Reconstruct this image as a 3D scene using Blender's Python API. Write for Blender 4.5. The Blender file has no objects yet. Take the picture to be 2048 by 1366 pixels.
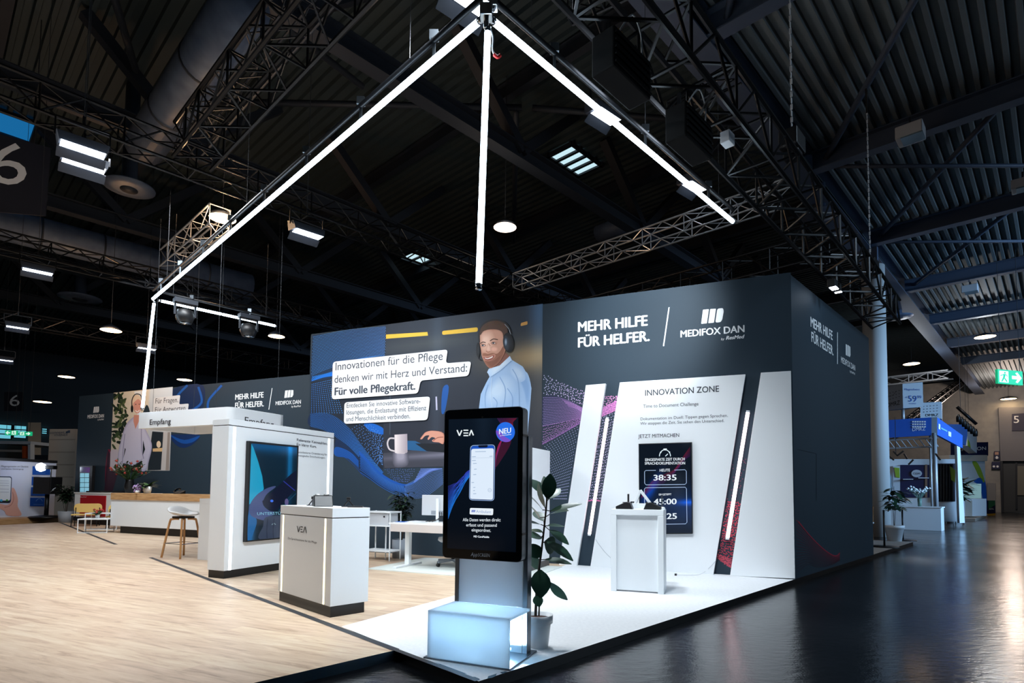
import bpy, math, random
import numpy as np
from mathutils import Matrix, Vector
random.seed(7)
S = bpy.context.scene
COL = S.collection
PI = math.pi

# ------------------------------------------------------------------ camera
F, CY = 1147.7, 921.1                      # focal length / principal row of the 2048x1366 frame
EYE = 1.30                                 # above the booth platform (platform top is z = 0)
p_, r_ = math.radians(2.99), math.radians(0.574)
RW = np.array([[math.cos(r_), -math.sin(r_), 0], [math.sin(r_), math.cos(r_), 0], [0, 0, 1]]) @ \
     np.array([[1, 0, 0], [0, math.sin(p_), -math.cos(p_)], [0, math.cos(p_), math.sin(p_)]])
cam = bpy.data.cameras.new('camera'); camo = bpy.data.objects.new('camera', cam); COL.objects.link(camo)
cam.sensor_width = 36.0; cam.lens = F / 2048 * 36; cam.shift_y = (CY - 683) / 2048
cam.clip_start = 0.05; cam.clip_end = 400
m = Matrix.Identity(4)
for i in range(3):
    m[i][0] = RW[0][i]; m[i][1] = -RW[1][i]; m[i][2] = -RW[2][i]
m[2][3] = EYE
camo.matrix_world = m
S.camera = camo

# ------------------------------------------------------------------ world / exposure
S.view_settings.view_transform = 'Standard'
S.view_settings.look = 'None'
S.view_settings.exposure = 0.0
S.view_settings.gamma = 1.0
S.view_settings.use_curve_mapping = False
w = bpy.data.worlds.new('world'); S.world = w; w.use_nodes = True
w.node_tree.nodes['Background'].inputs[0].default_value = (0.30, 0.50, 0.75, 1)
w.node_tree.nodes['Background'].inputs[1].default_value = 0.03
S.cycles.use_denoising = True
S.cycles.max_bounces = 6
S.cycles.diffuse_bounces = 3
S.cycles.glossy_bounces = 3
S.cycles.transmission_bounces = 4
S.cycles.sample_clamp_indirect = 6.0
S.cycles.caustics_reflective = False
S.cycles.caustics_refractive = False

# ------------------------------------------------------------------ geometry helpers
def ray(x, y): return RW.T @ np.array([(x - 1024) / F, (y - CY) / F, 1.0])
def G(x, y, z=0.0):
    d = ray(x, y); t = (z - EYE) / d[2]
    return np.array([d[0] * t, d[1] * t, z])
def at(x, y, Y):
    d = ray(x, y); t = Y / d[1]
    return np.array([d[0] * t, Y, EYE + d[2] * t])
def zat(p, y):
    lo, hi = -40., 60.
    for _ in range(60):
        mz = (lo + hi) / 2
        v = RW @ np.array([p[0], p[1], mz - EYE])
        if CY + F * v[1] / v[2] > y: lo = mz
        else: hi = mz
    return mz
RA = math.radians(-23.7)                   # booth wall grid
RB = math.radians(46.2)                    # hall / platform grid
b2 = np.array([.691, .723]); b1 = np.array([-.723, .691])
def EN(e, n, z=0.0):
    q = e * b2 + n * b1
    return np.array([q[0], q[1], z])
def lin(c):
    return tuple(((v / 255) / 12.92 if v / 255 <= .04045 else ((v / 255 + .055) / 1.055) ** 2.4) for v in c)

class Plane:
    """vertical plane through p0; u runs along angle rot, v is height, n points to the viewer's side"""
    def __init__(s, p0, rot, off=0.0):
        s.u = np.array([math.cos(rot), math.sin(rot), 0]); s.n = np.array([math.sin(rot), -math.cos(rot), 0])
        s.p0 = np.array([p0[0], p0[1], 0.0]) + s.n * off; s.rot = rot
    def px(s, x, y):
        d = ray(x, y)
        A = np.array([[d[0], -s.u[0]], [d[1], -s.u[1]]])
        t, a = np.linalg.solve(A, s.p0[:2])
        return a, EYE + t * d[2]
    def pt(s, a, z, off=0.0):
        q = s.p0 + s.u * a + s.n * off
        return (q[0], q[1], z)
    def shifted(s, off): return Plane(s.p0 + s.n * off, s.rot)
class Zoom:
    def __init__(s, ox, oy, k): s.o = (ox, oy, k)
    def __call__(s, x, y): return s.o[0] + x / s.o[2], s.o[1] + y / s.o[2]

class MB:
    def __init__(s): s.v = []; s.f = []; s.c = []; s.m = []; s.mi = 0; s.sm = []; s.smooth = False; s.cuts = []
    def add(s, vs, fs, col=None):
        b = len(s.v); s.v += [tuple(map(float, q)) for q in vs]
        for f in fs:
            s.f.append([b + i for i in f]); s.m.append(s.mi); s.sm.append(s.smooth)
            s.c.append(col)
        return s
    def box(s, c, d, rz=0.0, M=None):
        x, y, z = d[0] / 2, d[1] / 2, d[2] / 2
        vs = [(a * x, b * y, e * z) for a in (-1, 1) for b in (-1, 1) for e in (-1, 1)]
        if rz: vs = [(q[0] * math.cos(rz) - q[1] * math.sin(rz), q[0] * math.sin(rz) + q[1] * math.cos(rz), q[2]) for q in vs]
        if M is not None: vs = [tuple(M @ Vector(q)) for q in vs]
        vs = [(q[0] + c[0], q[1] + c[1], q[2] + c[2]) for q in vs]
        return s.add(vs, [(0, 1, 3, 2), (4, 6, 7, 5), (0, 4, 5, 1), (2, 3, 7, 6), (0, 2, 6, 4), (1, 5, 7, 3)])
    def bx(s, x0, x1, y0, y1, z0, z1):
        return s.box(((x0 + x1) / 2, (y0 + y1) / 2, (z0 + z1) / 2), (abs(x1 - x0), abs(y1 - y0), abs(z1 - z0)))
    def bar(s, p, q, w, h=None):
        "square bar between two points"
        h = h or w
        p = Vector(p); q = Vector(q); d = q - p; L = d.length
        if L < 1e-6: return s
        M = d.to_track_quat('Y', 'Z').to_matrix()
        return s.box((p + q) / 2, (w, L, h), M=M)
    def tube(s, pts, r, n=8, caps=True):
        pts = [Vector(q) for q in pts]; rs = r if isinstance(r, (list, tuple)) else [r] * len(pts)
        vs = []; up = None
        for i, q in enumerate(pts):
            d = (pts[min(i + 1, len(pts) - 1)] - pts[max(i - 1, 0)]).normalized()
            if up is None:
                up = d.orthogonal().normalized()
            else:
                up = (up - d * up.dot(d))
                up = up.normalized() if up.length > 1e-6 else d.orthogonal().normalized()
            sd = d.cross(up)
            for k in range(n):
                a = 2 * PI * k / n
                vs.append(q + (up * math.cos(a) + sd * math.sin(a)) * rs[i])
        fs = []
        for i in range(len(pts) - 1):
            for k in range(n):
                fs.append((i * n + k, i * n + (k + 1) % n, (i + 1) * n + (k + 1) % n, (i + 1) * n + k))
        if caps: fs += [tuple(range(n))[::-1], tuple((len(pts) - 1) * n + k for k in range(n))]
        o = s.smooth; s.smooth = n > 6; s.add(vs, fs); s.smooth = o
        return s
    def lathe(s, prof, c=(0, 0, 0), n=24, sx=1, sy=1):
        vs = []
        for r, z in prof:
            for k in range(n):
                a = 2 * PI * k / n; vs.append((c[0] + r * sx * math.cos(a), c[1] + r * sy * math.sin(a), c[2] + z))
        fs = []
        for i in range(len(prof) - 1):
            for k in range(n): fs.append((i * n + k, i * n + (k + 1) % n, (i + 1) * n + (k + 1) % n, (i + 1) * n + k))
        if prof[0][0] > 1e-4: fs.append(tuple(range(n))[::-1])
        if prof[-1][0] > 1e-4: fs.append(tuple((len(prof) - 1) * n + k for k in range(n)))
        o = s.smooth; s.smooth = True; s.add(vs, fs); s.smooth = o
        return s
    def prism(s, poly, z0, z1):
        n = len(poly)
        vs = [(x, y, z0) for x, y in poly] + [(x, y, z1) for x, y in poly]
        return s.add(vs, [tuple(range(n))[::-1], tuple(range(n, 2 * n))] + [(i, (i + 1) % n, n + (i + 1) % n, n + i) for i in range(n)])
    def slab(s, P, uv, t0, t1):
        "extrude an outline lying in plane P (list of (u, z)) from offset t0 to t1"
        n = len(uv)
        vs = [P.pt(a, z, t0) for a, z in uv] + [P.pt(a, z, t1) for a, z in uv]
        return s.add(vs, [tuple(range(n))[::-1], tuple(range(n, 2 * n))] + [(i, (i + 1) % n, n + (i + 1) % n, n + i) for i in range(n)])
    def build(s, name, mat, parent=None, world=False, bevel=0.0, seg=2, subsurf=0):
        if len(s.cuts) > 1 and 'lettering' in name:      # every printed line is a piece of its own
            ends = s.cuts[1:] + [(len(s.v), len(s.f))]; out = None
            for (v0, f0), (v1, f1) in zip(s.cuts, ends):
                q = MB(); q.v = s.v[v0:v1]; q.f = [[i - v0 for i in f] for f in s.f[f0:f1]]; q.m = s.m[f0:f1]; q.sm = s.sm[f0:f1]; q.c = s.c[f0:f1]
                out = q.build(name, mat, parent, world)
            return out
        vs = s.v
        if world and parent is not None:
            I = wmat(parent).inverted(); vs = [tuple(I @ Vector(q)) for q in vs]
        me = bpy.data.meshes.new(name); me.from_pydata(vs, [], s.f); me.update()
        mats = mat if isinstance(mat, (list, tuple)) else [mat]
        for q in mats: me.materials.append(q)
        for i, p in enumerate(me.polygons): p.material_index = s.m[i]; p.use_smooth = s.sm[i]
        if any(c is not None for c in s.c):
            ca = me.color_attributes.new('Col', 'FLOAT_COLOR', 'CORNER')
            arr = np.ones((len(me.loops), 4), dtype=np.float32)
            for i, p in enumerate(me.polygons):
                c = s.c[i]
                if c is None: continue
                for k, li in enumerate(p.loop_indices):
                    arr[li, :3] = c[k] if isinstance(c, list) else c
            ca.data.foreach_set('color', arr.ravel())
        o = bpy.data.objects.new(name, me); COL.objects.link(o)
        if parent is not None: o.parent = parent
        if bevel:
            b = o.modifiers.new('bevel', 'BEVEL'); b.width = bevel; b.segments = seg; b.limit_method = 'ANGLE'; b.angle_limit = math.radians(40)
        if subsurf:
            q = o.modifiers.new('sub', 'SUBSURF'); q.levels = subsurf; q.render_levels = subsurf
        return o
def wmat(o):
    m = Matrix.LocRotScale(o.location, o.rotation_euler, o.scale)
    return wmat(o.parent) @ m if o.parent else m
def tag(o, label, cat, group=None):
    o['label'] = label; o['category'] = cat
    if group: o['group'] = group
    return o
def thing(name, label, cat, loc=(0, 0, 0), rz=0.0, group=None):
    o = bpy.data.objects.new(name, None); COL.objects.link(o); o.empty_display_size = .1
    o.location = tuple(map(float, loc)); o.rotation_euler = (0, 0, rz)
    return tag(o, label, cat, group)
def struct(o): o['kind'] = 'structure'; return o
def dup(root, loc, rz, label, group=None):
    r = root.copy(); COL.objects.link(r); r.location = tuple(map(float, loc)); r.rotation_euler = (0, 0, rz); r['label'] = label
    if group: r['group'] = group
    for ch in list(root.children):
        c = ch.copy(); COL.objects.link(c); c.parent = r
        for g in list(ch.children):
            d = g.copy(); COL.objects.link(d); d.parent = c
    return r

# ------------------------------------------------------------------ materials
def mat(name, c, rough=.5, metal=0., spec=.5, bump=0., bscale=60., emis=None, es=0., coat=0.):
    q = bpy.data.materials.new(name); q.use_nodes = True; nt = q.node_tree; b = nt.nodes['Principled BSDF']
    b.inputs['Base Color'].default_value = (*lin(c), 1); b.inputs['Roughness'].default_value = rough
    b.inputs['Metallic'].default_value = metal; b.inputs['Specular IOR Level'].default_value = spec
    b.inputs['Coat Weight'].default_value = coat
    if emis: b.inputs['Emission Color'].default_value = (*lin(emis), 1); b.inputs['Emission Strength'].default_value = es
    if bump:
        n = nt.nodes.new('ShaderNodeTexNoise'); n.inputs['Scale'].default_value = bscale
        tc = nt.nodes.new('ShaderNodeTexCoord'); nt.links.new(tc.outputs['Object'], n.inputs['Vector'])
        bp = nt.nodes.new('ShaderNodeBump'); bp.inputs['Strength'].default_value = bump; bp.inputs['Distance'].default_value = .01
        nt.links.new(n.outputs['Fac'], bp.inputs['Height']); nt.links.new(bp.outputs['Normal'], b.inputs['Normal'])
    return q
def glow(name, c, s):
    q = bpy.data.materials.new(name); q.use_nodes = True; nt = q.node_tree; nt.nodes.clear()
    o = nt.nodes.new('ShaderNodeOutputMaterial'); e = nt.nodes.new('ShaderNodeEmission')
    e.inputs[0].default_value = (*lin(c), 1); e.inputs[1].default_value = s; nt.links.new(e.outputs[0], o.inputs[0])
    return q
def vcol(name, emit=0., rough=.6, spec=.3):
    q = bpy.data.materials.new(name); q.use_nodes = True; nt = q.node_tree; b = nt.nodes['Principled BSDF']
    a = nt.nodes.new('ShaderNodeVertexColor'); a.layer_name = 'Col'
    if emit:
        b.inputs['Base Color'].default_value = (0.004, .005, .007, 1)
        nt.links.new(a.outputs[0], b.inputs['Emission Color']); b.inputs['Emission Strength'].default_value = emit
    else: nt.links.new(a.outputs[0], b.inputs['Base Color'])
    b.inputs['Roughness'].default_value = rough; b.inputs['Specular IOR Level'].default_value = spec
    return q
def noise_mat(name, c0, c1, scale, rough, stretch=(1, 1, 1), rough2=None, bump=0., detail=4, spec=.5):
    q = bpy.data.materials.new(name); q.use_nodes = True; nt = q.node_tree; b = nt.nodes['Principled BSDF']; L = nt.links
    tc = nt.nodes.new('ShaderNodeTexCoord'); mp = nt.nodes.new('ShaderNodeMapping'); mp.inputs['Scale'].default_value = stretch
    n = nt.nodes.new('ShaderNodeTexNoise'); n.inputs['Scale'].default_value = scale; n.inputs['Detail'].default_value = detail
    r = nt.nodes.new('ShaderNodeValToRGB'); r.color_ramp.elements[0].color = (*lin(c0), 1); r.color_ramp.elements[1].color = (*lin(c1), 1)
    r.color_ramp.elements[0].position = .3; r.color_ramp.elements[1].position = .7
    L.new(tc.outputs['Object'], mp.inputs[0]); L.new(mp.outputs[0], n.inputs['Vector']); L.new(n.outputs['Fac'], r.inputs[0]); L.new(r.outputs[0], b.inputs['Base Color'])
    b.inputs['Roughness'].default_value = rough; b.inputs['Specular IOR Level'].default_value = spec
    if rough2 is not None:
        mr = nt.nodes.new('ShaderNodeMapRange'); mr.inputs['To Min'].default_value = rough; mr.inputs['To Max'].default_value = rough2
        L.new(n.outputs['Fac'], mr.inputs[0]); L.new(mr.outputs[0], b.inputs['Roughness'])
    if bump:
        bp = nt.nodes.new('ShaderNodeBump'); bp.inputs['Strength'].default_value = bump; bp.inputs['Distance'].default_value = .01
        L.new(n.outputs['Fac'], bp.inputs['Height']); L.new(bp.outputs['Normal'], b.inputs['Normal'])
    return q
def wood_mat():
    q = bpy.data.materials.new('oak_floor'); q.use_nodes = True; nt = q.node_tree; b = nt.nodes['Principled BSDF']; L = nt.links; N = nt.nodes.new
    tc = N('ShaderNodeTexCoord')
    br = N('ShaderNodeTexBrick'); br.offset = .37; br.inputs['Scale'].default_value = 1.0
    br.inputs['Brick Width'].default_value = 1.9; br.inputs['Row Height'].default_value = .19; br.inputs['Mortar Size'].default_value = .0012
    br.inputs['Color1'].default_value = (.25, .25, .25, 1); br.inputs['Color2'].default_value = (.8, .8, .8, 1); br.inputs['Mortar'].default_value = (0, 0, 0, 1)
    L.new(tc.outputs['Object'], br.inputs['Vector'])
    mp = N('ShaderNodeMapping'); mp.inputs['Scale'].default_value = (1.1, 9, 1); L.new(tc.outputs['Object'], mp.inputs[0])
    n1 = N('ShaderNodeTexNoise'); n1.inputs['Scale'].default_value = 1.6; n1.inputs['Detail'].default_value = 8; n1.inputs['Roughness'].default_value = .65; n1.inputs['Distortion'].default_value = .6
    L.new(mp.outputs[0], n1.inputs['Vector'])
    r = N('ShaderNodeValToRGB'); e = r.color_ramp.elements
    e[0].position = .28; e[0].color = (*lin((158, 128, 106)), 1); e[1].position = .66; e[1].color = (*lin((216, 194, 170)), 1)
    k = e.new(.46); k.color = (*lin((200, 174, 148)), 1)
    L.new(n1.outputs['Fac'], r.inputs[0])
    mx = N('ShaderNodeMix'); mx.data_type = 'RGBA'; mx.blend_type = 'OVERLAY'; mx.inputs[0].default_value = .22
    L.new(r.outputs[0], mx.inputs[6]); L.new(br.outputs['Color'], mx.inputs[7]); L.new(mx.outputs[2], b.inputs['Base Color'])
    b.inputs['Roughness'].default_value = .42; b.inputs['Specular IOR Level'].default_value = .45
    bp = N('ShaderNodeBump'); bp.inputs['Strength'].default_value = .08; bp.inputs['Distance'].default_value = .005
    L.new(n1.outputs['Fac'], bp.inputs['Height']); L.new(bp.outputs['Normal'], b.inputs['Normal'])
    return q
def hall_floor_mat():
    q = bpy.data.materials.new('hall_asphalt'); q.use_nodes = True; nt = q.node_tree; b = nt.nodes['Principled BSDF']; L = nt.links; N = nt.nodes.new
    tc = N('ShaderNodeTexCoord')
    n0 = N('ShaderNodeTexNoise'); n0.inputs['Scale'].default_value = .8; n0.inputs['Detail'].default_value = 6; L.new(tc.outputs['Object'], n0.inputs['Vector'])
    r = N('ShaderNodeValToRGB'); e = r.color_ramp.elements; e[0].position = .35; e[0].color = (*lin((9, 11, 14)), 1); e[1].position = .7; e[1].color = (*lin((18, 21, 26)), 1)
    L.new(n0.outputs['Fac'], r.inputs[0]); L.new(r.outputs[0], b.inputs['Base Color'])
    mr = N('ShaderNodeMapRange'); mr.inputs['To Min'].default_value = .12; mr.inputs['To Max'].default_value = .28; L.new(n0.outputs['Fac'], mr.inputs[0]); L.new(mr.outputs[0], b.inputs['Roughness'])
    mp = N('ShaderNodeMapping'); mp.inputs['Rotation'].default_value = (0, 0, -RB); mp.inputs['Scale'].default_value = (5, 11, 1); L.new(tc.outputs['Object'], mp.inputs[0])
    n1 = N('ShaderNodeTexNoise'); n1.inputs['Scale'].default_value = 1.5; n1.inputs['Detail'].default_value = 4; L.new(mp.outputs[0], n1.inputs['Vector'])
    n2 = N('ShaderNodeTexNoise'); n2.inputs['Scale'].default_value = 60; n2.inputs['Detail'].default_value = 3; L.new(tc.outputs['Object'], n2.inputs['Vector'])
    ad = N('ShaderNodeMath'); ad.operation = 'MULTIPLY_ADD'; ad.inputs[1].default_value = .25; L.new(n2.outputs['Fac'], ad.inputs[0]); L.new(n1.outputs['Fac'], ad.inputs[2])
    bp = N('ShaderNodeBump'); bp.inputs['Strength'].default_value = .16; bp.inputs['Distance'].default_value = .02; L.new(ad.outputs[0], bp.inputs['Height']); L.new(bp.outputs['Normal'], b.inputs['Normal'])
    return q
M_ = dict(
    hall=hall_floor_mat(), oak=wood_mat(),
    white_floor=noise_mat('white_carpet', (226, 228, 231), (236, 238, 240), 30, .8),
    teal_edge=mat('dark_teal_edge', (20, 40, 54), .5), white=mat('white_laminate', (234, 239, 243), .38), white_panel=mat('white_panel', (240, 243, 246), .5),
    wall=mat('anthracite_wall', (41, 56, 68), .6, spec=.25), black=mat('black_plinth', (12, 13, 15), .35),
    matt=mat('matt_black', (8, 9, 10), .8, spec=.15), rubber=mat('black_plastic', (14, 15, 18), .45), gloss=mat('black_glass', (5, 6, 8), .06),
    steel=mat('brushed_steel', (120, 128, 136), .35, 1.), chrome=mat('chrome', (190, 195, 200), .15, 1.),
    dark_steel=mat('dark_steel', (30, 36, 46), .6), truss=mat('black_truss', (22, 23, 26), .38, .6),
    alu=mat('aluminium_truss', (170, 172, 176), .45, .4),
    deck=mat('roof_deck', (112, 120, 124), .65), nave_deck=mat('nave_deck', (46, 58, 62), .7),
    beam=mat('blue_grey_steel', (66, 78, 98), .6), duct=noise_mat('galvanised_duct', (70, 82, 104), (92, 104, 124), 3, .45, (1, 1, 1)),
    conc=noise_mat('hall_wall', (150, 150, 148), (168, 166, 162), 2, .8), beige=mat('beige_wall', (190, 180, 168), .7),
    oakband=noise_mat('oak_band', (168, 126, 84), (204, 164, 118), 3, .45, (1, 1, 9)), oakleg=mat('oak_leg', (190, 142, 92), .45),
    stool=mat('stool_shell', (222, 222, 222), .45), red=mat('red_panel', (172, 12, 28), .5), rattan=mat('yellow_weave', (222, 190, 112), .6, bump=.4, bscale=120),
    grey=mat('grey_pot', (140, 148, 158), .6), lgrey=mat('light_grey', (196, 200, 206), .5), soil=mat('soil', (70, 38, 26), .9, bump=.5, bscale=90),
    leaf=noise_mat('rubber_leaf', (36, 72, 56), (62, 104, 82), 6, .34), leaf2=noise_mat('green_leaf', (24, 48, 26), (60, 96, 48), 8, .4),
    leaf3=noise_mat('dark_leaf', (14, 30, 20), (36, 60, 40), 8, .45), stem=mat('stem', (52, 40, 32), .7),
    flower=mat('red_flower', (170, 60, 50), .6), lilac=noise_mat('lilac_flower', (130, 90, 170), (214, 190, 226), 40, .6), teal=mat('silver_leaf', (96, 124, 112), .5),
    rug=noise_mat('rug', (200, 206, 202), (214, 219, 214), 200, .95), acryl=mat('frosted_acrylic', (214, 226, 238), .35),
    blue=mat('blue_banner', (26, 92, 190), .55), navy=mat('navy_panel', (16, 26, 70), .5), lime=mat('lime_print', (150, 180, 50), .6),
    letter_w=mat('white_lettering', (240, 243, 246), .5), letter_d=mat('dark_lettering', (34, 41, 54), .6), letter_k=mat('black_lettering', (18, 20, 26), .5),
    letter_g=mat('grey_lettering', (52, 61, 74), .6),
    print=vcol('wall_print'), screen=vcol('screen_picture', 1.0, .12, .5),
    tube=glow('cool_tube', (214, 238, 255), 14.0), led=glow('cool_strip', (232, 244, 255), 5.0), ledw=glow('warm_strip', (255, 236, 178), 4.0), ledp=glow('pink_white_strip', (255, 232, 240), 4.0),
    flood=glow('flood_lens', (228, 240, 255), 16.0), floodw=glow('warm_lens', (255, 214, 160), 16.0), softlamp=glow('round_lamp', (255, 226, 200), 6.0),
    sky=glow('skylight_pane', (190, 222, 232), 1.15), win=glow('window_pane', (110, 200, 220), .9), skyb=glow('blue_pane', (36, 140, 214), .5),
    exitg=mat('exit_green', (20, 160, 110), .5, emis=(30, 190, 130), es=.75), exitw=mat('exit_white', (230, 250, 240), .5, emis=(225, 250, 240), es=.9),
    amber=mat('amber_plug', (220, 150, 40), .4), redp=mat('red_handle', (220, 50, 50), .4), screenb=glow('pale_screen', (150, 196, 206), .55),
    glassy=mat('white_cube', (206, 214, 222), .5), rope=mat('black_cord', (24, 24, 26), .6), wire=mat('steel_wire', (44, 47, 52), .7),
    orange=mat('orange_panel', (200, 84, 30), .6),
)
def acrylic():
    q = bpy.data.materials.new('frosted_acrylic'); q.use_nodes = True; nt = q.node_tree; b = nt.nodes['Principled BSDF']; o = nt.nodes['Material Output']
    b.inputs['Base Color'].default_value = (*lin((222, 230, 238)), 1); b.inputs['Roughness'].default_value = .3
    t = nt.nodes.new('ShaderNodeBsdfTranslucent'); t.inputs[0].default_value = (*lin((236, 242, 248)), 1)
    mx = nt.nodes.new('ShaderNodeMixShader'); mx.inputs[0].default_value = .5
    nt.links.new(b.outputs[0], mx.inputs[1]); nt.links.new(t.outputs[0], mx.inputs[2]); nt.links.new(mx.outputs[0], o.inputs[0]); return q
M_['acryl'] = acrylic()
def area(name, loc, target, size, power, color=(1, 1, 1), sy=None, spread=None, parent=None):
    l = bpy.data.lights.new(name, 'AREA'); l.energy = power; l.color = color; l.size = size
    if sy: l.shape = 'RECTANGLE'; l.size_y = sy
    if spread: l.spread = math.radians(spread)
    o = bpy.data.objects.new(name, l); COL.objects.link(o); o.location = tuple(map(float, loc))
    d = Vector(target) - Vector(o.location); o.rotation_euler = d.to_track_quat('-Z', 'Y').to_euler()
    return o
def spot(name, loc, target, power, angle, color=(1, 1, 1), blend=.6, r=.15):
    l = bpy.data.lights.new(name, 'SPOT'); l.energy = power; l.color = color; l.spot_size = math.radians(angle); l.spot_blend = blend; l.shadow_soft_size = r
    o = bpy.data.objects.new(name, l); COL.objects.link(o); o.location = tuple(map(float, loc))
    d = Vector(target) - Vector(o.location); o.rotation_euler = d.to_track_quat('-Z', 'Y').to_euler()
    return o

# ------------------------------------------------------------------ main lights
COOL = (.86, .94, 1.0)
# floods on the booth trusses washing walls and floor
spot('wall_wash_spot', EN(5.6, 3.3, 5.4), (2.2, 9.7, 4.3), 1200, 50, COOL, .9, .2)
spot('zone_wash_spot', EN(4.4, 3.2, 5.3), (1.5, 8.9, 1.3), 820, 74, COOL, .9, .25)
spot('zone_floor_spot', EN(5.2, 4.4, 6.3), (1.0, 6.6, 0), 820, 76, COOL, .9, .25)
spot('mural_spot', EN(4.0, 7.6, 6.3), (-1.9, 11.6, 2.9), 540, 60, COOL, .9, .25)
area('oak_floor_wash', EN(2.6, 10.0, 6.2), (-5.5, 8.5, 0), 2.4, 345, (.92, .96, 1.0), sy=1.2)
area('oak_floor_wash', EN(-1.0, 9.8, 6.2), (-5.0, 4.0, 0), 2.4, 205, (.92, .96, 1.0), sy=1.2)
area('reception_wash', EN(3.0, 16.8, 6.2), (-9.5, 17.0, .5), 2.0, 420, COOL, sy=1.0)
spot('front_fill_spot', EN(2.9, 3.3, 5.2), (-2.8, 7.2, .9), 1380, 80, COOL, .9, .25)  # added front fill for the white counters and screen wall, no fixture behind it
# daylight falling in through the hall gates on the right
area('gate_daylight', (29, 5, 6.0), (17, 23, 2.0), 7, 1250, (.34, .62, 1.0), sy=5, spread=68)
area('aisle_daylight', (25, 6, 4.5), (17, 12, 10.0), 6, 430, (.62, .80, 1.0), sy=4)
area('side_wall_fill', EN(10, -4.5, 8.5), EN(11.5, 3, 2.5), 2.5, 110, (.62, .82, 1.0), sy=1.5, spread=90)  # added fill lifting the side wall and its lettering, no lamp hangs here

# ================================================================== the setting: floors
HF = -0.08                                  # hall floor level
def quad(ps, name, m): 
    b = MB(); b.add(ps, [tuple(range(len(ps)))]); return b.build(name, m)
hall = struct(quad([(-60, -12, HF), (70, -12, HF), (70, 90, HF), (-60, 90, HF)], 'floor', M_['hall']))
PC = G(957.3, 1362.7); WC = G(1591, 1158); S3 = G(792, 1300); WB = G(683, 1253)
ML = WC[:2] + 9.67 * np.array([-math.cos(RA), -math.sin(RA)])      # left end of the main wall
dA = np.array([math.cos(RA), math.sin(RA)]); nA = np.array([-math.sin(RA), math.cos(RA)])
LWr = np.array([-6.1087, 17.2099]); LWl = np.array([-16.64, 21.89])
def slabmesh(poly, name, mtop, rot=0.0, side='black'):
    "platform slab, top at z=0; object rotated so that its texture follows the booth grid"
    c, s = math.cos(-rot), math.sin(-rot)
    q = [(x * c - y * s, x * s + y * c) for x, y in poly]
    n = len(q); b = MB(); vs = [(x, y, 0) for x, y in q] + [(x, y, HF) for x, y in q]
    b.add(vs, [tuple(range(n))]); b.mi = 1
    b.add(vs, [(i, n + i, n + (i + 1) % n, (i + 1) % n) for i in range(n)])
    o = b.build(name, [mtop, M_[side]]); o.rotation_euler = (0, 0, rot); return struct(o)
mw = lambda t: tuple(WC[:2] - dA * t)       # point on main wall base, t metres left of the corner
wend = mw(3.62)
slabmesh([tuple(PC[:2]), tuple(WC[:2]), wend, tuple(WB[:2])], 'floor_white', M_['white_floor'])
far0 = G(-120, 1056); far1 = G(118, 1044.5)
oakpoly = [tuple(WB[:2]), wend, mw(9.67), tuple(ML + nA * 3.8), tuple(LWr), tuple(LWl + np.array([-.3, .1])), tuple(far1[:2]), tuple(far0[:2]), (-26, -3), tuple((S3[:2] - b2 * 10)), tuple(S3[:2])]
slabmesh(oakpoly[::-1] if False else oakpoly, 'floor_oak', M_['oak'], RA, 'teal_edge')
# platform strip that carries the side wall and the next stand's floor
PE = G(1826, 1084)
side_end = WC[:2] + b2 * 5.0
slabmesh([tuple(WC[:2]), tuple(PE[:2]), tuple(PE[:2] + b1 * 3.2), tuple(WC[:2] + b1 * 3.2 + b2 * 1.0)], 'floor_beige', mat('beige_carpet', (176, 166, 158), .85))
def strip(p, q, wd, name):
    p = np.array(p[:2]); q = np.array(q[:2]); d = (q - p) / np.linalg.norm(q - p); n = np.array([-d[1], d[0]]) * wd / 2
    b = MB(); b.add([(*(p - n), .0022), (*(q - n), .0022), (*(q + n), .0022), (*(p + n), .0022)], [(0, 1, 2, 3)])
    o = b.build(name, M_['black_strip']); return struct(o)
M_['black_strip'] = mat('dark_strip', (30, 36, 44), .5)
strip(G(122, 1046), G(232, 1089), .075, 'trim_1')
strip(G(301, 1115), S3, .07, 'trim_2'); strip(S3, G(955, 1361.5), .05, 'trim_3')
# printed shards on the platform corner
b = MB(); zc = Zoom(840, 1190, 7.585)
for poly in ([(230, 1020), (610, 1160), (715, 1200), (640, 1195), (420, 1120)], [(715, 1240), (835, 1245), (905, 1275), (890, 1300), (850, 1290), (815, 1282)],
             [(1035, 1235), (1165, 1195), (1150, 1230), (1095, 1258), (1022, 1268)], [(1210, 1175), (1290, 1160), (1330, 1165), (1250, 1195)]):
    b.add([tuple(G(*zc(*q)) + np.array([0, 0, .0015])) for q in poly], [tuple(range(len(poly)))])
struct(b.build('trim_4', mat('petrol_print', (20, 62, 84), .6)))

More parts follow.
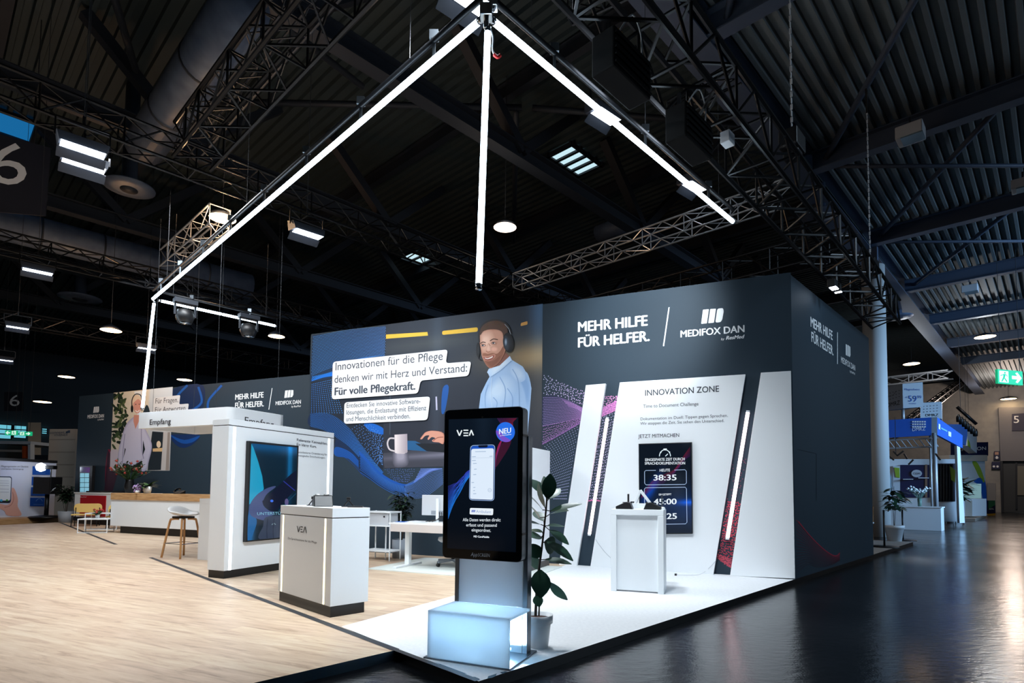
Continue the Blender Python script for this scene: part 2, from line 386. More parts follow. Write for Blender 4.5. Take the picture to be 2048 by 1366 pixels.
# ------------------------------------------------------------------ lettering
FONT = None
def glyphs(s, bold=0.0, shear=0.0):
    c = bpy.data.curves.new('t', 'FONT'); c.body = s; c.size = 1; c.offset = bold; c.shear = shear; c.resolution_u = 3; c.fill_mode = 'FRONT'
    o = bpy.data.objects.new('t', c); COL.objects.link(o)
    bpy.context.view_layer.update()
    me = bpy.data.meshes.new_from_object(o.evaluated_get(bpy.context.evaluated_depsgraph_get()))
    v = np.array([q.co[:2] for q in me.vertices]); f = [tuple(q.vertices) for q in me.polygons]
    bpy.data.objects.remove(o); bpy.data.curves.remove(c); bpy.data.meshes.remove(me)
    return v, f
CAP = None
def text(mb, P, s, p0, p1, cap, off=.0018, bold=0.0, shear=0.0, col=None, anchor=None):
    """letters on plane P: baseline from photo point p0 to p1, capitals `cap` photo pixels tall"""
    global CAP
    if CAP is None: CAP = glyphs('H')[0][:, 1].max()
    v, f = glyphs(s, 0.0, shear)
    if bold:                               # heavier strokes: shifted copies of the outlines
        n0 = len(v); sh = [(0, 0), (bold * 1.3, 0), (-bold * 1.3, 0), (0, bold * .6), (0, -bold * .6)]
        f = [tuple(i + k * n0 for i in q) for k in range(len(sh)) for q in f]; v = np.concatenate([v + np.array(d) for d in sh])
    a0, z0 = P.px(*p0); a1, z1 = P.px(*p1)
    _, zt = P.px((p0[0] + p1[0]) / 2, (p0[1] + p1[1]) / 2 - cap); h = zt - (z0 + z1) / 2
    x0, x1 = v[:, 0].min(), v[:, 0].max(); kx = (a1 - a0) / (x1 - x0); kz = h / CAP
    sl = (z1 - z0) / (a1 - a0) if abs(z1 - z0) > 1e-6 else 0
    mb.cuts.append((len(mb.v), len(mb.f)))
    nb = len(v) // 5 if bold else len(v)
    mb.add([P.pt(a0 + (q[0] - x0) * kx, z0 + q[1] * kz + (q[0] - x0) * kx * sl, off + (i // nb) * .0004) for i, q in enumerate(v)], f, col)
    return mb
def smooth_loop(pts, n=4, closed=True):
    pts = [np.array(q, float) for q in pts]; out = []; N = len(pts)
    for i in range(N if closed else N - 1):
        p0, p1, p2, p3 = (pts[(i - 1) % N], pts[i], pts[(i + 1) % N], pts[(i + 2) % N]) if closed else (pts[max(i - 1, 0)], pts[i], pts[i + 1], pts[min(i + 2, N - 1)])
        for k in range(n):
            t = k / n
            out.append(.5 * ((2 * p1) + (p2 - p0) * t + (2 * p0 - 5 * p1 + 4 * p2 - p3) * t * t + (3 * p1 - p0 - 3 * p2 + p3) * t ** 3))
    if not closed: out.append(pts[-1])
    return [tuple(q) for q in out]
def ell(cx, cy, rx, ry, n=20, rot=0.):
    return [(cx + rx * math.cos(t) * math.cos(rot) - ry * math.sin(t) * math.sin(rot), cy + rx * math.cos(t) * math.sin(rot) + ry * math.sin(t) * math.cos(rot)) for t in [2 * PI * k / n for k in range(n)]]
def rounded(pts, r, n=4):
    out = []; N = len(pts)
    for i in range(N):
        p = np.array(pts[i], float); a = np.array(pts[i - 1], float) - p; c = np.array(pts[(i + 1) % N], float) - p
        la, lc = np.linalg.norm(a), np.linalg.norm(c); rr = min(r, la / 2.2, lc / 2.2); a = p + a / la * rr; c = p + c / lc * rr
        for k in range(n + 1):
            t = k / n; out.append(tuple((1 - t) ** 2 * a + 2 * t * (1 - t) * p + t * t * c))
    return out
class Art:
    "flat printed picture built from outlines traced in the photo, lying on a plane"
    def __init__(s, P, zoom=None, base=.0015, step=.00012): s.P = P; s.z = zoom or (lambda x, y: (x, y)); s.mb = MB(); s.k = 0; s.base = base; s.step = step; s.clip = None
    def off(s): s.k += 1; return s.base + s.step * s.k
    def w(s, q, off):
        a, z = s.P.px(*s.z(*q))
        if s.clip: c = s.clip; a = min(max(a, c[0]), c[1]); z = min(max(z, c[2]), c[3])
        return s.P.pt(a, z, off)
    def poly(s, c, pts, sm=False, off=None):
        off = off or s.off()
        if sm: pts = smooth_loop(pts)
        s.mb.add([s.w(q, off) for q in pts], [tuple(range(len(pts)))], lin(c)); return s
    def soft(s, c0, c1, pts, n=9, sm=True, k=.45, cen=None):
        "printed soft blend from colour c0 at the outline to c1 inside"
        pts = smooth_loop(pts) if sm else pts; P_ = np.array(pts, float); c = np.array(cen, float) if cen else P_.mean(0)
        for i in range(n):
            t = i / (n - 1); s.poly(tuple(np.array(c0) * (1 - t) + np.array(c1) * t), [tuple(c + (q - c) * (1 - t * (1 - k))) for q in P_])
        return s
    def segs(s, c, pts, wd):
        off = s.off()
        for p, q in zip(pts, pts[1:]): s.line(c, [p, q], wd, sm=False, off=off)
        return s
    def line(s, c, pts, wd, sm=True, taper=False, off=None):
        off = off or s.off()
        if sm and len(pts) > 2: pts = smooth_loop(pts, 5, False)
        L, R = [], []
        for i, q in enumerate(pts):
            d = np.array(pts[min(i + 1, len(pts) - 1)], float) - np.array(pts[max(i - 1, 0)], float); d /= (np.linalg.norm(d) + 1e-9)
            k = wd / 2 * ((1 - i / len(pts)) if taper else 1); n = np.array([-d[1], d[0]]) * k
            L.append(tuple(np.array(q) + n)); R.append(tuple(np.array(q) - n))
        n = len(pts); vs = [s.w(q, off) for q in L + R]
        s.mb.add(vs, [(i, i + 1, n + i + 1, n + i) for i in range(n - 1)], lin(c)); return s
    def grid(s, corners, nx, ny, fn, off=None):
        "quad area, corners TL TR BR BL, colour from fn(u, v)"
        off = off or s.off(); TL, TR, BR, BL = [np.array(q, float) for q in corners]; vs = []; cs = []
        for j in range(ny + 1):
            for i in range(nx + 1):
                u, v = i / nx, j / ny; q = (TL * (1 - u) + TR * u) * (1 - v) + (BL * (1 - u) + BR * u) * v
                vs.append(s.w(q, off)); cs.append(lin(tuple(max(0, min(255, t)) for t in fn(u, v))))
        b = len(s.mb.v); s.mb.v += vs
        for j in range(ny):
            for i in range(nx):
                f = [j * (nx + 1) + i, j * (nx + 1) + i + 1, (j + 1) * (nx + 1) + i + 1, (j + 1) * (nx + 1) + i]
                s.mb.f.append([b + t for t in f]); s.mb.m.append(0); s.mb.sm.append(False); s.mb.c.append([cs[t] for t in f])
        return s
    def dots(s, top, bot, nr, nc, r, c0, c1, ease=1.0, jit=0.0, off=None, stag=True, mask=None, c2=None):
        "rows of dots between two traced curves; rows gather towards `bot` when ease > 1"
        off = off or s.off()
        T = smooth_loop(top, 12, False); B = smooth_loop(bot, 12, False)
        def samp(C, t):
            C = np.array(C); d = np.r_[0, np.cumsum(np.linalg.norm(np.diff(C, axis=0), axis=1))]; d /= d[-1]
            return np.array([np.interp(t, d, C[:, 0]), np.interp(t, d, C[:, 1])])
        tv = np.array([samp(T, (k + .5) / nc) for k in range(nc)]); bv = np.array([samp(B, (k + .5) / nc) for k in range(nc)])
        tv2 = np.array([samp(T, min(1, (k + 1.) / nc)) for k in range(nc)]); bv2 = np.array([samp(B, min(1, (k + 1.) / nc)) for k in range(nc)])
        for j in range(nr):
            t = 1 - (1 - j / max(nr - 1, 1)) ** ease
            for k in range(nc):
                q = (tv2[k] * (1 - t) + bv2[k] * t) if (stag and j % 2) else (tv[k] * (1 - t) + bv[k] * t)
                if jit: q = q + np.array([random.gauss(0, jit), random.gauss(0, jit)])
                if mask and not mask(*q): continue
                u = (k + .5) / nc; a = np.array(c0) * (1 - u) + np.array(c1) * u
                if c2 is not None: a = a * (1 - t) + np.array(c2) * t
                s.mb.add([s.w(z, off) for z in ell(q[0], q[1], r, r, 6)], [tuple(range(6))], lin(tuple(a)))
        return s
    def build(s, name, m, parent): return s.mb.build(name, m, parent, world=True)

# ------------------------------------------------------------------ booth walls
PW = Plane(WC, RA); PS = Plane(WC, RB); PL = Plane(LWr, math.atan2(LWr[1] - LWl[1], LWr[0] - LWl[0]))
H_W = 4.75
def wallslab(P, a0, a1, z0, z1, th, name):
    b = MB(); b.slab(P, [(a0, z0), (a1, z0), (a1, z1), (a0, z1)], -th, 0); return struct(b.build(name, M_['wall']))
wall_main = wallslab(PW, -9.67, 0, 0, H_W, .10, 'wall_main')
wall_side = wallslab(PS, .0, 5.0, 0, H_W - .04, .10, 'wall_side')
wall_left = wallslab(PL, -np.hypot(*(LWr - LWl)), 3.0, 0, H_W, .10, 'wall_left')
bk = Plane(ML, RA + PI / 2); b = MB(); b.slab(Plane(ML, RA - PI / 2), [(-4.0, 0), (-.1, 0), (-.1, H_W), (-4.0, H_W)], 0, .1); wall_ret = struct(b.build('wall_return', M_['wall']))

# lettering on the main wall
z3 = Zoom(1080, 540, 2.969); z2 = Zoom(600, 600, 3.902); z1 = Zoom(0, 680, 3.2)
def bars(mb, P, z, polys, off=.004):
    mb.cuts.append((len(mb.v), len(mb.f)))
    for q in polys:
        mb.slab(P, [P.px(*z(*t)) for t in q], .001, off)
b = MB()
text(b, PW, 'MEHR HILFE', z3(225, 368), z3(640, 329), 59 / 2.969, bold=.028)
text(b, PW, 'FÜR HELFER.', z3(225, 460), z3(652, 420), 58 / 2.969, bold=.028)
bars(b, PW, z3, [[(730, 452), (737, 452), (770, 222), (763, 222)]])
b.build('slogan_lettering', M_['letter_w'], wall_main, world=True)
b = MB()
bars(b, PW, z3, [rounded([(968, 236), (1003, 233), (991, 317), (957, 320)], 4), rounded([(1011, 232), (1045, 230), (1033, 313), (999, 316)], 4), rounded([(1053, 230), (1087, 226), (1091, 245), (1082, 295), (1072, 310), (1041, 313)], 12)])
text(b, PW, 'MEDIFOX DAN', z3(834, 400), z3(1215, 368), 40 / 2.969, bold=.022)
text(b, PW, 'by', z3(1075, 417), z3(1096, 415), 13 / 2.969, bold=0, shear=.2); text(b, PW, 'ResMed', z3(1104, 414), z3(1215, 405), 21 / 2.969, bold=.025, shear=.25)
b.build('logo_lettering', M_['letter_w'], wall_main, world=True)

# ---- mural with the man in the headset
a = Art(PW, z2)
def bg(u, v):
    base = np.array([34, 46, 60]) * (1 - v) + np.array([40, 44, 56]) * v
    warm = math.exp(-((u - .93) / .28) ** 2 - ((v - .34) / .10) ** 2) * np.array([110, 80, 36]) + math.exp(-((u - 1.0) / .12) ** 2 - ((v - .55) / .35) ** 2) * np.array([38, 32, 22])
    warm += math.exp(-((u - .3) / .4) ** 2 - ((v - .17) / .05) ** 2) * np.array([22, 18, 10])
    lite = math.exp(-((u - .33) / .04) ** 2) * np.array([14, 16, 18]) + math.exp(-((u - .98) / .06) ** 2 - ((v - .0) / .3) ** 2) * np.array([30, 50, 70])
    return base + warm + lite
dk = (24, 34, 48)
# dotted wave around the picture
a.poly(dk, [(97, 275), (672, 200), (648, 1325), (75, 1010)])
a.poly((15, 42, 74), [(97, 275), (672, 200), (660, 470), (560, 560), (80, 640)])
a.dots([(100, 290), (380, 235), (668, 210)], [(85, 590), (300, 510), (660, 450)], 24, 52, 3.5, (48, 120, 186), (70, 126, 196), stag=True)
a.dots([(92, 600), (250, 560), (420, 470), (655, 430)], [(86, 630), (200, 585), (420, 540), (655, 520)], 6, 50, 3.6, (30, 130, 226), (60, 140, 226))
a.poly((12, 116, 222), [(86, 634), (170, 590), (262, 566), (262, 590), (180, 606)], True)
a.dots([(88, 660), (260, 620)], [(80, 880), (340, 880)], 17, 13, 4, (40, 110, 190), (60, 130, 200), stag=False)
a.poly((14, 38, 72), [(80, 890), (160, 885), (270, 905), (360, 985), (430, 1080), (520, 1210), (640, 1325), (640, 1362), (560, 1362), (450, 1250), (380, 1190), (275, 1150), (270, 1040), (76, 985)], True)
a.dots([(78, 892), (200, 885), (300, 930), (390, 1010), (470, 1120), (560, 1240), (650, 1345)], [(78, 985), (180, 1010), (270, 1060), (370, 1130), (440, 1200), (520, 1290), (610, 1375)], 14, 62, 3.4, (36, 104, 180), (40, 112, 196))
a.poly((14, 78, 156), [(275, 1150), (340, 1160), (410, 1200), (470, 1270), (560, 1375), (520, 1370), (440, 1290), (370, 1235), (275, 1215)], True)
a.dots([(280, 1160), (360, 1180), (450, 1260), (545, 1380)], [(280, 1210), (350, 1230), (420, 1290), (500, 1380)], 5, 40, 3.0, (14, 60, 130), (14, 60, 130))
a.poly((14, 96, 190), [(500, 965), (560, 960), (648, 1000), (648, 1050), (580, 1035), (530, 1010)], True)
a.dots([(400, 1010), (520, 960), (645, 1060)], [(600, 1290), (620, 1250), (645, 1290)], 16, 14, 3.6, (70, 120, 190), (90, 140, 210), jit=3)
zs = Zoom(720, 900, 4.88)                  # lower sweep of the wave
a.z = zs
a.poly((14, 36, 68), [(0, 40), (60, 90), (150, 190), (280, 285), (400, 345), (470, 345), (440, 400), (300, 400), (150, 320), (0, 210)], True)
a.dots([(0, 20), (70, 90), (180, 205), (300, 290), (420, 338)], [(0, 215), (90, 275), (200, 355), (330, 425), (480, 465)], 16, 62, 3.6, (26, 98, 190), (54, 112, 196), ease=.75)
a.poly((18, 82, 170), [(0, 15), (80, 95), (190, 210), (310, 290), (440, 334), (520, 310), (580, 270), (580, 282), (520, 330), (430, 352), (300, 310), (180, 232), (70, 120), (0, 50)], True)
a.dots([(440, 345), (560, 280), (680, 200), (805, 185)], [(430, 440), (540, 470), (660, 440), (810, 330)], 15, 46, 3.6, (78, 118, 186), (92, 126, 190))
a.dots([(590, 185), (700, 182), (805, 182)], [(520, 320), (600, 270), (700, 200)], 12, 24, 4.0, (110, 140, 220), (120, 150, 230))
a.dots([(230, 190), (540, 190)], [(330, 300), (470, 310)], 7, 14, 3.6, (80, 110, 180), (100, 120, 190), jit=3)
a.z = z2
pic = rounded([(672, 192), (1895, 34), (1885, 1180), (1300, 1245), (648, 1316)], 60, 6)
a.grid([(672, 192), (1895, 30), (1885, 1205), (646, 1292)], 44, 36, bg)
a.poly(bg(.1, .97), rounded([(646, 1240), (1300, 1200), (1300, 1268), (700, 1316), (650, 1314)], 40, 5))
a.poly((226, 186, 62), [(672, 270), (995, 250), (1000, 278), (672, 303)]); a.poly((224, 182, 60), rounded([(1110, 242), (1388, 213), (1388, 247), (1110, 273)], 14)); a.poly((200, 150, 80), rounded([(1725, 180), (1776, 165), (1776, 192), (1722, 205)], 8))
a.poly((60, 70, 84), [(700, 745), (708, 745), (706, 1050), (698, 1050)])
a.poly((20, 84, 160), [(1115, 690), (1162, 678), (1132, 868), (1104, 872)], True); a.poly((196, 196, 222), [(1058, 755), (1070, 753), (1074, 858), (1062, 860)])
# desk, mug, keyboard and hands
a.grid([(648, 1195), (1125, 1150), (1125, 1300), (660, 1312)], 14, 8, lambda u, v: np.array([62, 64, 76]) + 60 * math.exp(-((v - .38) / .16) ** 2) * np.array([1, .95, 1.05]) * (.4 + .6 * u))
a.poly((34, 92, 140), [(838, 1098), (900, 1100), (1010, 1150), (1000, 1182), (838, 1170)]); a.poly((22, 28, 38), [(900, 1120), (1125, 1120), (1125, 1190), (990, 1180)])
a.soft((84, 84, 98), (158, 154, 170), [(728, 1190), (836, 1190), (840, 1290), (740, 1300)], 8, k=.4, cen=(785, 1205))
a.line((208, 200, 204), [(738, 1080), (700, 1082), (684, 1120), (700, 1165), (740, 1180)], 12)
a.poly((206, 196, 200), [(738, 1052), (838, 1045), (840, 1185), (815, 1200), (760, 1200), (740, 1190)])
for q in range(10): a.poly(tuple(np.array([232, 222, 222]) * (1 - q / 9) + np.array([170, 158, 168]) * (q / 9)), [(744 + 9.4 * q, 1052 - .7 * q), (753.4 + 9.4 * q, 1051 - .7 * q), (753.4 + 9.4 * q, 1196 - .4 * q), (744 + 9.4 * q, 1194)])
a.soft((190, 120, 102), (222, 158, 136), [(940, 1082), (962, 1052), (985, 1030), (1040, 1020), (1122, 1040), (1122, 1122), (1085, 1112), (1042, 1108), (1034, 1096), (1060, 1080), (1030, 1070), (1004, 1092), (998, 1080), (1010, 1056), (975, 1060), (950, 1086)], 3, k=.93)
a.line((150, 84, 72), [(1040, 1100), (1075, 1075), (1120, 1070)], 6)
# man
a.poly((132, 86, 74), [(1475, 510), (1600, 405), (1645, 445), (1570, 530), (1495, 550)])
a.poly((166, 198, 236), [(1463, 560), (1480, 600), (1450, 655), (1412, 735), (1398, 845), (1390, 1190), (1770, 1170), (1785, 960), (1797, 830), (1808, 690), (1792, 610), (1740, 520), (1655, 468), (1640, 440), (1560, 520), (1500, 545)])
a.soft((166, 198, 236), (140, 178, 226), [(1690, 560), (1765, 560), (1795, 625), (1805, 700), (1795, 830), (1770, 850), (1745, 720)], 6)
a.soft((166, 198, 236), (204, 226, 250), [(1500, 640), (1580, 575), (1670, 600), (1700, 700), (1640, 810), (1520, 850), (1425, 810), (1440, 710)], 10, k=.3, cen=(1530, 700))
a.soft((172, 202, 238), (196, 220, 248), [(1660, 500), (1740, 540), (1760, 620), (1700, 640), (1640, 560)], 6)
for q in ([(1560, 600), (1605, 700), (1590, 840)], [(1660, 540), (1705, 640), (1715, 850)], [(1470, 660), (1446, 750), (1450, 840)], [(1620, 690), (1660, 760), (1655, 870)], [(1510, 760), (1540, 800), (1530, 860)]):
    a.line((150, 184, 226), q, 8); a.line((136, 172, 218), q, 3)
a.soft((190, 216, 246), (216, 234, 252), [(1462, 565), (1475, 538), (1560, 512), (1640, 437), (1655, 475), (1570, 548), (1490, 602)], 5, sm=False)
a.line((142, 176, 216), [(1650, 476), (1570, 548), (1490, 602)], 5); a.line((206, 226, 250), [(1500, 604), (1494, 700), (1500, 840)], 4)
face = [(1408, 262), (1404, 330), (1412, 380), (1420, 430), (1440, 480), (1470, 522), (1502, 530), (1560, 480), (1602, 405), (1612, 320), (1596, 245), (1560, 215), (1480, 222), (1428, 235)]
a.soft((178, 122, 102), (206, 154, 132), face, 7, k=.8)
a.soft((204, 152, 130), (240, 198, 178), [(1410, 262), (1408, 330), (1418, 390), (1440, 420), (1500, 408), (1536, 360), (1530, 280), (1500, 236), (1440, 238)], 9, k=.3, cen=(1448, 320))
a.soft((206, 154, 132), (232, 176, 156), ell(1518, 385, 34, 24), 6)
a.soft((190, 136, 114), (150, 98, 78), [(1418, 425), (1440, 482), (1470, 524), (1503, 531), (1562, 480), (1604, 400), (1602, 350), (1572, 395), (1540, 420), (1505, 414), (1465, 420), (1440, 414)], 6, k=.86)
a.soft((150, 98, 78), (132, 84, 66), [(1440, 478), (1470, 522), (1503, 529), (1555, 484), (1590, 420), (1560, 440), (1515, 472), (1470, 482)], 5, k=.7)
a.poly((190, 132, 112), [(1430, 440), (1470, 438), (1520, 424), (1526, 446), (1478, 478), (1440, 466)], True)
a.poly((140, 70, 64), [(1436, 448), (1470, 450), (1516, 432), (1508, 458), (1472, 474), (1446, 464)], True); a.poly((236, 222, 216), [(1444, 452), (1470, 455), (1506, 439), (1502, 452), (1470, 463), (1450, 459)], True)
a.soft((216, 166, 146), (234, 190, 170), [(1470, 340), (1484, 350), (1492, 398), (1472, 408), (1456, 396), (1462, 360)], 5)
a.line((170, 112, 92), [(1476, 340), (1488, 360)], 4); a.line((164, 104, 86), [(1456, 398), (1468, 408), (1488, 404)], 5)
a.line((84, 56, 44), [(1410, 342), (1430, 330), (1452, 335)], 7); a.line((84, 56, 44), [(1486, 322), (1512, 306), (1546, 311)], 7)
for e in ((1432, 356), (1514, 338)):
    a.soft((196, 144, 124), (170, 120, 102), ell(e[0], e[1], 24, 13), 4); a.poly((232, 222, 218), ell(e[0], e[1], 14, 6)); a.poly((56, 74, 92), ell(e[0] - 2, e[1], 7, 6.5)); a.poly((18, 20, 26), ell(e[0] - 2, e[1], 3.5, 3.5)); a.line((70, 44, 36), [(e[0] - 15, e[1]), (e[0], e[1] - 7), (e[0] + 15, e[1])], 3)
a.soft((58, 40, 36), (82, 58, 48), [(1404, 276), (1408, 225), (1426, 190), (1470, 168), (1540, 160), (1602, 186), (1626, 240), (1618, 330), (1600, 330), (1590, 262), (1556, 236), (1500, 228), (1452, 236), (1424, 246)], 4, k=.92)
rr = random.Random(2)
for q in range(46):
    x0 = rr.uniform(1412, 1600); t = (x0 - 1412) / 190; y0 = 246 - 60 * math.sin(PI * min(1, t * .9)) + rr.uniform(-14, 16)
    a.line((int(64 + 40 * rr.random()), int(46 + 24 * rr.random()), 38), [(x0, y0), (x0 + 16, y0 - 10 + rr.uniform(-4, 4)), (x0 + 34, y0 - 9)], 3, taper=True, off=a.base + .00012 * (a.k + 1))
a.k += 1
a.line((36, 38, 42), [(1402, 330), (1400, 250), (1430, 195), (1490, 162), (1560, 160), (1620, 195), (1650, 260)], 12); a.line((150, 160, 170), [(1600, 190), (1630, 225), (1648, 270)], 4)
a.soft((14, 17, 22), (36, 42, 50), ell(1630, 335, 42, 78, rot=-.12), 6); a.soft((40, 48, 58), (58, 68, 80), ell(1614, 338, 24, 60, rot=-.12), 5); a.soft((80, 98, 118), (150, 168, 188), ell(1610, 330, 10, 30), 5)
a.soft((16, 19, 24), (34, 38, 44), ell(1394, 392, 14, 58), 4); a.line((30, 32, 38), [(1392, 430), (1400, 462), (1420, 468)], 8)
# white text boxes
a.poly((240, 242, 246), rounded([(262, 484), (1158, 388), (1142, 496), (1342, 480), (1320, 594), (946, 630), (926, 730), (253, 777)], 26))
a.poly((236, 240, 244), rounded([(352, 800), (1022, 754), (1000, 938), (348, 968)], 26))
o_txt = a.off()
mural = a.build('mural_print', M_['print'], wall_main)
b = MB(); oo = o_txt + .001
text(b, PW, 'Innovationen für die Pflege', z2(283, 551), z2(1119, 469), 62 / 3.902, off=oo)
text(b, PW, 'denken wir mit Herz und Verstand:', z2(275, 649), z2(1308, 560), 60 / 3.902, off=oo)
text(b, PW, 'Für volle Pflegekraft.', z2(275, 745), z2(906, 700), 60 / 3.902, off=oo, bold=.022)
b.build('headline_lettering', M_['letter_g'], wall_main, world=True)
b = MB()
text(b, PW, 'Entdecken Sie innovative Software-', z2(370, 843), z2(944, 807), 36 / 3.902, off=oo)
text(b, PW, 'lösungen, die Entlastung mit Effizienz', z2(367, 896), z2(990, 861), 36 / 3.902, off=oo)
text(b, PW, 'und Menschlichkeit verbinden.', z2(366, 948), z2(864, 924), 36 / 3.902, off=oo)
b.build('subline_lettering', M_['letter_g'], wall_main, world=True)

# ---- violet wave beside and behind the zone panels, red wave lower right
zp = Zoom(1060, 740, 3.105); a = Art(PW, zp)
pc, lc = (148, 134, 192), (168, 122, 184)
a.dots([(82, 32), (200, 85), (340, 140)], [(80, 165), (200, 175), (335, 215)], 8, 22, 3.2, (190, 186, 220), (200, 170, 214), jit=4)
a.poly((44, 50, 78), [(80, 170), (200, 172), (320, 232), (318, 300), (200, 325), (78, 350)], True)
a.dots([(80, 172), (200, 178), (325, 235)], [(78, 345), (200, 322), (315, 300)], 17, 32, 2.6, pc, lc)
a.dots([(200, 185), (270, 210), (325, 238)], [(240, 225), (290, 240), (325, 262)], 5, 24, 2.3, lc, lc)
a.dots([(78, 350), (200, 325), (315, 300)], [(76, 462), (190, 400), (312, 330)], 9, 40, 2.5, (168, 124, 182), (170, 116, 184), ease=1.4, jit=1.5)
a.line((150, 100, 176), [(76, 460), (190, 400), (312, 330)], 3)
a.dots([(85, 480), (300, 350)], [(140, 800), (228, 800)], 24, 14, 2.8, (150, 156, 190), (160, 160, 200), stag=True)
a.dots([(450, 165), (545, 165)], [(445, 250), (540, 195)], 6, 12, 3.2, (220, 150, 200), (226, 150, 206), jit=3)
a.poly((84, 62, 104), [(446, 245), (542, 190), (535, 240), (440, 285)])
a.dots([(448, 240), (540, 192)], [(440, 290), (533, 250)], 8, 22, 3.2, (220, 140, 206), (230, 140, 206), jit=1)
a.dots([(438, 300), (530, 265)], [(362, 800), (440, 795)], 30, 8, 3.0, (186, 176, 214), (190, 180, 214), jit=2)
a.line((190, 100, 150), [(358, 814), (398, 808), (438, 814)], 7)
zr = Zoom(1180, 860, 3.794); a.z = zr
mk = lambda x, y: True
a.dots([(1110, 262), (1190, 200)], [(1040, 540), (1150, 540)], 7, 5, 3.4, (160, 80, 100), (170, 80, 100), jit=12)
a.dots([(1040, 545), (1150, 560)], [(970, 965), (1075, 985)], 24, 13, 5.0, (176, 62, 82), (186, 60, 80), jit=4)
a.poly((150, 56, 72), [(968, 950), (1010, 985), (1075, 1035), (1070, 1048), (1010, 1005), (966, 975)])
a.dots([(970, 940), (1085, 1000)], [(975, 975), (1072, 1042)], 5, 14, 5.5, (206, 84, 100), (196, 80, 100), jit=3)
a.build('wave_print', M_['print'], wall_main)

# ---- side wall lettering and wave
b = MB(); zS = z3
text(b, PS, 'MEHR HILFE', z3(1606, 335), z3(1737, 417), 55 / 2.969, bold=.02)
text(b, PS, 'FÜR HELFER.', z3(1611, 425), z3(1742, 508), 56 / 2.969, bold=.02)
bars(b, PS, z3, [[(1764, 370), (1767, 370), (1767, 558), (1764, 558)]])
bars(b, PS, z3, [[(1815, 440), (1822, 444), (1822, 509), (1815, 505)], [(1825, 445), (1832, 449), (1832, 514), (1825, 510)], [(1835, 450), (1841, 458), (1842, 505), (1838, 517), (1835, 515)]])
text(b, PS, 'MEDIFOX DAN', z3(1787, 549), z3(1871, 599), 34 / 2.969, bold=.012); text(b, PS, 'by ResMed', z3(1840, 607), z3(1870, 624), 14 / 2.969)
b.build('side_lettering', M_['letter_w'], wall_side, world=True)
zw = Zoom(1540, 1040, 8.533); a = Art(PS, zw)
for k in range(17):
    t = k / 16
    a.line((int(130 * (1 - t) + 60 * t), int(36 * (1 - t) + 30 * t), int(58 * (1 - t) + 44 * t)), [(445, 0 + t * 900), (640, 230 + t * 590 - 60 * t), (800, 400 + t * 400), (960, 530 + t * 260), (1080, 600 + t * 150), (1150, 600 + t * 110), (1190, 560 + t * 130)], 10 if k == 0 else 5)
a.line((150, 40, 60), [(480, 20), (640, 225), (800, 395), (940, 520), (1060, 600), (1130, 610), (1190, 560)], 16)
zd = Zoom(1080, 540, 2.969); a.z = zd
a.line((30, 42, 54), [(1530, 1065), (1640, 1090), (1640, 1366)], 3, sm=False)
a.build('wave_print', M_['print'], wall_side)

# ---- reception wall print and lettering
b = MB()
text(b, PL, 'MEHR HILFE', z1(1505, 383), z1(1687, 367), 34 / 3.2, bold=.025); text(b, PL, 'FÜR HELFER.', z1(1504, 436), z1(1689, 424), 34 / 3.2, bold=.025)
bars(b, PL, z1, [[(1719, 445), (1723, 445), (1744, 308), (1740, 308)], [(1826, 324), (1843, 322), (1837, 369), (1820, 371)], [(1846, 322), (1861, 320), (1855, 367), (1840, 369)], [(1864, 320), (1878, 321), (1878, 350), (1870, 365), (1858, 367)]])
text(b, PL, 'MEDIFOX DAN', z1(1764, 417), z1(1926, 407), 24 / 3.2, bold=.02); text(b, PL, 'by ResMed', z1(1865, 432), z1(1926, 428), 12 / 3.2, bold=.01, shear=.2)
bars(b, PL, z1, [[(602, 429), (612, 427), (608, 465), (597, 467)], [(614, 427), (623, 426), (619, 464), (610, 465)], [(625, 426), (634, 426), (634, 455), (629, 464), (621, 464)]])
text(b, PL, 'MEDIFOX DAN', z1(560, 502), z1(665, 496), 22 / 3.2, bold=.02); text(b, PL, 'by ResMed', z1(625, 515), z1(664, 512), 10 / 3.2, bold=.01, shear=.2)
b.build('wall_lettering', M_['letter_w'], wall_left, world=True)
a = Art(PL, z1)
def bgl(u, v):
    c = np.array([226, 218, 200]) - 16 * v
    if u > .62: c = np.array([206, 220, 232]) * (1 - v) + np.array([190, 190, 190]) * v
    return c
a.line((120, 30, 60), [(700, 700), (685, 800), (680, 970)], 18); a.poly((54, 22, 44), [(690, 700), (760, 830), (720, 970), (668, 970)])
a.poly((14, 44, 92), [(1090, 610), (1170, 605), (1280, 610), (1230, 670), (1170, 690), (1120, 665)], True); a.poly((16, 74, 150), [(1085, 605), (1180, 640), (1280, 612), (1230, 655), (1160, 660)], True)
a.poly((12, 40, 78), [(1105, 315), (1300, 290), (1290, 460), (1210, 470), (1110, 420)], True)
for q in ([(1105, 400), (1150, 340), (1200, 290)], [(1210, 460), (1290, 400), (1270, 300)], [(1330, 440), (1340, 380), (1420, 290)]): a.line((20, 84, 160), q, 14)
a.grid([(728, 338), (1106, 300), (1086, 836), (704, 836)], 24, 24, bgl)
a.poly((34, 44, 52), [(975, 585), (1050, 590), (1042, 832), (945, 834), (960, 700)])
a.poly((226, 190, 140), [(978, 695), (1042, 690), (1042, 714), (978, 714)]); a.poly((242, 220, 190), ell(1016, 668, 14, 22)); a.poly((196, 192, 190), [(1046, 590), (1090, 590), (1082, 834), (1030, 834)])
a.poly((150, 140, 134), [(1074, 590), (1090, 590), (1082, 834), (1060, 834)])
a.poly((40, 56, 66), [(925, 440), (940, 415), (955, 440), (960, 490), (915, 480)], True); a.poly((236, 244, 250), [(860, 330), (905, 326), (900, 480), (880, 480)])
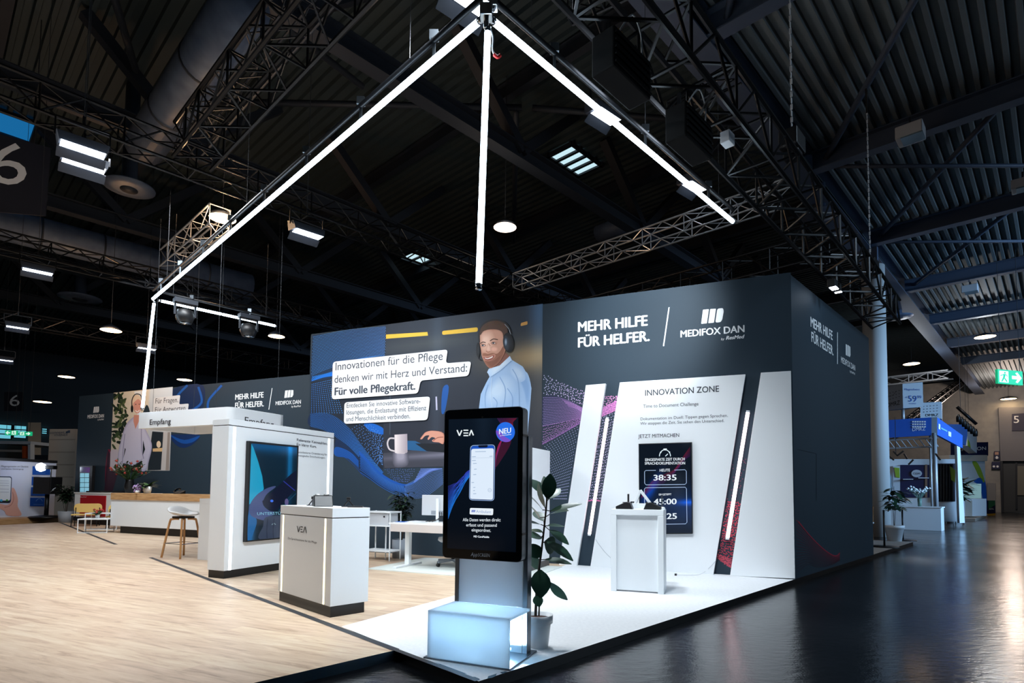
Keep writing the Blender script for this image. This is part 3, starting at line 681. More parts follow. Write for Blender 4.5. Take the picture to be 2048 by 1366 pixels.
rl = random.Random(3)
for k in range(90):
    x = rl.uniform(728, 815); y = rl.uniform(345, 700)
    if x > 815 - abs(y - 520) * .12: continue
    an = rl.uniform(0, PI); a.poly(rl.choice([(34, 52, 36), (58, 78, 48), (24, 38, 30), (88, 104, 66)]), ell(x, y, rl.uniform(14, 26), rl.uniform(6, 11), 8, an), off=a.base + .00012 * (a.k + 1) + k * .00001)
a.k += 6
a.poly((208, 200, 214), rounded([(708, 702), (756, 698), (752, 834), (704, 834)], 18))
# woman
a.soft((176, 174, 206), (206, 206, 230), [(845, 500), (870, 488), (912, 505), (935, 575), (965, 640), (973, 690), (955, 770), (936, 834), (898, 832), (920, 760), (905, 772), (850, 804), (792, 790), (782, 830), (750, 832), (752, 790), (760, 700), (788, 590), (812, 535)], 5, k=.9)
a.poly((26, 26, 32), [(790, 788), (850, 806), (908, 772), (900, 815), (870, 850), (800, 850), (778, 822)]); a.poly((206, 150, 132), [(752, 818), (785, 812), (800, 835), (755, 838)], True); a.poly((206, 150, 132), [(860, 818), (900, 815), (895, 834), (870, 834)], True)
a.line((160, 158, 190), [(800, 600), (790, 690), (784, 790)], 6); a.line((160, 158, 190), [(905, 560), (908, 690), (920, 760)], 6); a.poly((30, 40, 48), [(916, 640), (930, 700), (914, 740)]); a.poly((30, 40, 48), [(800, 690), (790, 760), (806, 700)])
a.poly((214, 150, 134), [(858, 480), (898, 480), (895, 510), (868, 570), (855, 520)]); a.poly((228, 204, 180), ell(878, 400, 32, 50)); a.poly((222, 160, 146), ell(880, 422, 26, 48))
a.poly((236, 214, 190), [(850, 405), (856, 370), (880, 352), (902, 366), (908, 400), (885, 378)], True); a.line((248, 240, 236), [(868, 450), (880, 460), (894, 448)], 6)
for e in ((870, 412), (892, 411)): a.poly((60, 56, 60), ell(e[0], e[1], 4, 3, 8))
a.line((26, 28, 32), [(846, 430), (846, 385), (862, 352), (885, 346), (905, 362), (912, 430)], 6); a.poly((22, 24, 28), ell(846, 440, 8, 24)); a.poly((22, 24, 28), ell(909, 432, 7, 20))
a.poly((220, 226, 232), rounded([(985, 372), (1155, 352), (1148, 412), (1210, 407), (1202, 462), (978, 476)], 10))
oo = a.off()
a.build('reception_print', M_['print'], wall_left)
b = MB(); text(b, PL, 'Für Fragen.', z1(996, 407), z1(1141, 398), 32 / 3.2, off=oo + .001); text(b, PL, 'Für Antworten.', z1(993, 463), z1(1195, 450), 32 / 3.2, off=oo + .001)
b.build('question_lettering', M_['letter_d'], wall_left, world=True)

# ================================================================== zone panels, light bars, wall screen
PZ = PW.shifted(.09)                        # front of the slanted white panels
def panel(px, label):
    b = MB(); b.slab(PZ, [PZ.px(*q) for q in px], -.075, 0)
    c = PZ.pt(*PZ.px((px[2][0] + px[3][0]) / 2, px[2][1])); t = thing('slanted_board', label, 'board', (c[0], c[1], 0), RA, 'slanted white zone panels')
    b.build('board', M_['white_panel'], t, world=True, bevel=.004); return t
panel([(1171.6, 770.2), (1211.4, 767.1), (1153.2, 1134), (1117.5, 1132.5)], 'narrow slanted white wall panel left of the INNOVATION ZONE text')
pm = panel([(1239.6, 764.8), (1490.9, 748.5), (1426.7, 1149.6), (1180.2, 1135.8)], 'widest white slanted wall panel with INNOVATION ZONE text')
panel([(1521.8, 745.2), (1581.9, 741.7), (1590.3, 1157.2), (1460, 1151.4)], 'tapered white wall panel at the right corner of the stand')
za = Zoom(1130, 720, 8.533); zb_ = Zoom(1370, 720, 8.533)
b = MB()
text(b, PZ, 'INNOVATION ZONE', za(1368, 612), zb_(582, 540), 100 / 8.533, off=.003, bold=.008)
text(b, PZ, 'JETZT MITMACHEN', za(1250, 1333), za(1950, 1312), 60 / 8.533, off=.003, bold=.004)
b.build('title_lettering', M_['letter_d'], pm, world=True)
b = MB()
text(b, PZ, 'Time to Document Challenge', za(1335, 818), zb_(230, 775), 56 / 8.533, off=.003)
text(b, PZ, 'Dokumentation im Duell: Tippen gegen Sprechen.', za(1290, 1030), zb_(732, 970), 48 / 8.533, off=.003)
text(b, PZ, 'Wir stoppen die Zeit. Sie sehen den Unterschied.', za(1285, 1108), zb_(668, 1058), 48 / 8.533, off=.003)
b.build('body_lettering', M_['letter_g'], pm, world=True)
PB = PW.shifted(.06)
def ledbar(p, q, label):
    A_, B_ = np.array(PB.pt(*PB.px(*p))), np.array(PB.pt(*PB.px(*q)))
    t = thing('light_bar', label, 'light bar', B_, RA, 'slanted light bars between the zone panels')
    b = MB(); b.tube([A_, B_], .028, 12); b.build('diffuser_tube', M_['ledp'], t, world=True)
    b = MB(); nn = np.array([*(-PB.n[:2]), 0]); b.tube([A_ + nn * .026, B_ + nn * .026], .016, 8); b.build('back_profile', M_['lgrey'], t, world=True)
    b = MB(); d = (B_ - A_) / np.linalg.norm(B_ - A_); b.tube([B_, B_ + d * .03], .028, 10); b.build('end_cap', M_['white'], t, world=True); b = MB(); b.tube([A_ - d * .03, A_], .028, 10); b.build('end_cap', M_['white'], t, world=True)
    return t
ledbar((1214.4, 838), (1178.8, 1068), 'left glowing light bar in the dark gap beside the narrow panel')
ledbar((1495.6, 825), (1455, 1075.5), 'right glowing light bar in the dark gap with red dots')
# wall screen on the middle panel
PT = PZ.shifted(.055)
zt = Zoom(1180, 860, 3.794)
tvq = [zt(368, 104), zt(772, 92), zt(778, 788), zt(374, 792)]
c = PT.pt(*PT.px(*tvq[3])); tv = thing('wall_screen', 'black upright screen with stopwatch and 38:35 on the white panel', 'screen', c, RA)
b = MB(); b.slab(PT, [PT.px(*q) for q in tvq], -.05, 0); b.build('housing', M_['rubber'], tv, world=True, bevel=.003)
a = Art(PT, zt, .0008, .0001)
def tvbg(u, v):
    c = np.array([2, 10, 22]) + math.exp(-((v - .72) / .22) ** 2) * (.35 + .65 * u) * np.array([2, 26, 62]) + math.exp(-((v - .66) / .03) ** 2 - ((u - .95) / .25) ** 2) * np.array([6, 60, 150])
    c = c + math.exp(-((u - .12 - (.62 - v) * .9) / .09) ** 2) * math.exp(-((v - .5) / .16) ** 2) * np.array([6, 50, 130]); return c
a.grid([zt_ for zt_ in [(374, 110), (767, 98), (772, 781), (380, 786)]], 30, 44, tvbg)
for k in range(9):
    t = k / 8; a.line((int(120 - 50 * t), 16 + int(10 * t), int(44 + 50 * t)), [(760, 130 + 70 * t), (716 + 10 * t, 190 + 30 * t), (640, 300 + 26 * t), (560, 340 + 60 * t), (470, 392 + 60 * t), (390, 500 + 20 * t)], 1.6)
a.line((230, 245, 255), [(569 + 42 * math.cos(t), 200 - 50 * math.sin(t)) for t in [PI * k / 16 for k in range(17)]], 6, sm=False)
a.line((230, 245, 255), [(557, 145), (583, 144)], 7, sm=False); a.line((230, 245, 255), [(570, 147), (570, 155)], 6, sm=False); a.line((230, 245, 255), [(572, 199), (591, 181)], 6, sm=False)
a.line((230, 245, 255), [(534, 165), (541, 173)], 6, sm=False); a.line((230, 245, 255), [(600, 173), (608, 165)], 6, sm=False)
fr = (176, 200, 236)
a.line(fr, [(500, 306)] + rounded([(412, 307), (413, 418)], 0)[:0] + [(424, 307), (414, 316), (415, 405), (426, 416), (720, 413), (732, 402), (731, 312), (720, 301), (640, 304)], 4, sm=False)
a.line(fr, [(422, 438), (413, 448), (416, 705), (428, 718), (724, 712), (736, 700), (732, 446), (722, 434), (422, 438)], 4, sm=False)
a.build('picture', M_['screen'], tv)
M_['letter_e'] = glow('screen_lettering', (236, 246, 255), .95)
b = MB()
text(b, PT, 'EINGESPARTE ZEIT DURCH', zt(419, 236), zt(719, 230), 20 / 3.794, off=.0045, bold=.015); text(b, PT, 'SPRACHDOKUMENTATION', zt(416, 263), zt(722, 261), 20 / 3.794, off=.0045, bold=.015)
text(b, PT, 'HEUTE', zt(529, 316), zt(607, 314), 20 / 3.794, off=.0045, bold=.012); text(b, PT, '38:35', zt(482, 383), zt(657, 381), 42 / 3.794, off=.0045, bold=.02)
text(b, PT, 'EINGETIPPT', zt(523, 497), zt(618, 495), 14 / 3.794, off=.0045, bold=.01); text(b, PT, '45:00', zt(482, 565), zt(658, 563), 42 / 3.794, off=.0045, bold=.02); text(b, PT, '06:25', zt(484, 676), zt(660, 674), 42 / 3.794, off=.0045, bold=.02)
b.build('lettering', M_['letter_e'], tv, world=True)

# ================================================================== podium with devices
po = G(1327.8, 1189.1)
rP = math.radians(-19.0)
def local(o, rz, q):
    d = np.array(q[:2]) - np.array(o[:2]); c, s = math.cos(rz), math.sin(rz); return np.array([c * d[0] + s * d[1], -s * d[0] + c * d[1]])
pl = po; W_ = float(np.linalg.norm(G(1221.2, 1182)[:2] - po[:2])); rP = math.atan2(*(po - G(1221.2, 1182))[[1, 0]])
t = thing('podium', 'white framed podium holding small devices before the zone panels', 'podium', po, rP)
hP = 1.07; fd = .44; th = .075
b = MB(); b.bx(-W_, -W_ + th, 0, fd, 0, hP - th); b.bx(-th, 0, 0, fd, 0, hP - th); b.bx(-W_, 0, 0, fd, hP - th, hP); b.build('frame', M_['white'], t, bevel=.004)
b = MB(); b.bx(-W_ + th, -th, .035, .055, .02, hP - th); b.build('front_panel', M_['white'], t)
b = MB(); b.bx(-.002, .0015, .10, .34, .22, .9); b.build('side_door', M_['white_panel'], t)
def pod(x, y): c, s = math.cos(rP), math.sin(rP); return np.array([po[0] + c * x - s * y, po[1] + s * x + c * y, hP])
def device(x, y, label, flip=1):
    t = thing('handset_dock', label, 'device', pod(x, y), rP, 'wedge docks on the podium')
    b = MB(); w_ = .17
    prof = [(-.11, 0), (.11, 0), (.075, .085), (.02, .095), (-.11, .035)]
    vs = [(q[0] * flip, -w_ / 2, q[1]) for q in prof] + [(q[0] * flip, w_ / 2, q[1]) for q in prof]; n = 5
    b.add(vs, [tuple(range(n)), tuple(range(n, 2 * n))[::-1]] + [(i, n + i, n + (i + 1) % n, (i + 1) % n) for i in range(n)]); b.build('body', M_['rubber'], t, bevel=.006)
    b = MB(); b.box((.0 * flip, 0, .088), (.05, .10, .01)); b.build('cradle', M_['gloss'], t); return t
device(-W_ + .17, .12, 'black wedge dock at the left end of the white podium', 1)
device(-.15, .14, 'black wedge dock at the right front of the white podium', -1)
t = thing('headset_stand', 'white folded headset stand with an A-shaped arch on podium', 'stand', pod(-.34, .26), rP)
b = MB(); b.bx(-.15, .13, -.10, .04, 0, .015); b.bx(-.15, .13, -.012, .0, .015, .075); b.build('base_tray', M_['white'], t, bevel=.004)
b = MB(); b.bar((-.07, .02, .015), (.015, .02, .25), .05, .035); b.bar((.015, .02, .25), (.16, .02, .06), .05, .035); b.build('arch', M_['white'], t, bevel=.004)
t = thing('computer_mouse', 'left dark mouse lying on the white headset tray', 'mouse', pod(-.43, .31) + np.array([0, 0, .0]), rP, 'dark mice on the podium')
b = MB(); b.lathe([(.0, .10), (.02, .098), (.035, .085), (.042, .06), (.04, 0), (0, 0)], sx=1.2, sy=.8, n=16); b.build('shell', M_['gloss'], t)
dup(t, pod(-.22, .31), rP, 'right dark mouse lying on the white headset tray')
t = thing('antenna_stick', 'upright black stick behind the left wedge dock on podium', 'stick', pod(-.475, .22), rP, 'upright sticks on podium'); b = MB(); b.bx(-.012, .012, -.01, .01, 0, .2); b.build('shaft', M_['rubber'], t, bevel=.004)
t = thing('phone_stand', 'small white phone stand with grey stick at podium right edge', 'stand', pod(-.055, .36), rP)
b = MB(); b.lathe([(.05, 0), (.05, .018), (.03, .03), (0, .032)], n=20); b.build('foot', M_['white'], t); b = MB(); b.bx(0, .016, -.008, .008, .03, .2); b.build('mast', M_['steel'], t, bevel=.003)
def cable(px, label, r=.0035, z=.006, onwall=None, m='lgrey'):
    pts = []
    for x, y, w_ in px:
        if w_ == 'f': pts.append(G(x, y, z))
        else: pts.append(np.array(PZ.pt(*PZ.px(x, y), .006)))
    pts = smooth_loop(pts, 5, False); b = MB(); b.tube(pts, r, 6)
    o = b.build('power_cable', M_[m], None); return tag(o, label, 'cable', 'thin cables hanging from the light bars')
cable([(1191, 1078, 'w'), (1199, 1090, 'w'), (1210, 1104, 'w'), (1222, 1116, 'w')], 'thin cable hanging from the left light bar towards podium')
cable([(1432, 1121, 'w'), (1421, 1133, 'w'), (1409, 1144, 'w'), (1396, 1149.5, 'f'), (1375, 1150.5, 'f'), (1353, 1149.5, 'f')], 'thin cable running from the right light bar along the floor')
tag((lambda b: b.build('power_plug', M_['rubber']))(MB().box(G(1351.5, 1151) + np.array([0, 0, .015]), (.03, .05, .03), rz=RA)), 'tiny black plug on the floor behind the podium', 'plug')

# ================================================================== tablet kiosk
ko = G(1018, 1341.6)
ko[2] = 0
k = thing('display_kiosk', 'tall tablet kiosk with frosted box foot at the platform corner', 'kiosk', ko, RA)
KW = .692; yc = .41; hb = .37
b = MB(); b.bx(-KW - .03, .005, -.005, .545, 0, .012); b.build('base_plate', M_['steel'], k, bevel=.002)
b = MB(); b.bx(-KW, 0, 0, .02, .012, hb); b.build('front_plate', M_['acryl'], k, bevel=.004)
b = MB(); b.bx(-KW, 0, .02, yc, hb - .02, hb); b.build('top_plate', M_['acryl'], k, bevel=.004)
b = MB(); b.bx(-KW, -KW + .02, .02, yc, .012, hb - .02); b.build('left_plate', M_['acryl'], k, bevel=.004)
b = MB(); b.bx(-KW + .045, -.075, yc + .004, yc + .07, .012, 1.72); b.build('column_panel', M_['acryl'], k)
for x in (-KW + .005, -.068):
    b = MB(); b.bx(x, x + .04, yc, yc + .085, .012, 1.74); b.build('steel_profile', M_['steel'], k, bevel=.003)
b = MB(); b.bx(-.55, -.12, .26, .31, .06, .075); b.build('lamp_strip', M_['flood_blue'] if 'flood_blue' in M_ else glow('kiosk_lamp', (120, 200, 255), 14.0), k)
def kw_(x, y, z=0): c, s = math.cos(RA), math.sin(RA); return np.array([ko[0] + c * x - s * y, ko[1] + s * x + c * y, z])
area('kiosk_box_light', kw_(-.33, .25, .09), tuple(kw_(-.33, .0, .20)), .45, 85, (.55, .82, 1.0), sy=.06)
area('kiosk_box_light', kw_(-.33, .32, .09), tuple(kw_(-.33, .42, .50)), .45, 150, (.55, .82, 1.0), sy=.06)
PK = Plane(kw_(0, yc - .105), RA)
zk = Zoom(870, 800, 9.752); zk2 = Zoom(870, 1060, 9.752); zf = Zoom(820, 780, 2.332)
hq = [zk(187, 190), zk(1722, 128), zk2(1682, 632), zk2(137, 545)]
uv = [PK.px(*q) for q in hq]
# true rectangle from the traced corners
u0 = (uv[0][0] + uv[3][0]) / 2; u1 = (uv[1][0] + uv[2][0]) / 2; zt0 = (uv[0][1] + uv[1][1]) / 2; zb0 = (uv[2][1] + uv[3][1]) / 2
b = MB(); b.slab(PK, rounded([(u0, zt0), (u1, zt0), (u1, zb0), (u0, zb0)], .045, 5), -.105, -.004); b.build('housing', M_['steel'], k, world=True)
b = MB(); b.slab(PK, rounded([(u0 + .004, zt0 - .004), (u1 - .004, zt0 - .004), (u1 - .004, zb0 + .004), (u0 + .004, zb0 + .004)], .043, 5), -.004, 0); b.build('glass_front', M_['gloss'], k, world=True)
for zz in (zt0 - .23, zb0 + .22):
    b = MB(); q0 = PK.pt(u1, zz, -.05); b.box(q0, (.006, .1, .018), rz=RA); b.build('side_joint', M_['rubber'], k, world=True)
b = MB(); q0 = PK.pt((u0 + u1) / 2, zt0 - .075, 0); b.box(q0, (.014, .003, .014), rz=RA); b.build('camera_lens', M_['rubber'], k, world=True)
a = Art(PK, zf, .0006, .00007)
def kbg(u, v): return np.array([10, 20, 32]) * (1 - v) + np.array([4, 9, 18]) * v + math.exp(-((u - .5) / .12) ** 2) * np.array([8, 10, 12]) * (1 - v)
a.grid([(181, 137), (505, 128), (494, 757), (174, 738)], 16, 30, kbg)
rr = random.Random(5)
for q in range(22):
    t = q / 21; a.line((int(30 + 20 * t), int(60 + 60 * (1 - t)), int(170 + 50 * (1 - t))), [(178, 600 - 150 * t), (200, 540 - 100 * t), (235, 470 - 55 * t + 10 * math.sin(q)), (262, 425 - 40 * t), (285, 395 - 25 * t)], 1.6)
for q in range(16):
    t = q / 15; a.line((int(96 + 60 * t), 34, int(70 + 40 * (1 - t))), [(398 + 4 * t, 370 - 70 * t), (404 + 10 * t, 315 - 60 * t), (428 + 16 * t, 240 - 30 * t), (448 + 30 * t, 185 - 14 * t), (420 + 60 * t, 150), (408 + 90 * t, 131)], 1.1)
a.poly((60, 22, 44), [(398, 360), (396, 300), (440, 235), (470, 200), (470, 250), (430, 320)], True, off=.001)
# badge
a.poly((40, 110, 230), ell(446, 196, 44, 46, 36)); a.poly((120, 80, 200), [(402, 190), (410, 215), (440, 242), (470, 236), (440, 215), (420, 195)], True)
# phone
a.poly((150, 178, 220), rounded([(282, 258), (398, 254), (394, 518), (276, 514)], 18, 6)); a.poly((20, 36, 84), rounded([(285, 261), (395, 257), (391, 515), (279, 511)], 15, 6)); a.poly((30, 84, 190), rounded([(287, 263), (393, 259), (393, 300), (286, 300)], 12, 5))
a.poly((222, 236, 252), rounded([(287, 275), (392, 272), (388, 512), (281, 508)], 10, 4)); a.poly((14, 22, 44), rounded([(318, 258), (365, 256), (362, 268), (321, 269)], 6, 3))
for y, x0, x1 in ((288, 305, 355), (312, 290, 308), (330, 290, 308), (343, 295, 312), (310, 372, 386), (370, 300, 312), (395, 296, 310), (432, 288, 300), (455, 296, 306), (470, 296, 304), (484, 296, 310)): a.line((160, 182, 210), [(x0, y), (x1, y - 1)], 3, sm=False)
a.line((190, 206, 226), [(285, 318), (390, 315)], 1.5, sm=False); a.line((150, 170, 200), ell(373, 467, 8, 8, 12) + [(381, 467)], 1.5, sm=False); a.line((150, 170, 200), [(369, 467), (377, 467)], 1.5, sm=False)
a.poly((232, 240, 248), rounded([(281, 550), (390, 553), (388, 584), (279, 580)], 6, 3))
for x in (291, 297, 303): a.line((60, 90, 190), [(x + 1, 559), (x - 1, 570)], 4, sm=False)
# VEA mark: V, three bars, caret
for q in ([(221, 187), (232, 213.5)], [(232, 213.5), (243, 188)], [(278, 213), (287.5, 187)], [(287, 187), (297, 212)]): a.line((238, 248, 252), q, 5.5, sm=False)
for y in (188, 201, 213): a.line((238, 248, 252), [(251, y), (273, y)], 5, sm=False)
a.build('picture', M_['screen'], k)
b = MB()
text(b, PK, 'NEU', zf(417, 207), zf(473, 200), 24 / 2.332, off=.0075, bold=.02); text(b, PK, 'zu Weihnachten', zf(421, 216), zf(474, 209), 5 / 2.332, off=.0075, bold=.01)
text(b, PK, 'Alle Daten werden direkt', zf(248, 612), zf(424, 613), 15 / 2.332, off=.0075); text(b, PK, 'erfasst und passend', zf(264, 636), zf(406, 638), 15 / 2.332, off=.0075); text(b, PK, 'eingeordnet.', zf(289, 659), zf(379, 662), 15 / 2.332, off=.0075)
text(b, PK, 'MD CareMobile', zf(299, 687), zf(371, 690), 9 / 2.332, off=.0075, bold=.015)
b.build('screen_lettering', M_['letter_e'], k, world=True)
b = MB(); text(b, PK, 'Ambulant', zf(310, 572), zf(380, 575), 13 / 2.332, off=.0075); b.build('button_lettering', glow('pale_blue_text', (150, 176, 226), .8), k, world=True)
b = MB(); text(b, PK, 'App', zf(284, 774), zf(316, 776), 17 / 2.332, off=.002, bold=.015, shear=.2); text(b, PK, 'SCREEN', zf(317, 776), zf(373, 779), 15 / 2.332, off=.002, shear=.15); b.build('maker_lettering', M_['lgrey'], k, world=True)

# ================================================================== plants
def leafmesh(mb, base, d, up, L, wd, bend=.25, n=6, fold=.12):
    base = Vector(base); d = Vector(d).normalized(); up = Vector(up); up = (up - d * up.dot(d)).normalized(); sd = d.cross(up)
    vs = []; fs = []
    for i in range(n + 1):
        t = i / n; wv = wd / 2 * (math.sin(PI * min(1, t * .96 + .02)) ** .75) * (1.0 if t < .6 else 1 - .25 * (t - .6))
        c = base + d * (L * t) - up * (bend * L * t * t)
        vs += [c + sd * wv + up * fold * wv, c, c - sd * wv + up * fold * wv]
    for i in range(n):
        k_ = i * 3; fs += [(k_, k_ + 1, k_ + 4, k_ + 3), (k_ + 1, k_ + 2, k_ + 5, k_ + 4)]
    o = mb.smooth; mb.smooth = True; mb.add(vs, fs); mb.smooth = o
def pot(t, prof, m, soil_r, soil_z, n=28):
    b = MB(); b.lathe(prof, n=n); b.build('pot', m, t)
    b = MB(); b.lathe([(soil_r, soil_z), (0, soil_z + .008)], n=20); b.build('soil', M_['soil'], t)
# rubber plant beside the kiosk
fp = G(1076, 1293); t = thing('rubber_plant', 'rubber plant with large dark leaves in white pot beside kiosk', 'plant', fp)
pot(t, [(0, 0), (.085, 0), (.105, .18), (.108, .20), (.122, .20), (.125, .265), (.112, .265), (.106, .22), (0, .22)], M_['white'], .107, .235)
Pf = lambda x, y: at(x, y, fp[1]) - np.array([fp[0], fp[1], 0])
b = MB(); st1 = smooth_loop([Pf(1071, 1232), Pf(1074, 1170), Pf(1079, 1130), Pf(1085, 1085), Pf(1092, 1020), Pf(1094, 990), Pf(1095, 968)], 4, False); b.tube(st1, [.012 - .007 * i / len(st1) for i in range(len(st1))], 8)
b.tube(smooth_loop([Pf(1078, 1232), Pf(1079, 1190), Pf(1082, 1150)], 4, False), .007, 6); b.build('stem', M_['stem'], t)
lv = [  # base px, tip px, depth of the tip, width, facing
    ((1094, 1003), (1101, 952), -.02, .115, 'f'), ((1092, 1020), (1072, 972), -.08, .085, 's'), ((1088, 1024), (1062, 990), -.10, .09, 'u'), ((1094, 1025), (1157, 1003), .0, .085, 'u'),
    ((1095, 1030), (1128, 1016), -.16, .11, 'u'), ((1090, 992), (1066, 958), .06, .11, 'u'), ((1080, 1040), (1060, 1005), -.12, .10, 'u'), ((1090, 1045), (1072, 1022), .12, .10, 'u'),
    ((1091, 1052), (1130, 1050), .10, .06, 'u'), ((1095, 1058), (1135, 1082), -.05, .105, 'u'), ((1088, 1066), (1062, 1058), .08, .06, 'u'), ((1086, 1075), (1058, 1068), -.06, .13, 'u'),
    ((1088, 1080), (1143, 1112), -.06, .12, 'u'), ((1086, 1082), (1115, 1100), .14, .14, 'f'), ((1083, 1092), (1060, 1108), -.05, .12, 'f'), ((1083, 1120), (1062, 1130), .06, .11, 'f'),
    ((1086, 1118), (1139, 1122), -.02, .085, 'u'), ((1080, 1134), (1081, 1184), -.12, .155, 'f'), ((1095, 1160), (1130, 1200), .0, .085, 's'), ((1072, 1188), (1078, 1208), -.06, .08, 'f'),
    ((1093, 978), (1086, 954), .05, .07, 's'), ((1096, 1000), (1120, 975), .10, .09, 'u'), ((1084, 1050), (1062, 1040), -.14, .09, 'u')]
for bp, tp, dy, wd, fc in lv:
    p0 = Vector(Pf(*bp)); p1 = Vector(Pf(*tp)) + Vector((0, dy, 0)); d = p1 - p0
    up = {'f': Vector((.15, -1, .2)), 'u': Vector((.05, -.45, 1)), 's': Vector((-.8, -.5, .4))}[fc]
    b = MB(); leafmesh(b, p0 + d * .1, d, up, d.length * .98, wd * 1.12, .12); lf = b.build('leaf', M_['leaf'], t)
    q0 = min(st1, key=lambda q: (Vector(q) - p0).length); b = MB(); b.tube([q0, p0 + d * .12], .004, 5); b.build('petiole', M_['stem'], lf)
def bush(name, label, loc, potprof, potm, soil_r, soil_z, h0, h1, rad, nleaf, lsize, m, seed, stems=5, cat='plant', group=None, upright=.6, single=True):
    t = thing(name, label, cat, loc, 0, group); pot(t, potprof, potm, soil_r, soil_z); R_ = random.Random(seed)
    b = MB(); tips = []
    for s in range(stems):
        an = 2 * PI * s / stems + R_.uniform(-.3, .3); rr_ = rad * R_.uniform(.1, .55); top = (rr_ * math.cos(an), rr_ * math.sin(an), h0 + (h1 - h0) * R_.uniform(.6, .98))
        pts = [(top[0] * .15, top[1] * .15, soil_z), (top[0] * .5, top[1] * .5, (soil_z + top[2]) / 2), top]; b.tube(smooth_loop(pts, 4, False), .006, 5); tips.append(pts)
    b.build('stem', M_['stem'], t); b = MB()
    for q in range(nleaf):
        pts = R_.choice(tips); k_ = R_.uniform(.35, 1.0); p = Vector(pts[1]).lerp(Vector(pts[2]), (k_ - .35) / .65)
        if p.z < h0: p.z = h0 + R_.uniform(0, .3) * (h1 - h0)
        an = R_.uniform(0, 2 * PI); d = Vector((math.cos(an), math.sin(an), R_.uniform(-.3, 1.0) * upright)); leafmesh(b, p, d, (0, 0, 1), lsize * R_.uniform(.7, 1.25), lsize * .36, R_.uniform(.1, .5), 4)
    b.build('foliage', m, t); return t
cyl = lambda r0, r1, h: [(0, 0), (r0, 0), (r1, h), (r1 - .012, h), (r1 - .02, h - .04), (0, h - .04)]
bush('potted_bamboo', 'bushy potted plant in grey pot behind the white desk', G(801, 1115.5), cyl(.155, .165, .35), M_['grey'], .15, .32, .55, 1.35, .30, 230, .17, M_['leaf3'], 2, 9)
bush('potted_laurel', 'dark leafy shrub in round grey pot left of the red counter', G(131, 1045), cyl(.20, .24, .40), M_['grey'], .22, .37, .45, 1.4, .55, 420, .2, M_['leaf3'], 4, 9)

# ================================================================== VEA counter
rC = math.radians(45); vo = G(660.2, 1235.4)
v = thing('info_counter', 'white counter with VEA lettering and warm light strips', 'counter', vo, rC)
b = MB(); b.bx(0, .385, 0, 1.22, 0, .11); b.build('plinth', M_['black'], v)
b = MB(); b.bx(-.008, .425, -.008, 1.24, .11, .995); b.build('body', M_['white'], v, bevel=.003)
b = MB(); b.bx(.0, .415, 0, 1.23, .995, 1.005); b.build('shadow_gap', M_['black'], v)
b = MB(); b.bx(-.008, .425, -.008, 1.24, 1.005, 1.102); b.build('counter_top', M_['white'], v, bevel=.003)
def vw(x, y, z=0): c, s = math.cos(rC), math.sin(rC); return np.array([vo[0] + c * x - s * y, vo[1] + s * x + c * y, z])
PV = Plane(vw(-.008, 0), rC - PI / 2); zv = Zoom(540, 960, 8.533)
for px in ((950, 655), (232, 575)):
    u, z = PV.px(*zv(*px)); b = MB(); b.slab(PV, [(u - .014, .115), (u + .014, .115), (u + .014, .99), (u - .014, .99)], .0, .003); b.build('light_strip', M_['ledw'], v, world=True)
a = MB()
def seg(P, z, pts, wd, off):
    ar = Art(P, z, off, 0); ar.line((0, 0, 0), pts, wd, sm=False); return ar.mb
b = MB(); b.cuts.append((0, 0))
for q, w_ in (([(468, 785), (490, 890)], 10), ([(490, 890), (516, 795)], 10), ([(572, 895), (602, 795)], 10), ([(602, 795), (625, 905)], 10), ([(527, 798), (566, 802)], 16), ([(527, 842), (556, 846)], 16), ([(527, 884), (566, 889)], 16)):
    s_ = seg(PV, zv, q, w_, .004); b.add(s_.v, s_.f)
text(b, PV, 'Die Sprachassistenz für die Pflege', zv(312, 1008), zv(803, 1085), 34 / 8.533, off=.004)
b.build('logo_lettering', M_['letter_k'], v, world=True)
t = thing('desk_phone', 'black wedge-shaped desk phone in the middle of VEA counter', 'phone', vw(.20, .62, 1.102), rC - PI / 2 - .35)
b = MB(); prof = [(-.14, 0), (.12, 0), (.06, .12), (.0, .125), (-.14, .05)]; n = 5
vs = [(q[0], -.10, q[1]) for q in prof] + [(q[0], .10, q[1]) for q in prof]; b.add(vs, [tuple(range(n)), tuple(range(n, 2 * n))[::-1]] + [(i, n + i, n + (i + 1) % n, (i + 1) % n) for i in range(n)]); b.build('body', M_['rubber'], t, bevel=.008)
b = MB(); b.bar((-.09, -.06, .085), (.0, -.06, .132), .045, .012); b.build('handset_rest', M_['gloss'], t); b = MB(); b.bar((-.1, .04, .082), (.0, .04, .132), .06, .008); b.build('keypad', M_['gloss'], t)
def clamp(loc, rz, label):
    t = thing('table_microphone', label, 'microphone', loc, rz, 'small black holders on the VEA counter')
    b = MB(); b.bar((-.05, 0, .005), (.0, 0, .075), .012); b.bar((.06, 0, .005), (.0, 0, .075), .012); b.bx(-.07, .07, -.03, .03, 0, .008); b.build('legs', M_['rubber'], t)
    b = MB(); b.box((0, 0, .09), (.045, .03, .035)); b.build('head', M_['rubber'], t, bevel=.008); return t
clamp(vw(.24, .93, 1.102), .3, 'small black holder left of the desk phone on VEA counter')
clamp(vw(.34, .30, 1.102), .1, 'small black holder right of the desk phone on VEA counter')
t = tag(MB().box(vw(.33, .13, 1.11), (.16, .09, .014), rz=.15).build('tablet', M_['rubber'], bevel=.003), 'flat black slab lying at right end of VEA counter', 'tablet')

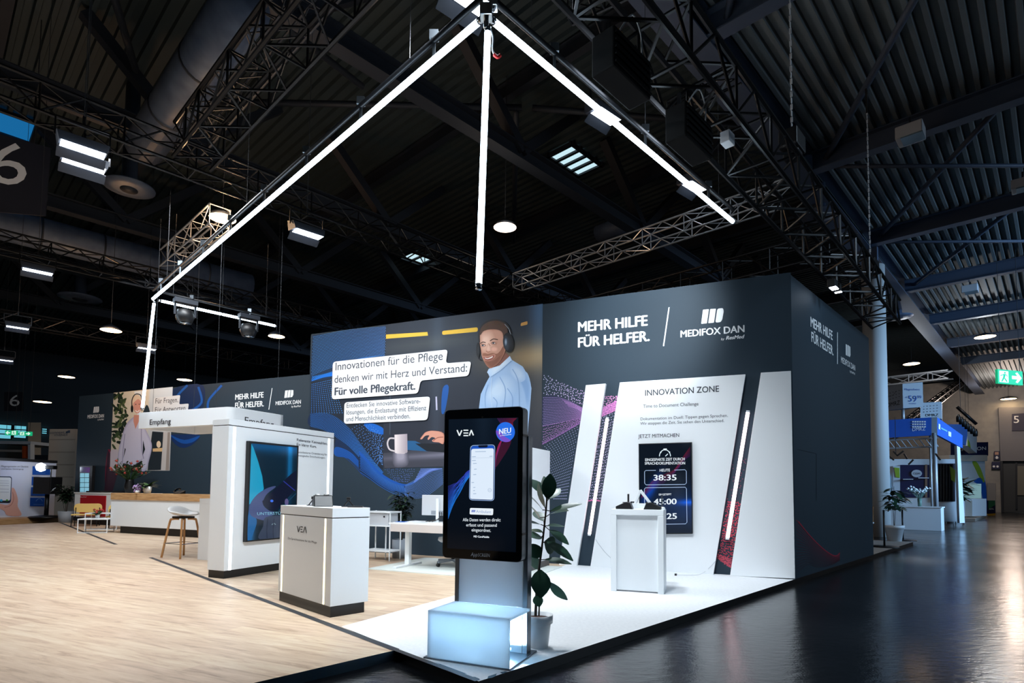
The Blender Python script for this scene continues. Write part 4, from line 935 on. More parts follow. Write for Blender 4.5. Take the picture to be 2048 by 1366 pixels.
# ================================================================== screen wall beside the reception
wo = G(447.1, 1157.6); kwl = thing('screen_wall', 'white freestanding wall with black screen and lit edges', 'partition', wo, RA)
WL = 2.21; WT = .33
b = MB(); b.bx(-WT + .02, -.0, .0, WL - .02, 0, .11); b.build('plinth', M_['black'], kwl)
b = MB(); b.bx(-WT, .006, -.006, WL, .11, 2.2); b.build('body', M_['white'], kwl, bevel=.003)
b = MB(); b.bx(-WT + .01, -.002, .004, WL - .01, 2.2, 2.212); b.build('shadow_gap', M_['black'], kwl)
b = MB(); b.bx(-WT, .006, -.006, WL, 2.212, 2.30); b.build('cornice', M_['white'], kwl, bevel=.003)
def ww(x, y, z=0): c, s = math.cos(RA), math.sin(RA); return np.array([wo[0] + c * x - s * y, wo[1] + s * x + c * y, z])
PQ = Plane(ww(.006, 0), RA + PI / 2); zq = Zoom(400, 800, 6.827)
for px in ((474, 360), (1762, 530)):
    u, z = PQ.px(*zq(*px)); b = MB(); b.slab(PQ, [(u - .022, .112), (u + .022, .112), (u + .022, 2.19), (u - .022, 2.19)], 0, .003); b.build('light_strip', M_['led'], kwl, world=True)
b = MB(); text(b, PQ, 'Relevante Kennzahlen.', zq(1320, 560), zq(1738, 615), 36 / 6.827, off=.003, bold=.004); text(b, PQ, 'Ein klarer Kurs.', zq(1320, 622), zq(1590, 655), 36 / 6.827, off=.003, bold=.004); b.build('title_lettering', M_['letter_d'], kwl, world=True)
b = MB(); text(b, PQ, 'Datenbasierte Orientierung für', zq(1318, 722), zq(1732, 757), 26 / 6.827, off=.003); text(b, PQ, 'strategische Entscheidungen.', zq(1318, 766), zq(1708, 802), 26 / 6.827, off=.003); b.build('body_lettering', M_['letter_g'], kwl, world=True)
PR = PQ.shifted(.07); zr4 = Zoom(400, 1050, 5.689)
q4 = [zq(670, 557), zq(1348, 632), zr4(1090, 160), zr4(527, 195)]
uu = [PR.px(*q) for q in q4]; u0, u1 = (uu[0][0] + uu[3][0]) / 2, uu[1][0]; zt0, zb0 = uu[0][1], uu[3][1]
tvs = thing('wall_screen', 'black upright screen showing a hand and phone, on lit white wall', 'screen', PR.pt(u0, zb0), RA)
b = MB(); b.slab(PR, [(u0, zt0), (u1, zt0), (u1, zb0), (u0, zb0)], -.065, 0); b.build('housing', M_['rubber'], tvs, world=True, bevel=.003)
zc4 = Zoom(400, 820, 3.178); a = Art(PR, zc4, .0012, .0001); a.clip = (u0 + .02, u1 - .02, zb0 + .022, zt0 - .02)
e_ = .022; cs = [PR.pt(u0 + e_, zt0 - e_), PR.pt(u1 - e_, zt0 - e_), PR.pt(u1 - e_, zb0 + e_), PR.pt(u0 + e_, zb0 + e_)]
TLx, TRx, BRx, BLx = (326, 212), (617, 238), (606, 818), (302, 830)
def sbg(u, v): return np.array([4, 34, 52]) * (1 - .4 * v) + math.exp(-((u - .85) / .05) ** 2) * (1 if v < .4 else .3) * np.array([8, 70, 110]) + math.exp(-((v - .02) / .06) ** 2) * np.array([0, 40, 70]) + math.exp(-((u - .02) / .1) ** 2 - ((v - .9) / .3) ** 2) * np.array([10, 100, 160]) + (1 if v > .72 else 0) * np.array([14, 14, 22]) * u
a.grid([TLx, TRx, BRx, BLx], 24, 40, sbg)
a.poly((24, 150, 190), [(326, 214), (340, 240), (370, 330), (395, 420), (405, 500), (380, 560), (330, 590), (312, 600)])
a.poly((12, 90, 150), [(302, 830), (310, 640), (360, 700), (340, 780), (320, 830)], True)
a.poly((64, 76, 120), [(318, 600), (360, 540), (420, 500), (470, 484), (478, 492), (420, 540), (400, 600), (440, 640), (470, 650), (430, 700), (360, 690), (316, 660)], True)
a.poly((10, 14, 38), [(395, 580), (580, 405), (612, 385), (612, 500), (480, 640), (450, 642), (400, 600)]); a.line((40, 50, 150), [(530, 452), (602, 512)], 5, sm=False); a.poly((60, 110, 230), ell(456, 578, 10, 8)); a.line((20, 60, 90), [(500, 640), (610, 530)], 5, sm=False)
a.poly((90, 84, 130), ell(550, 585, 12, 22)); a.poly((50, 60, 80), [(420, 680), (540, 670), (600, 690), (604, 815), (380, 825), (400, 740)], True)
a.line((110, 130, 140), [(455, 730), (470, 720), (480, 730)], 6)
for q in (430, 470, 510, 550): a.line((34, 42, 62), [(q, 690), (q - 6, 760), (q - 4, 815)], 5)
a.build('picture', M_['screen'], tvs)
b = MB(); text(b, PR, 'UNTERSTÜTZUNG', zc4(362, 668), zc4(610, 662), 17 / 3.178, off=.0045); b.build('lettering', glow('blue_caption', (150, 214, 240), .75), tvs, world=True)

# overhead reception sign: a ring of white beams hung from wires
sc_ = np.array([-4.70, 9.50]); z0s, z1s = 2.36, 2.65
sg = thing('overhead_sign', 'white hanging ring sign reading Empfang above the reception', 'sign', (sc_[0], sc_[1], z0s), RA)
Lx, Ly, th_ = 2.32, 1.15, .10; hs = z1s - z0s; rd = .12
for nm, (x0, x1, y0, y1) in (('front_beam', (-Lx, -rd, 0, th_)), ('right_beam', (-th_, 0, rd, Ly)), ('rear_beam', (-Lx, 0, Ly - th_, Ly)), ('left_beam', (-Lx, -Lx + th_, th_, Ly - th_))):
    b = MB(); b.bx(x0, x1, y0, y1, 0, hs); b.build(nm, M_['white'], sg, bevel=.003)
b = MB(); n = 8; ar_ = [(-rd + rd * math.sin(PI / 2 * i / n), rd - rd * math.cos(PI / 2 * i / n)) for i in range(n + 1)]; ir_ = [(-rd + (rd - th_) * math.sin(PI / 2 * i / n), rd - (rd - th_) * math.cos(PI / 2 * i / n)) for i in range(n, -1, -1)]
b.prism(ar_ + ir_, 0, hs); b.build('rounded_corner', M_['white'], sg)
b = MB(); b.bx(-Lx + th_, -th_, th_, Ly - th_, hs - .05, hs - .03); b.build('top_board', M_['white'], sg)
PF = Plane(sc_, RA); PG = Plane(sc_, RA + PI / 2); zg = Zoom(220, 800, 8.533)
b = MB(); text(b, PF, 'Empfang', zg(680, 424), zg(1040, 405), 90 / 8.533, off=.004, bold=.004)
text(b, PG, 'Empfang', (489, 847), (547, 855.5), 13, off=.004, bold=.004)
b.build('lettering', M_['letter_k'], sg, world=True)
for x, y in ((-Lx + .3, .05), (-.4, .05), (-.05, Ly - .1), (-Lx + .05, Ly - .1)):
    b = MB(); b.tube([(x, y, hs), (x, y, hs + 3.6)], .003, 5); b.build('suspension_wire', M_['wire'], sg)

# ================================================================== hanging light frame
TZ = 4.70
T0 = EN(2.70, 2.88, TZ); T1 = EN(7.0, 2.88, TZ); T2 = EN(2.88, 11.8, TZ); T3 = EN(5.15, 11.82, TZ)
def tubelight(name, p, q, joints, label, hang=True, r=.0245):
    p = np.array(p); q = np.array(q); L = np.linalg.norm(q - p); d = (q - p) / L
    t = thing(name, label, 'light', p if p[2] < q[2] else q if abs(p[2] - q[2]) > .1 else (p + q) / 2, 0, 'glowing tubes of the hanging frame')
    ts = [0] + joints + [1]
    for a0, a1 in zip(ts, ts[1:]):
        b = MB(); b.tube([p + d * (L * a0 + .012), p + d * (L * a1 - .012)], r, 12); b.build('glowing_tube', M_['tube'], t, world=True)
    for a0 in joints:
        b = MB(); b.tube([p + d * (L * a0 - .012), p + d * (L * a0 + .012)], r * .9, 10); b.build('joint', M_['lgrey'], t, world=True)
    for s_ in (0, 1):
        c = p + d * L * s_; b = MB(); b.tube([c - d * .02, c + d * .02], r * 1.04, 12); b.build('end_cap', M_['chrome'], t, world=True)
    if hang:
        up = np.array([0, 0, 1.]); b = MB(); b.tube([p + up * .16, q + up * .16], .024, 8); b.build('carrier_pipe', M_['truss'], t, world=True)
        n = max(2, int(L / 1.1))
        for i in range(n):
            c = p + d * L * (i + .5) / n; b = MB(); b.box(c + up * .085, (.022, .022, .12)); b.box(c + up * .2, (.07, .05, .07)); b.build('clamp', M_['steel'], t, world=True)
        for s_ in (.1, .5, .9):
            c = p + d * L * s_; b = MB(); b.tube([c + up * .17, c + up * 1.7], .003, 5); b.build('suspension_wire', M_['wire'], t, world=True)
    return t
d = (T1 - T0) / np.linalg.norm(T1 - T0)
tubelight('tube_light', T0 + d * .06, T1, [.54], 'right horizontal glowing tube running along the black truss')
d = (T2 - T0) / np.linalg.norm(T2 - T0)
tubelight('tube_light', T0 + d * .06, T2, [.27, .475, .62], 'longest glowing tube, running down to the left over the wood floor')
tubelight('tube_light', T2 + (T3 - T2) * .05, T3, [.5], 'short horizontal glowing tube above the reception sign')
tubelight('tube_light', T0 + np.array([.012, .01, -.10]), T0 + np.array([-.028, -.0, -1.98]), [], 'vertical glowing tube hanging from the top corner of the frame', False, .023)
tubelight('tube_light', T2 + np.array([.03, 0, -.06]), T2 + np.array([-.10, 0, -2.0]), [], 'vertical glowing tube hanging beside the reception sign', False, .0245)
t = thing('frame_bracket', 'metal corner bracket with red hook at the top of light frame', 'bracket', T0)
b = MB(); b.box((0, 0, .02), (.09, .09, .09)); b.box((.05, .0, .1), (.06, .08, .1)); b.tube([(0, 0, -.02), (0, 0, -.1)], .02, 8); b.build('block', M_['chrome'], t, bevel=.006)
b = MB(); b.tube(smooth_loop([(.02, 0, -.08), (.05, .0, -.16), (.05, 0, -.26), (.075, 0, -.31)], 4, False), .007, 6); b.build('cord', M_['lgrey'], t)
b = MB(); b.tube(smooth_loop([(.06, 0, -.29), (.085, 0, -.31), (.105, 0, -.295)], 4, False), .013, 6); b.build('hook', M_['redp'], t)

# ================================================================== trusses
def truss(p, q, w, h, bay, label, m='truss', r=.025, cat='truss', name='lighting_truss', group=None, rb=None):
    p = Vector(p); q = Vector(q); d = (q - p); L = d.length; d.normalize(); sd = d.cross(Vector((0, 0, 1))).normalized(); up = Vector((0, 0, 1)); rb = rb or r * .55
    t = thing(name, label, cat, p, 0, group)
    cs = [sd * (w / 2 * a) + up * (h * b_) for a, b_ in ((-1, 0), (1, 0), (1, 1), (-1, 1))]
    b = MB()
    for c in cs: b.tube([p + c, q + c], r, 6)
    b.build('chords', M_[m], t, world=True)
    n = max(2, int(L / bay)); b = MB()
    for i in range(n):
        a0 = p + d * (L * i / n); a1 = p + d * (L * (i + 1) / n)
        for k in range(4):
            c0, c1 = cs[k], cs[(k + 1) % 4]
            if i % 2: c0, c1 = c1, c0
            b.tube([a0 + c0, a1 + c1], rb, 4, caps=False)
            if i % 2 == 0 or i == n - 1: b.tube([a0 + cs[k], a0 + cs[(k + 1) % 4]], rb, 4, caps=False)
    b.build('braces', M_[m], t, world=True)
    return t
truss(EN(1.5, 2.42, 5.12), EN(14.6, 2.66, 4.98), .52, .52, .5, 'big black truss above the right tube and the side wall', r=.03)
truss(EN(2.9, 3.3, 6.5), EN(2.9, 9.95, 6.5), .55, .55, .55, 'black truss high up left, parallel to the longest tube', r=.03)
truss(EN(-2.0, 10.3, 6.5), EN(16.0, 10.3, 6.5), .42, .42, .5, 'long black truss with floodlights crossing from upper left to the mural')
truss(EN(-2.0, 16.9, 6.5), EN(14.5, 16.9, 6.5), .42, .42, .5, 'long black truss with floodlights, farther back on the left')
truss(EN(-2.0, 24.5, 6.5), EN(16.0, 24.5, 6.5), .42, .42, .6, 'farthest long black truss with lamps above the reception wall')
truss(EN(10.6, 10.0, 6.5), EN(10.6, 3.4, 6.5), .35, .35, .45, 'thin truss catching warm light above the mural', 'alu', .018)
truss(EN(13.1, 9.8, 6.2), EN(13.1, 2.9, 6.2), .5, .5, .5, 'black truss just above the top edge of the main wall')
truss(EN(4.1, 12.2, 6.6), EN(4.1, 15.5, 6.6), .4, .4, .5, 'short grey truss lit warm beside the brightest left lamp', 'alu', .02)
truss(EN(3.6, 6.2, 8.1), EN(3.6, 12.8, 8.1), .45, .45, .6, 'faint grey truss above the longest tube', 'dark_steel', .022)
truss(G(1340, 241, 6.7), G(1478, 162, 6.7), .12, .26, .4, 'thin ladder beam ending at the blue-grey steel beam', 'truss', .02)
truss(G(1140, 42, 6.7), G(1275, -22, 6.7), .12, .26, .4, 'thin ladder beam crossing above the right truss at photo top', 'truss', .02)

# ------------------------------------------------------------------ floodlights
def flood_proto(label, loc, rz):
    t = thing('floodlight', label, 'floodlight', loc, rz, 'flat floodlights hanging from the trusses')
    b = MB(); b.add([(-.30, -.13, .12), (.30, -.13, .12), (.30, .15, .20), (-.30, .15, .20), (-.27, -.16, -.02), (.27, -.16, -.02), (.27, .17, .03), (-.27, .17, .03)],
                    [(0, 3, 2, 1), (0, 1, 5, 4), (1, 2, 6, 5), (2, 3, 7, 6), (3, 0, 4, 7), (4, 5, 6, 7)]); b.build('housing', M_['dark_steel'], t)
    b = MB(); b.add([(-.25, -.18, -.03), (.25, -.18, -.03), (.25, .05, -.02), (-.25, .05, -.02)], [(0, 1, 2, 3)]); b.build('lens', M_['flood'], t)
    b = MB(); b.add([(-.28, .055, -.03), (.28, .055, -.03), (.28, .17, -.12), (-.28, .17, -.12), (-.28, .065, -.02), (.28, .065, -.02), (.28, .18, -.11), (-.28, .18, -.11)],
                    [(0, 1, 2, 3), (4, 7, 6, 5), (0, 4, 5, 1), (2, 6, 7, 3)]); b.build('barn_door', M_['dark_steel'], t)
    b = MB(); b.bar((-.31, 0, .1), (-.31, 0, .36), .02); b.bar((.31, 0, .1), (.31, 0, .36), .02); b.bar((-.31, 0, .36), (.31, 0, .36), .02); b.bar((0, 0, .36), (0, 0, .48), .03); b.build('yoke', M_['truss'], t)
    return t
RF = RB
fl = [(165, 300, 6.0, 'upper of the two floodlights beside the black 6 banner'), (167, 331, 6.0, 'lower of the two floodlights beside the black 6 banner'), (613, 468, 6.0, 'cool floodlight right of the longest tube'),
      (75, 543, 6.0, 'cool floodlight on the far left above the second truss'), (35, 655, 6.0, 'cool floodlight at the left edge of the hall'), (293, 697, 6.0, 'cool floodlight left of the hanging vertical tube'), (8, 720, 6.0, 'lowest cool floodlight cut by the left photo edge')]
proto = None
for x, y, z, lab in fl:
    p = G(x, y, z); rz = math.atan2(p[0], p[1]); rz = RF + PI / 2 * 0 - .05
    if proto is None: proto = flood_proto(lab, p, rz); o = proto
    else: o = dup(proto, p, rz, lab)
flood_all = [o_ for o_ in COL.objects if o_.name.startswith('floodlight') and o_.type == 'EMPTY']
for x, y, z, lab in ((1206, 234, 7.6, 'floodlight half hidden behind the right tube'), (1383, 375, 7.4, 'smaller floodlight behind the lower end of the right tube'), (934, 4, 6.4, 'floodlight beside the top corner cut by the upper photo edge')):
    o = dup(proto, G(x, y, z), RB - .1, lab); flood_all.append(o)
for o in flood_all:
    b = MB(); b.tube([(0, 0, .48), (0, 0, (12.36 if np.dot(o.location[:2], b1) > 4.7 else 10.0) - o.location.z)], .006, 5); b.build('suspension_wire', M_['wire'], o)
def lampthing(p, label, m, rx, kind='hall_lamp', group='warm hall lamps'):
    t = thing(kind, label, 'lamp', p, RB, group); zr_ = (12.352 if kind == 'hall_lamp' else 10.1) - p[2]
    b = MB(); b.tube([(0, 0, .2), (0, 0, zr_)], .008, 5); b.build('suspension_wire', M_['wire'], t)
    b = MB(); b.lathe([(0, -.02), (rx * .7, -.02), (rx, .0)], n=18); b.build('lens', M_[m], t)
    b = MB(); b.lathe([(rx * 1.02, 0), (rx * .9, .08), (rx * .4, .16), (.03, .2), (.0, .24)], n=18); b.build('reflector', M_['dark_steel'], t); return t
lampthing(G(1010, 455, 8.2), 'round warm lamp beside the vertical centre tube', 'softlamp', .30)
lampthing(G(445, 437, 6.9), 'brightest warm lamp left of the longest tube', 'floodw', .26)
lampthing(G(222, 661, 6.4), 'orange lamp on the far truss left of the frame corner', 'floodw', .3)
lampthing(G(553, 673, 6.4), 'warm lamp just below the end of the short tube', 'floodw', .26)
for x, y, lab in ((133, 754, 'small warm lamp far left above the connext tower'), (369, 760, 'small warm lamp above the reception wall print'), (85, 804, 'small lamp above the far left windows'), (55, 836, 'lower small lamp above the far left windows'), (45, 846, 'lowest small lamp above the exit signs')):
    lampthing(G(x, y, 8.0 if y < 800 else 7.0), lab, 'floodw', .42 if y < 800 else .5)
for x, y, lab, rr_ in ((1970, 674, 'nearest round ceiling lamp of the right aisle', .42), (1823, 728, 'middle round ceiling lamp of the right aisle', .42), (2017, 798, 'farthest ceiling lamp of the right aisle above gate 5', .5)):
    lampthing(G(x, y, 9.0), lab, 'floodw', rr_, 'aisle_lamp', 'round lamps under the aisle roof')
t = thing('wall_floodlight', 'small bright floodlight pair on the truss above the side wall', 'floodlight', EN(10.6, 2.66, 4.80), RB)
b = MB(); b.box((-.1, 0, 0), (.2, .12, .14)); b.box((.16, 0, 0), (.1, .12, .14)); b.build('housing', M_['rubber'], t, bevel=.01); b = MB(); b.box((-.1, -.02, -.075), (.17, .1, .012)); b.box((.16, -.02, -.075), (.05, .1, .012)); b.build('lens', M_['flood'], t)
# big wash lights seen from behind on the right truss
def washlight(e, n, label):
    t = thing('wash_light', label, 'floodlight', EN(e, n, 4.62), RB, 'black wash lights on the right truss')
    b = MB(); b.box((0, 0, .2), (.56, .22, .34)); b.build('housing', M_['matt'], t, bevel=.015); b = MB()
    for i in range(5): b.bx(-.27, .27, -.125, -.11, .06 + .06 * i, .075 + .06 * i)
    b.build('cooling_fins', M_['matt'], t)
    b = MB(); b.bx(-.25, .25, .112, .118, .06, .34); b.build('lens', M_['flood'], t)
    for x in (-.2, .2): b = MB(); b.bar((x, 0, .36), (x, 0, .52), .03); b.build('bracket', M_['truss'], t)
    b = MB(); b.tube([(-.12, -.03, .40), (-.12, -.03, .46)], .02, 8); b.tube([(-.07, -.03, .40), (-.07, -.03, .46)], .02, 8); b.build('plugs', M_['amber'], t)
    b = MB(); b.tube(smooth_loop([(-.1, -.03, .45), (.0, -.1, .62), (.1, -.12, .5), (.15, -.1, .34)], 6, False), .008, 6); b.build('cable', M_['lgrey'], t)
    return t
washlight(3.95, 2.55, 'upper black wash light on the right truss near the tube corner'); washlight(5.15, 2.55, 'lower black wash light on the right truss with amber plugs')
t = thing('junction_box', 'pale junction box hanging under the right truss', 'box', EN(5.75, 2.42, 5.0), RB); b = MB(); b.box((0, 0, 0), (.14, .1, .12)); b.build('case', M_['lgrey'], t, bevel=.006); b = MB(); b.bar((0, 0, .06), (0, 0, .14), .02); b.build('hook', M_['truss'], t)
def chainhoist(e, n, z0, z1, label):
    t = thing('chain_hoist', label, 'hoist', EN(e, n, z0), RB, 'chain hoists carrying the right truss')
    b = MB(); b.box((0, 0, .2), (.38, .24, .24)); b.box((.02, 0, .02), (.2, .2, .12)); b.build('motor', M_['rubber'], t, bevel=.02)
    b = MB(); nl = int((z1 - z0 - .3) / .09)
    for i in range(nl): b.box((0, 0, .34 + i * .09), (.028 if i % 2 else .012, .012 if i % 2 else .028, .075))
    b.build('chain', M_['lgrey'], t)
    b = MB(); b.bar((-.03, 0, z1 - z0), (0, 0, z1 - z0 - .5), .03); b.bar((.03, 0, z1 - z0), (0, 0, z1 - z0 - .5), .03); b.build('sling', M_['rope'], t); return t
chainhoist(8.05, 2.5, 5.85, 9.6, 'chain hoist with long pale chain hanging over the right truss')
chainhoist(13.2, 2.65, 5.7, 9.6, 'chain hoist hanging at the far end of the right truss beside the column')
def movinghead(x, y, z, label):
    t = thing('moving_head', label, 'spotlight', G(x, y, z), RB, 'round black spotlights under the short tube')
    b = MB(); b.lathe([(0, -.15), (.12, -.13), (.16, -.02), (.13, .1), (0, .14)], n=16); b.build('head', M_['rubber'], t)
    b = MB(); b.bar((-.17, 0, 0), (-.17, 0, .22), .03); b.bar((.17, 0, 0), (.17, 0, .22), .03); b.bx(-.19, .19, -.08, .08, .22, .3); b.build('yoke', M_['dark_steel'], t)
    b = MB(); b.lathe([(.1, -.14), (0, -.155)], c=(0, -.02, -.0), n=14); b.build('lens', M_['chrome'], t); return t
movinghead(370, 632, 4.45, 'round black spotlight near the corner above the reception sign'); movinghead(497, 660, 4.45, 'round black spotlight near the end of the short tube')

# ================================================================== hall roof
def deck(e0, e1, n0, n1, z, along, m, name, per=.25, dep=.13):
    b = MB(); vs = []; prof = [(0, 0), (.32, 0), (.42, 1), (.9, 1)]
    span = (n0, n1) if along == 'e' else (e0, e1); cnt = int((span[1] - span[0]) / per)
    for i in range(cnt):
        for f_, h_ in prof:
            tt = span[0] + (i + f_) * per
            for s_ in ((e0, e1) if along == 'e' else (n0, n1)):
                vs.append(EN(s_, tt, z + h_ * dep) if along == 'e' else EN(tt, s_, z + h_ * dep))
    n = len(vs) // 2; b.add(vs, [(2 * i, 2 * i + 1, 2 * i + 3, 2 * i + 2) for i in range(n - 1)]); return struct(b.build(name, M_[m]))
deck(-12, 62, -20, 4.55, 10.1, 'e', 'deck', 'ceiling')
SK = [(14.07, 15.55, 10.9, 11.8), (9.3, 10.6, 16.6, 17.6), (-.3, 1.0, 16.6, 18.2)]
deck(-12, 60, 4.3, 62, 12.35, 'n', 'nave_deck', 'ceiling', .3, .1)
def ibeam(p, q, w, h, name, label=None, m='beam', cat='beam', grp=None):
    p = Vector(p); q = Vector(q); b = MB(); d = (q - p).normalized(); sd = d.cross(Vector((0, 0, 1))); up = Vector((0, 0, 1)); t = .03
    for off, ww_, hh in ((up * (h / 2), w, t), (-up * (h / 2), w, t), (Vector((0, 0, 0)), .02, h)): b.bar(p + off, q + off, ww_, hh)
    o = b.build(name, M_[m]); return struct(o)
ibeam(EN(-6, 4.75, 9.85), EN(60, 4.55, 9.85), .62, .62, 'trim_5')
for i, e in enumerate((3.6, 9.75, 15.75, 21.8, 27.9, 34, 40, 46)):
    ibeam(EN(e, 4.4, 9.82), EN(e, -20, 9.82), .3, .46, 'trim_%d' % (6 + i))
k0 = 14
def pipe(p, q, r, m, name=None):
    global k0
    b = MB(); b.tube([p, q], r, 10); o = b.build('trim_%d' % k0, M_[m]); k0 += 1; return struct(o)
for e in (9.75, 15.75, 21.8, 27.9):        # diagonal bracing under the aisle roof
    pipe(EN(e + .2, 4.2, 9.85), EN(e - 6.0, .4, 9.95), .07, 'beam'); 
pipe(EN(15.9, 4.1, 9.7), EN(21.5, -1.8, 9.8), .05, 'beam'); pipe(EN(22.0, 4.1, 9.7), EN(27.5, -1.8, 9.8), .05, 'beam')
# nave roof trusses
for n in (10.0, 16.1, 22.4, 28.6, 35):
    ibeam(EN(-8, n, 10.1), EN(44, n, 10.1), .34, .4, 'trim_%d' % k0, m='dark_steel'); k0 += 1
    b = MB()
    for i in range(-1, 8):
        e = 10.9 + (i - 1) * 6.1 - .2
        b.bar(EN(e, n, 10.2), EN(e - 2.3, n, 12.3), .26); b.bar(EN(e, n, 10.2), EN(e + 2.3, n, 12.3), .26)
    struct(b.build('trim_%d' % k0, M_['dark_steel'])); k0 += 1
for e in (1.0, 4.8, 10.7, 16.8, 22.9, 29, 35, 41):
    ibeam(EN(e, 4.6, 12.1), EN(e, 50, 12.1), .22, .4, 'trim_%d' % k0, m='dark_steel'); k0 += 1
for (p, q) in (((.6, 9.4), (3.6, 16.6)), ((3.9, 9.0), (.4, 15.4)), ((1.1, 11.2), (7.4, 12.4)), ((10.7, 10.), (4.8, 16)), ((10.7, 10.2), (16.5, 15.8)), ((16.8, 4.8), (10.9, 9.8))):
    pipe(EN(*p, 11.4), EN(*q, 11.4), .08, 'dark_steel')
# vertical ends between aisle roof and nave roof
b = MB(); b.add([EN(-12, 4.62, 10.1), EN(62, 4.62, 10.1), EN(62, 4.62, 12.5), EN(-12, 4.62, 12.5)], [(0, 1, 2, 3)]); struct(b.build('wall_clerestory', M_['nave_deck']))
def skylight(e0, e1, n0, n1, z, cuts, label, m='sky'):
    c = EN((e0 + e1) / 2, (n0 + n1) / 2, z); t = struct(bpy.data.objects.new('window_%d' % len([o for o in COL.objects if o.name.startswith('window_')]), None)); COL.objects.link(t); t.location = tuple(c)
    w_ = (e1 - e0) / cuts
    for i in range(cuts):
        b = MB(); a0 = e0 + i * w_ + (.06 if i else 0); a1 = e0 + (i + 1) * w_ - .06; b.add([EN(a0, n0, z), EN(a1, n0, z), EN(a1, n1, z), EN(a0, n1, z)], [(0, 1, 2, 3)]); b.build('pane', M_[m], t, world=True)
    b = MB()
    for i in range(cuts + 1): e = e0 + i * w_; b.bar(EN(e, n0 - .1, z), EN(e, n1 + .1, z), .1, .12)
    for n in (n0, n1): b.bar(EN(e0 - .1, n, z), EN(e1 + .1, n, z), .08, .12)
    for i in range(1, 3): n = n0 + (n1 - n0) * i / 3; b.bar(EN(e0, n, z + .01), EN(e1, n, z + .01), .012)
    b.build('frame', M_['dark_steel'], t, world=True); return t
skylight(14.0, 15.6, 10.9, 11.85, 12.3, 4, '')
q = G(842, 520, 12.3); e_, n_ = q[:2] @ b2, q[:2] @ b1; skylight(e_ - .9, e_ + .9, n_ - .5, n_ + .5, 12.3, 3, '')
q = G(35, 255, 12.3); e_, n_ = q[:2] @ b2, q[:2] @ b1; skylight(e_ - .7, e_ + .4, n_ - .7, n_ + .7, 12.3, 1, '', 'skyb')
# ducts and round air outlets
def duct(p, q, r, label):
    t = thing('air_duct', label, 'duct', p, 0, 'round air ducts under the roof'); b = MB(); b.tube([p, q], r, 20); b.build('pipe', M_['duct'], t, world=True)
    b = MB(); p = np.array(p); q = np.array(q); L = np.linalg.norm(q - p); n = int(L / 1.6); d = (q - p) / L
    for i in range(1, n): c = p + d * L * i / n; b = MB(); b.tube([c - d * .025, c + d * .025], r + .02, 20); b.build('seam_ring', M_['dark_steel'], t, world=True)
    return t
duct(EN(3.5, 9.6, 9.4), EN(3.5, 15.6, 9.4), .42, 'round air duct running towards the top left of the roof')
duct(EN(-4, 23.2, 9.3), EN(9, 23.2, 9.3), .5, 'long round air duct on the far left below the 6 banner')
duct(EN(17.3, 10.6, 10.9), EN(17.3, 12.2, 10.9), .3, 'short round duct below the roof skylight')
def outlet(x, y, z, r, label):
    t = thing('air_outlet', label, 'air outlet', G(x, y, z), 0, 'round air outlets under the roof'); b = MB(); b.lathe([(r * .35, -.02), (r * .6, .0), (r, .03), (r, .06), (r * .3, .09), (r * .28, 12.3 - G(x, y, z)[2])], n=24); b.build('disc', M_['duct'], t)
    b = MB(); b.lathe([(0, -.06), (r * .34, -.04), (r * .34, .02)], n=16); b.build('nozzle', M_['dark_steel'], t); return t
outlet(258, 378, 9.4, .62, 'pale round air outlet right of the 6 banner'); outlet(160, 598, 9.4, .8, 'faint round air outlet left of the frame corner'); outlet(1640, 432, 9.2, .5, 'round air outlet beside the steel beam above the column'); outlet(1795, 636, 9.2, .6, 'round air outlet behind the white column')
# hall lamp housings on the aisle roof
def roofbox(x, y, z, s_, label):
    t = thing('roof_floodlight', label, 'floodlight', G(x, y, z), RB, 'unlit box floodlights under the aisle roof'); b = MB(); b.box((0, 0, .12 * s_), (.46 * s_, .5 * s_, .28 * s_)); b.build('housing', M_['lgrey'], t, bevel=.02)
    b = MB(); b.box((-.05 * s_, -.05, -.03 * s_), (.38 * s_, .4 * s_, .03)); b.build('glass', mat('lamp_glass_%d' % int(x), (120, 146, 160), .1), t); b = MB(); b.bar((0, 0, .2 * s_), (0, 0, .5 * s_), .04); b.build('bracket', M_['dark_steel'], t); return t
roofbox(1821, 278, 9.15, 1.0, 'grey box floodlight, nearest under the aisle roof'); roofbox(2046, 378, 9.2, .9, 'grey box floodlight cut by the right photo edge'); roofbox(1940, 585, 9.2, 1.0, 'grey box floodlight farther along the aisle roof')
def bulb(loc, power, color, r=.2):
    l = bpy.data.lights.new('lamp_light', 'POINT'); l.energy = power; l.color = color; l.shadow_soft_size = r; o = bpy.data.objects.new('lamp_light', l); COL.objects.link(o); o.location = tuple(map(float, loc))
bulb(G(2017, 800, 8.2), 620, (1, .80, .68)); bulb(G(1970, 690, 8.6), 200, (.9, .95, 1.0)); bulb(G(1823, 745, 8.4), 260, (.9, .95, 1.0))
bulb(G(445, 441, 6.75), 160, (1, .62, .34)); bulb(G(222, 668, 6.2), 160, (1, .55, .26)); bulb(G(1010, 462, 7.9), 60, (1, .85, .7)); bulb(EN(11.6, 7.0, 6.1), 40, (1, .62, .36))
# round column
cb = G(1749, 1072, HF); t = struct(bpy.data.objects.new('column', None)); COL.objects.link(t); cc = EN(22.0, 4.35, HF)
t.location = tuple(cc); b = MB(); b.lathe([(.34, 0), (.34, 9.0)], n=32); b.build('shaft', mat('column_white', (206, 206, 204), .6), t); b = MB(); b.box((0, 0, 9.3), (.2, .3, .7), rz=RB); b.build('head', M_['beam'], t)

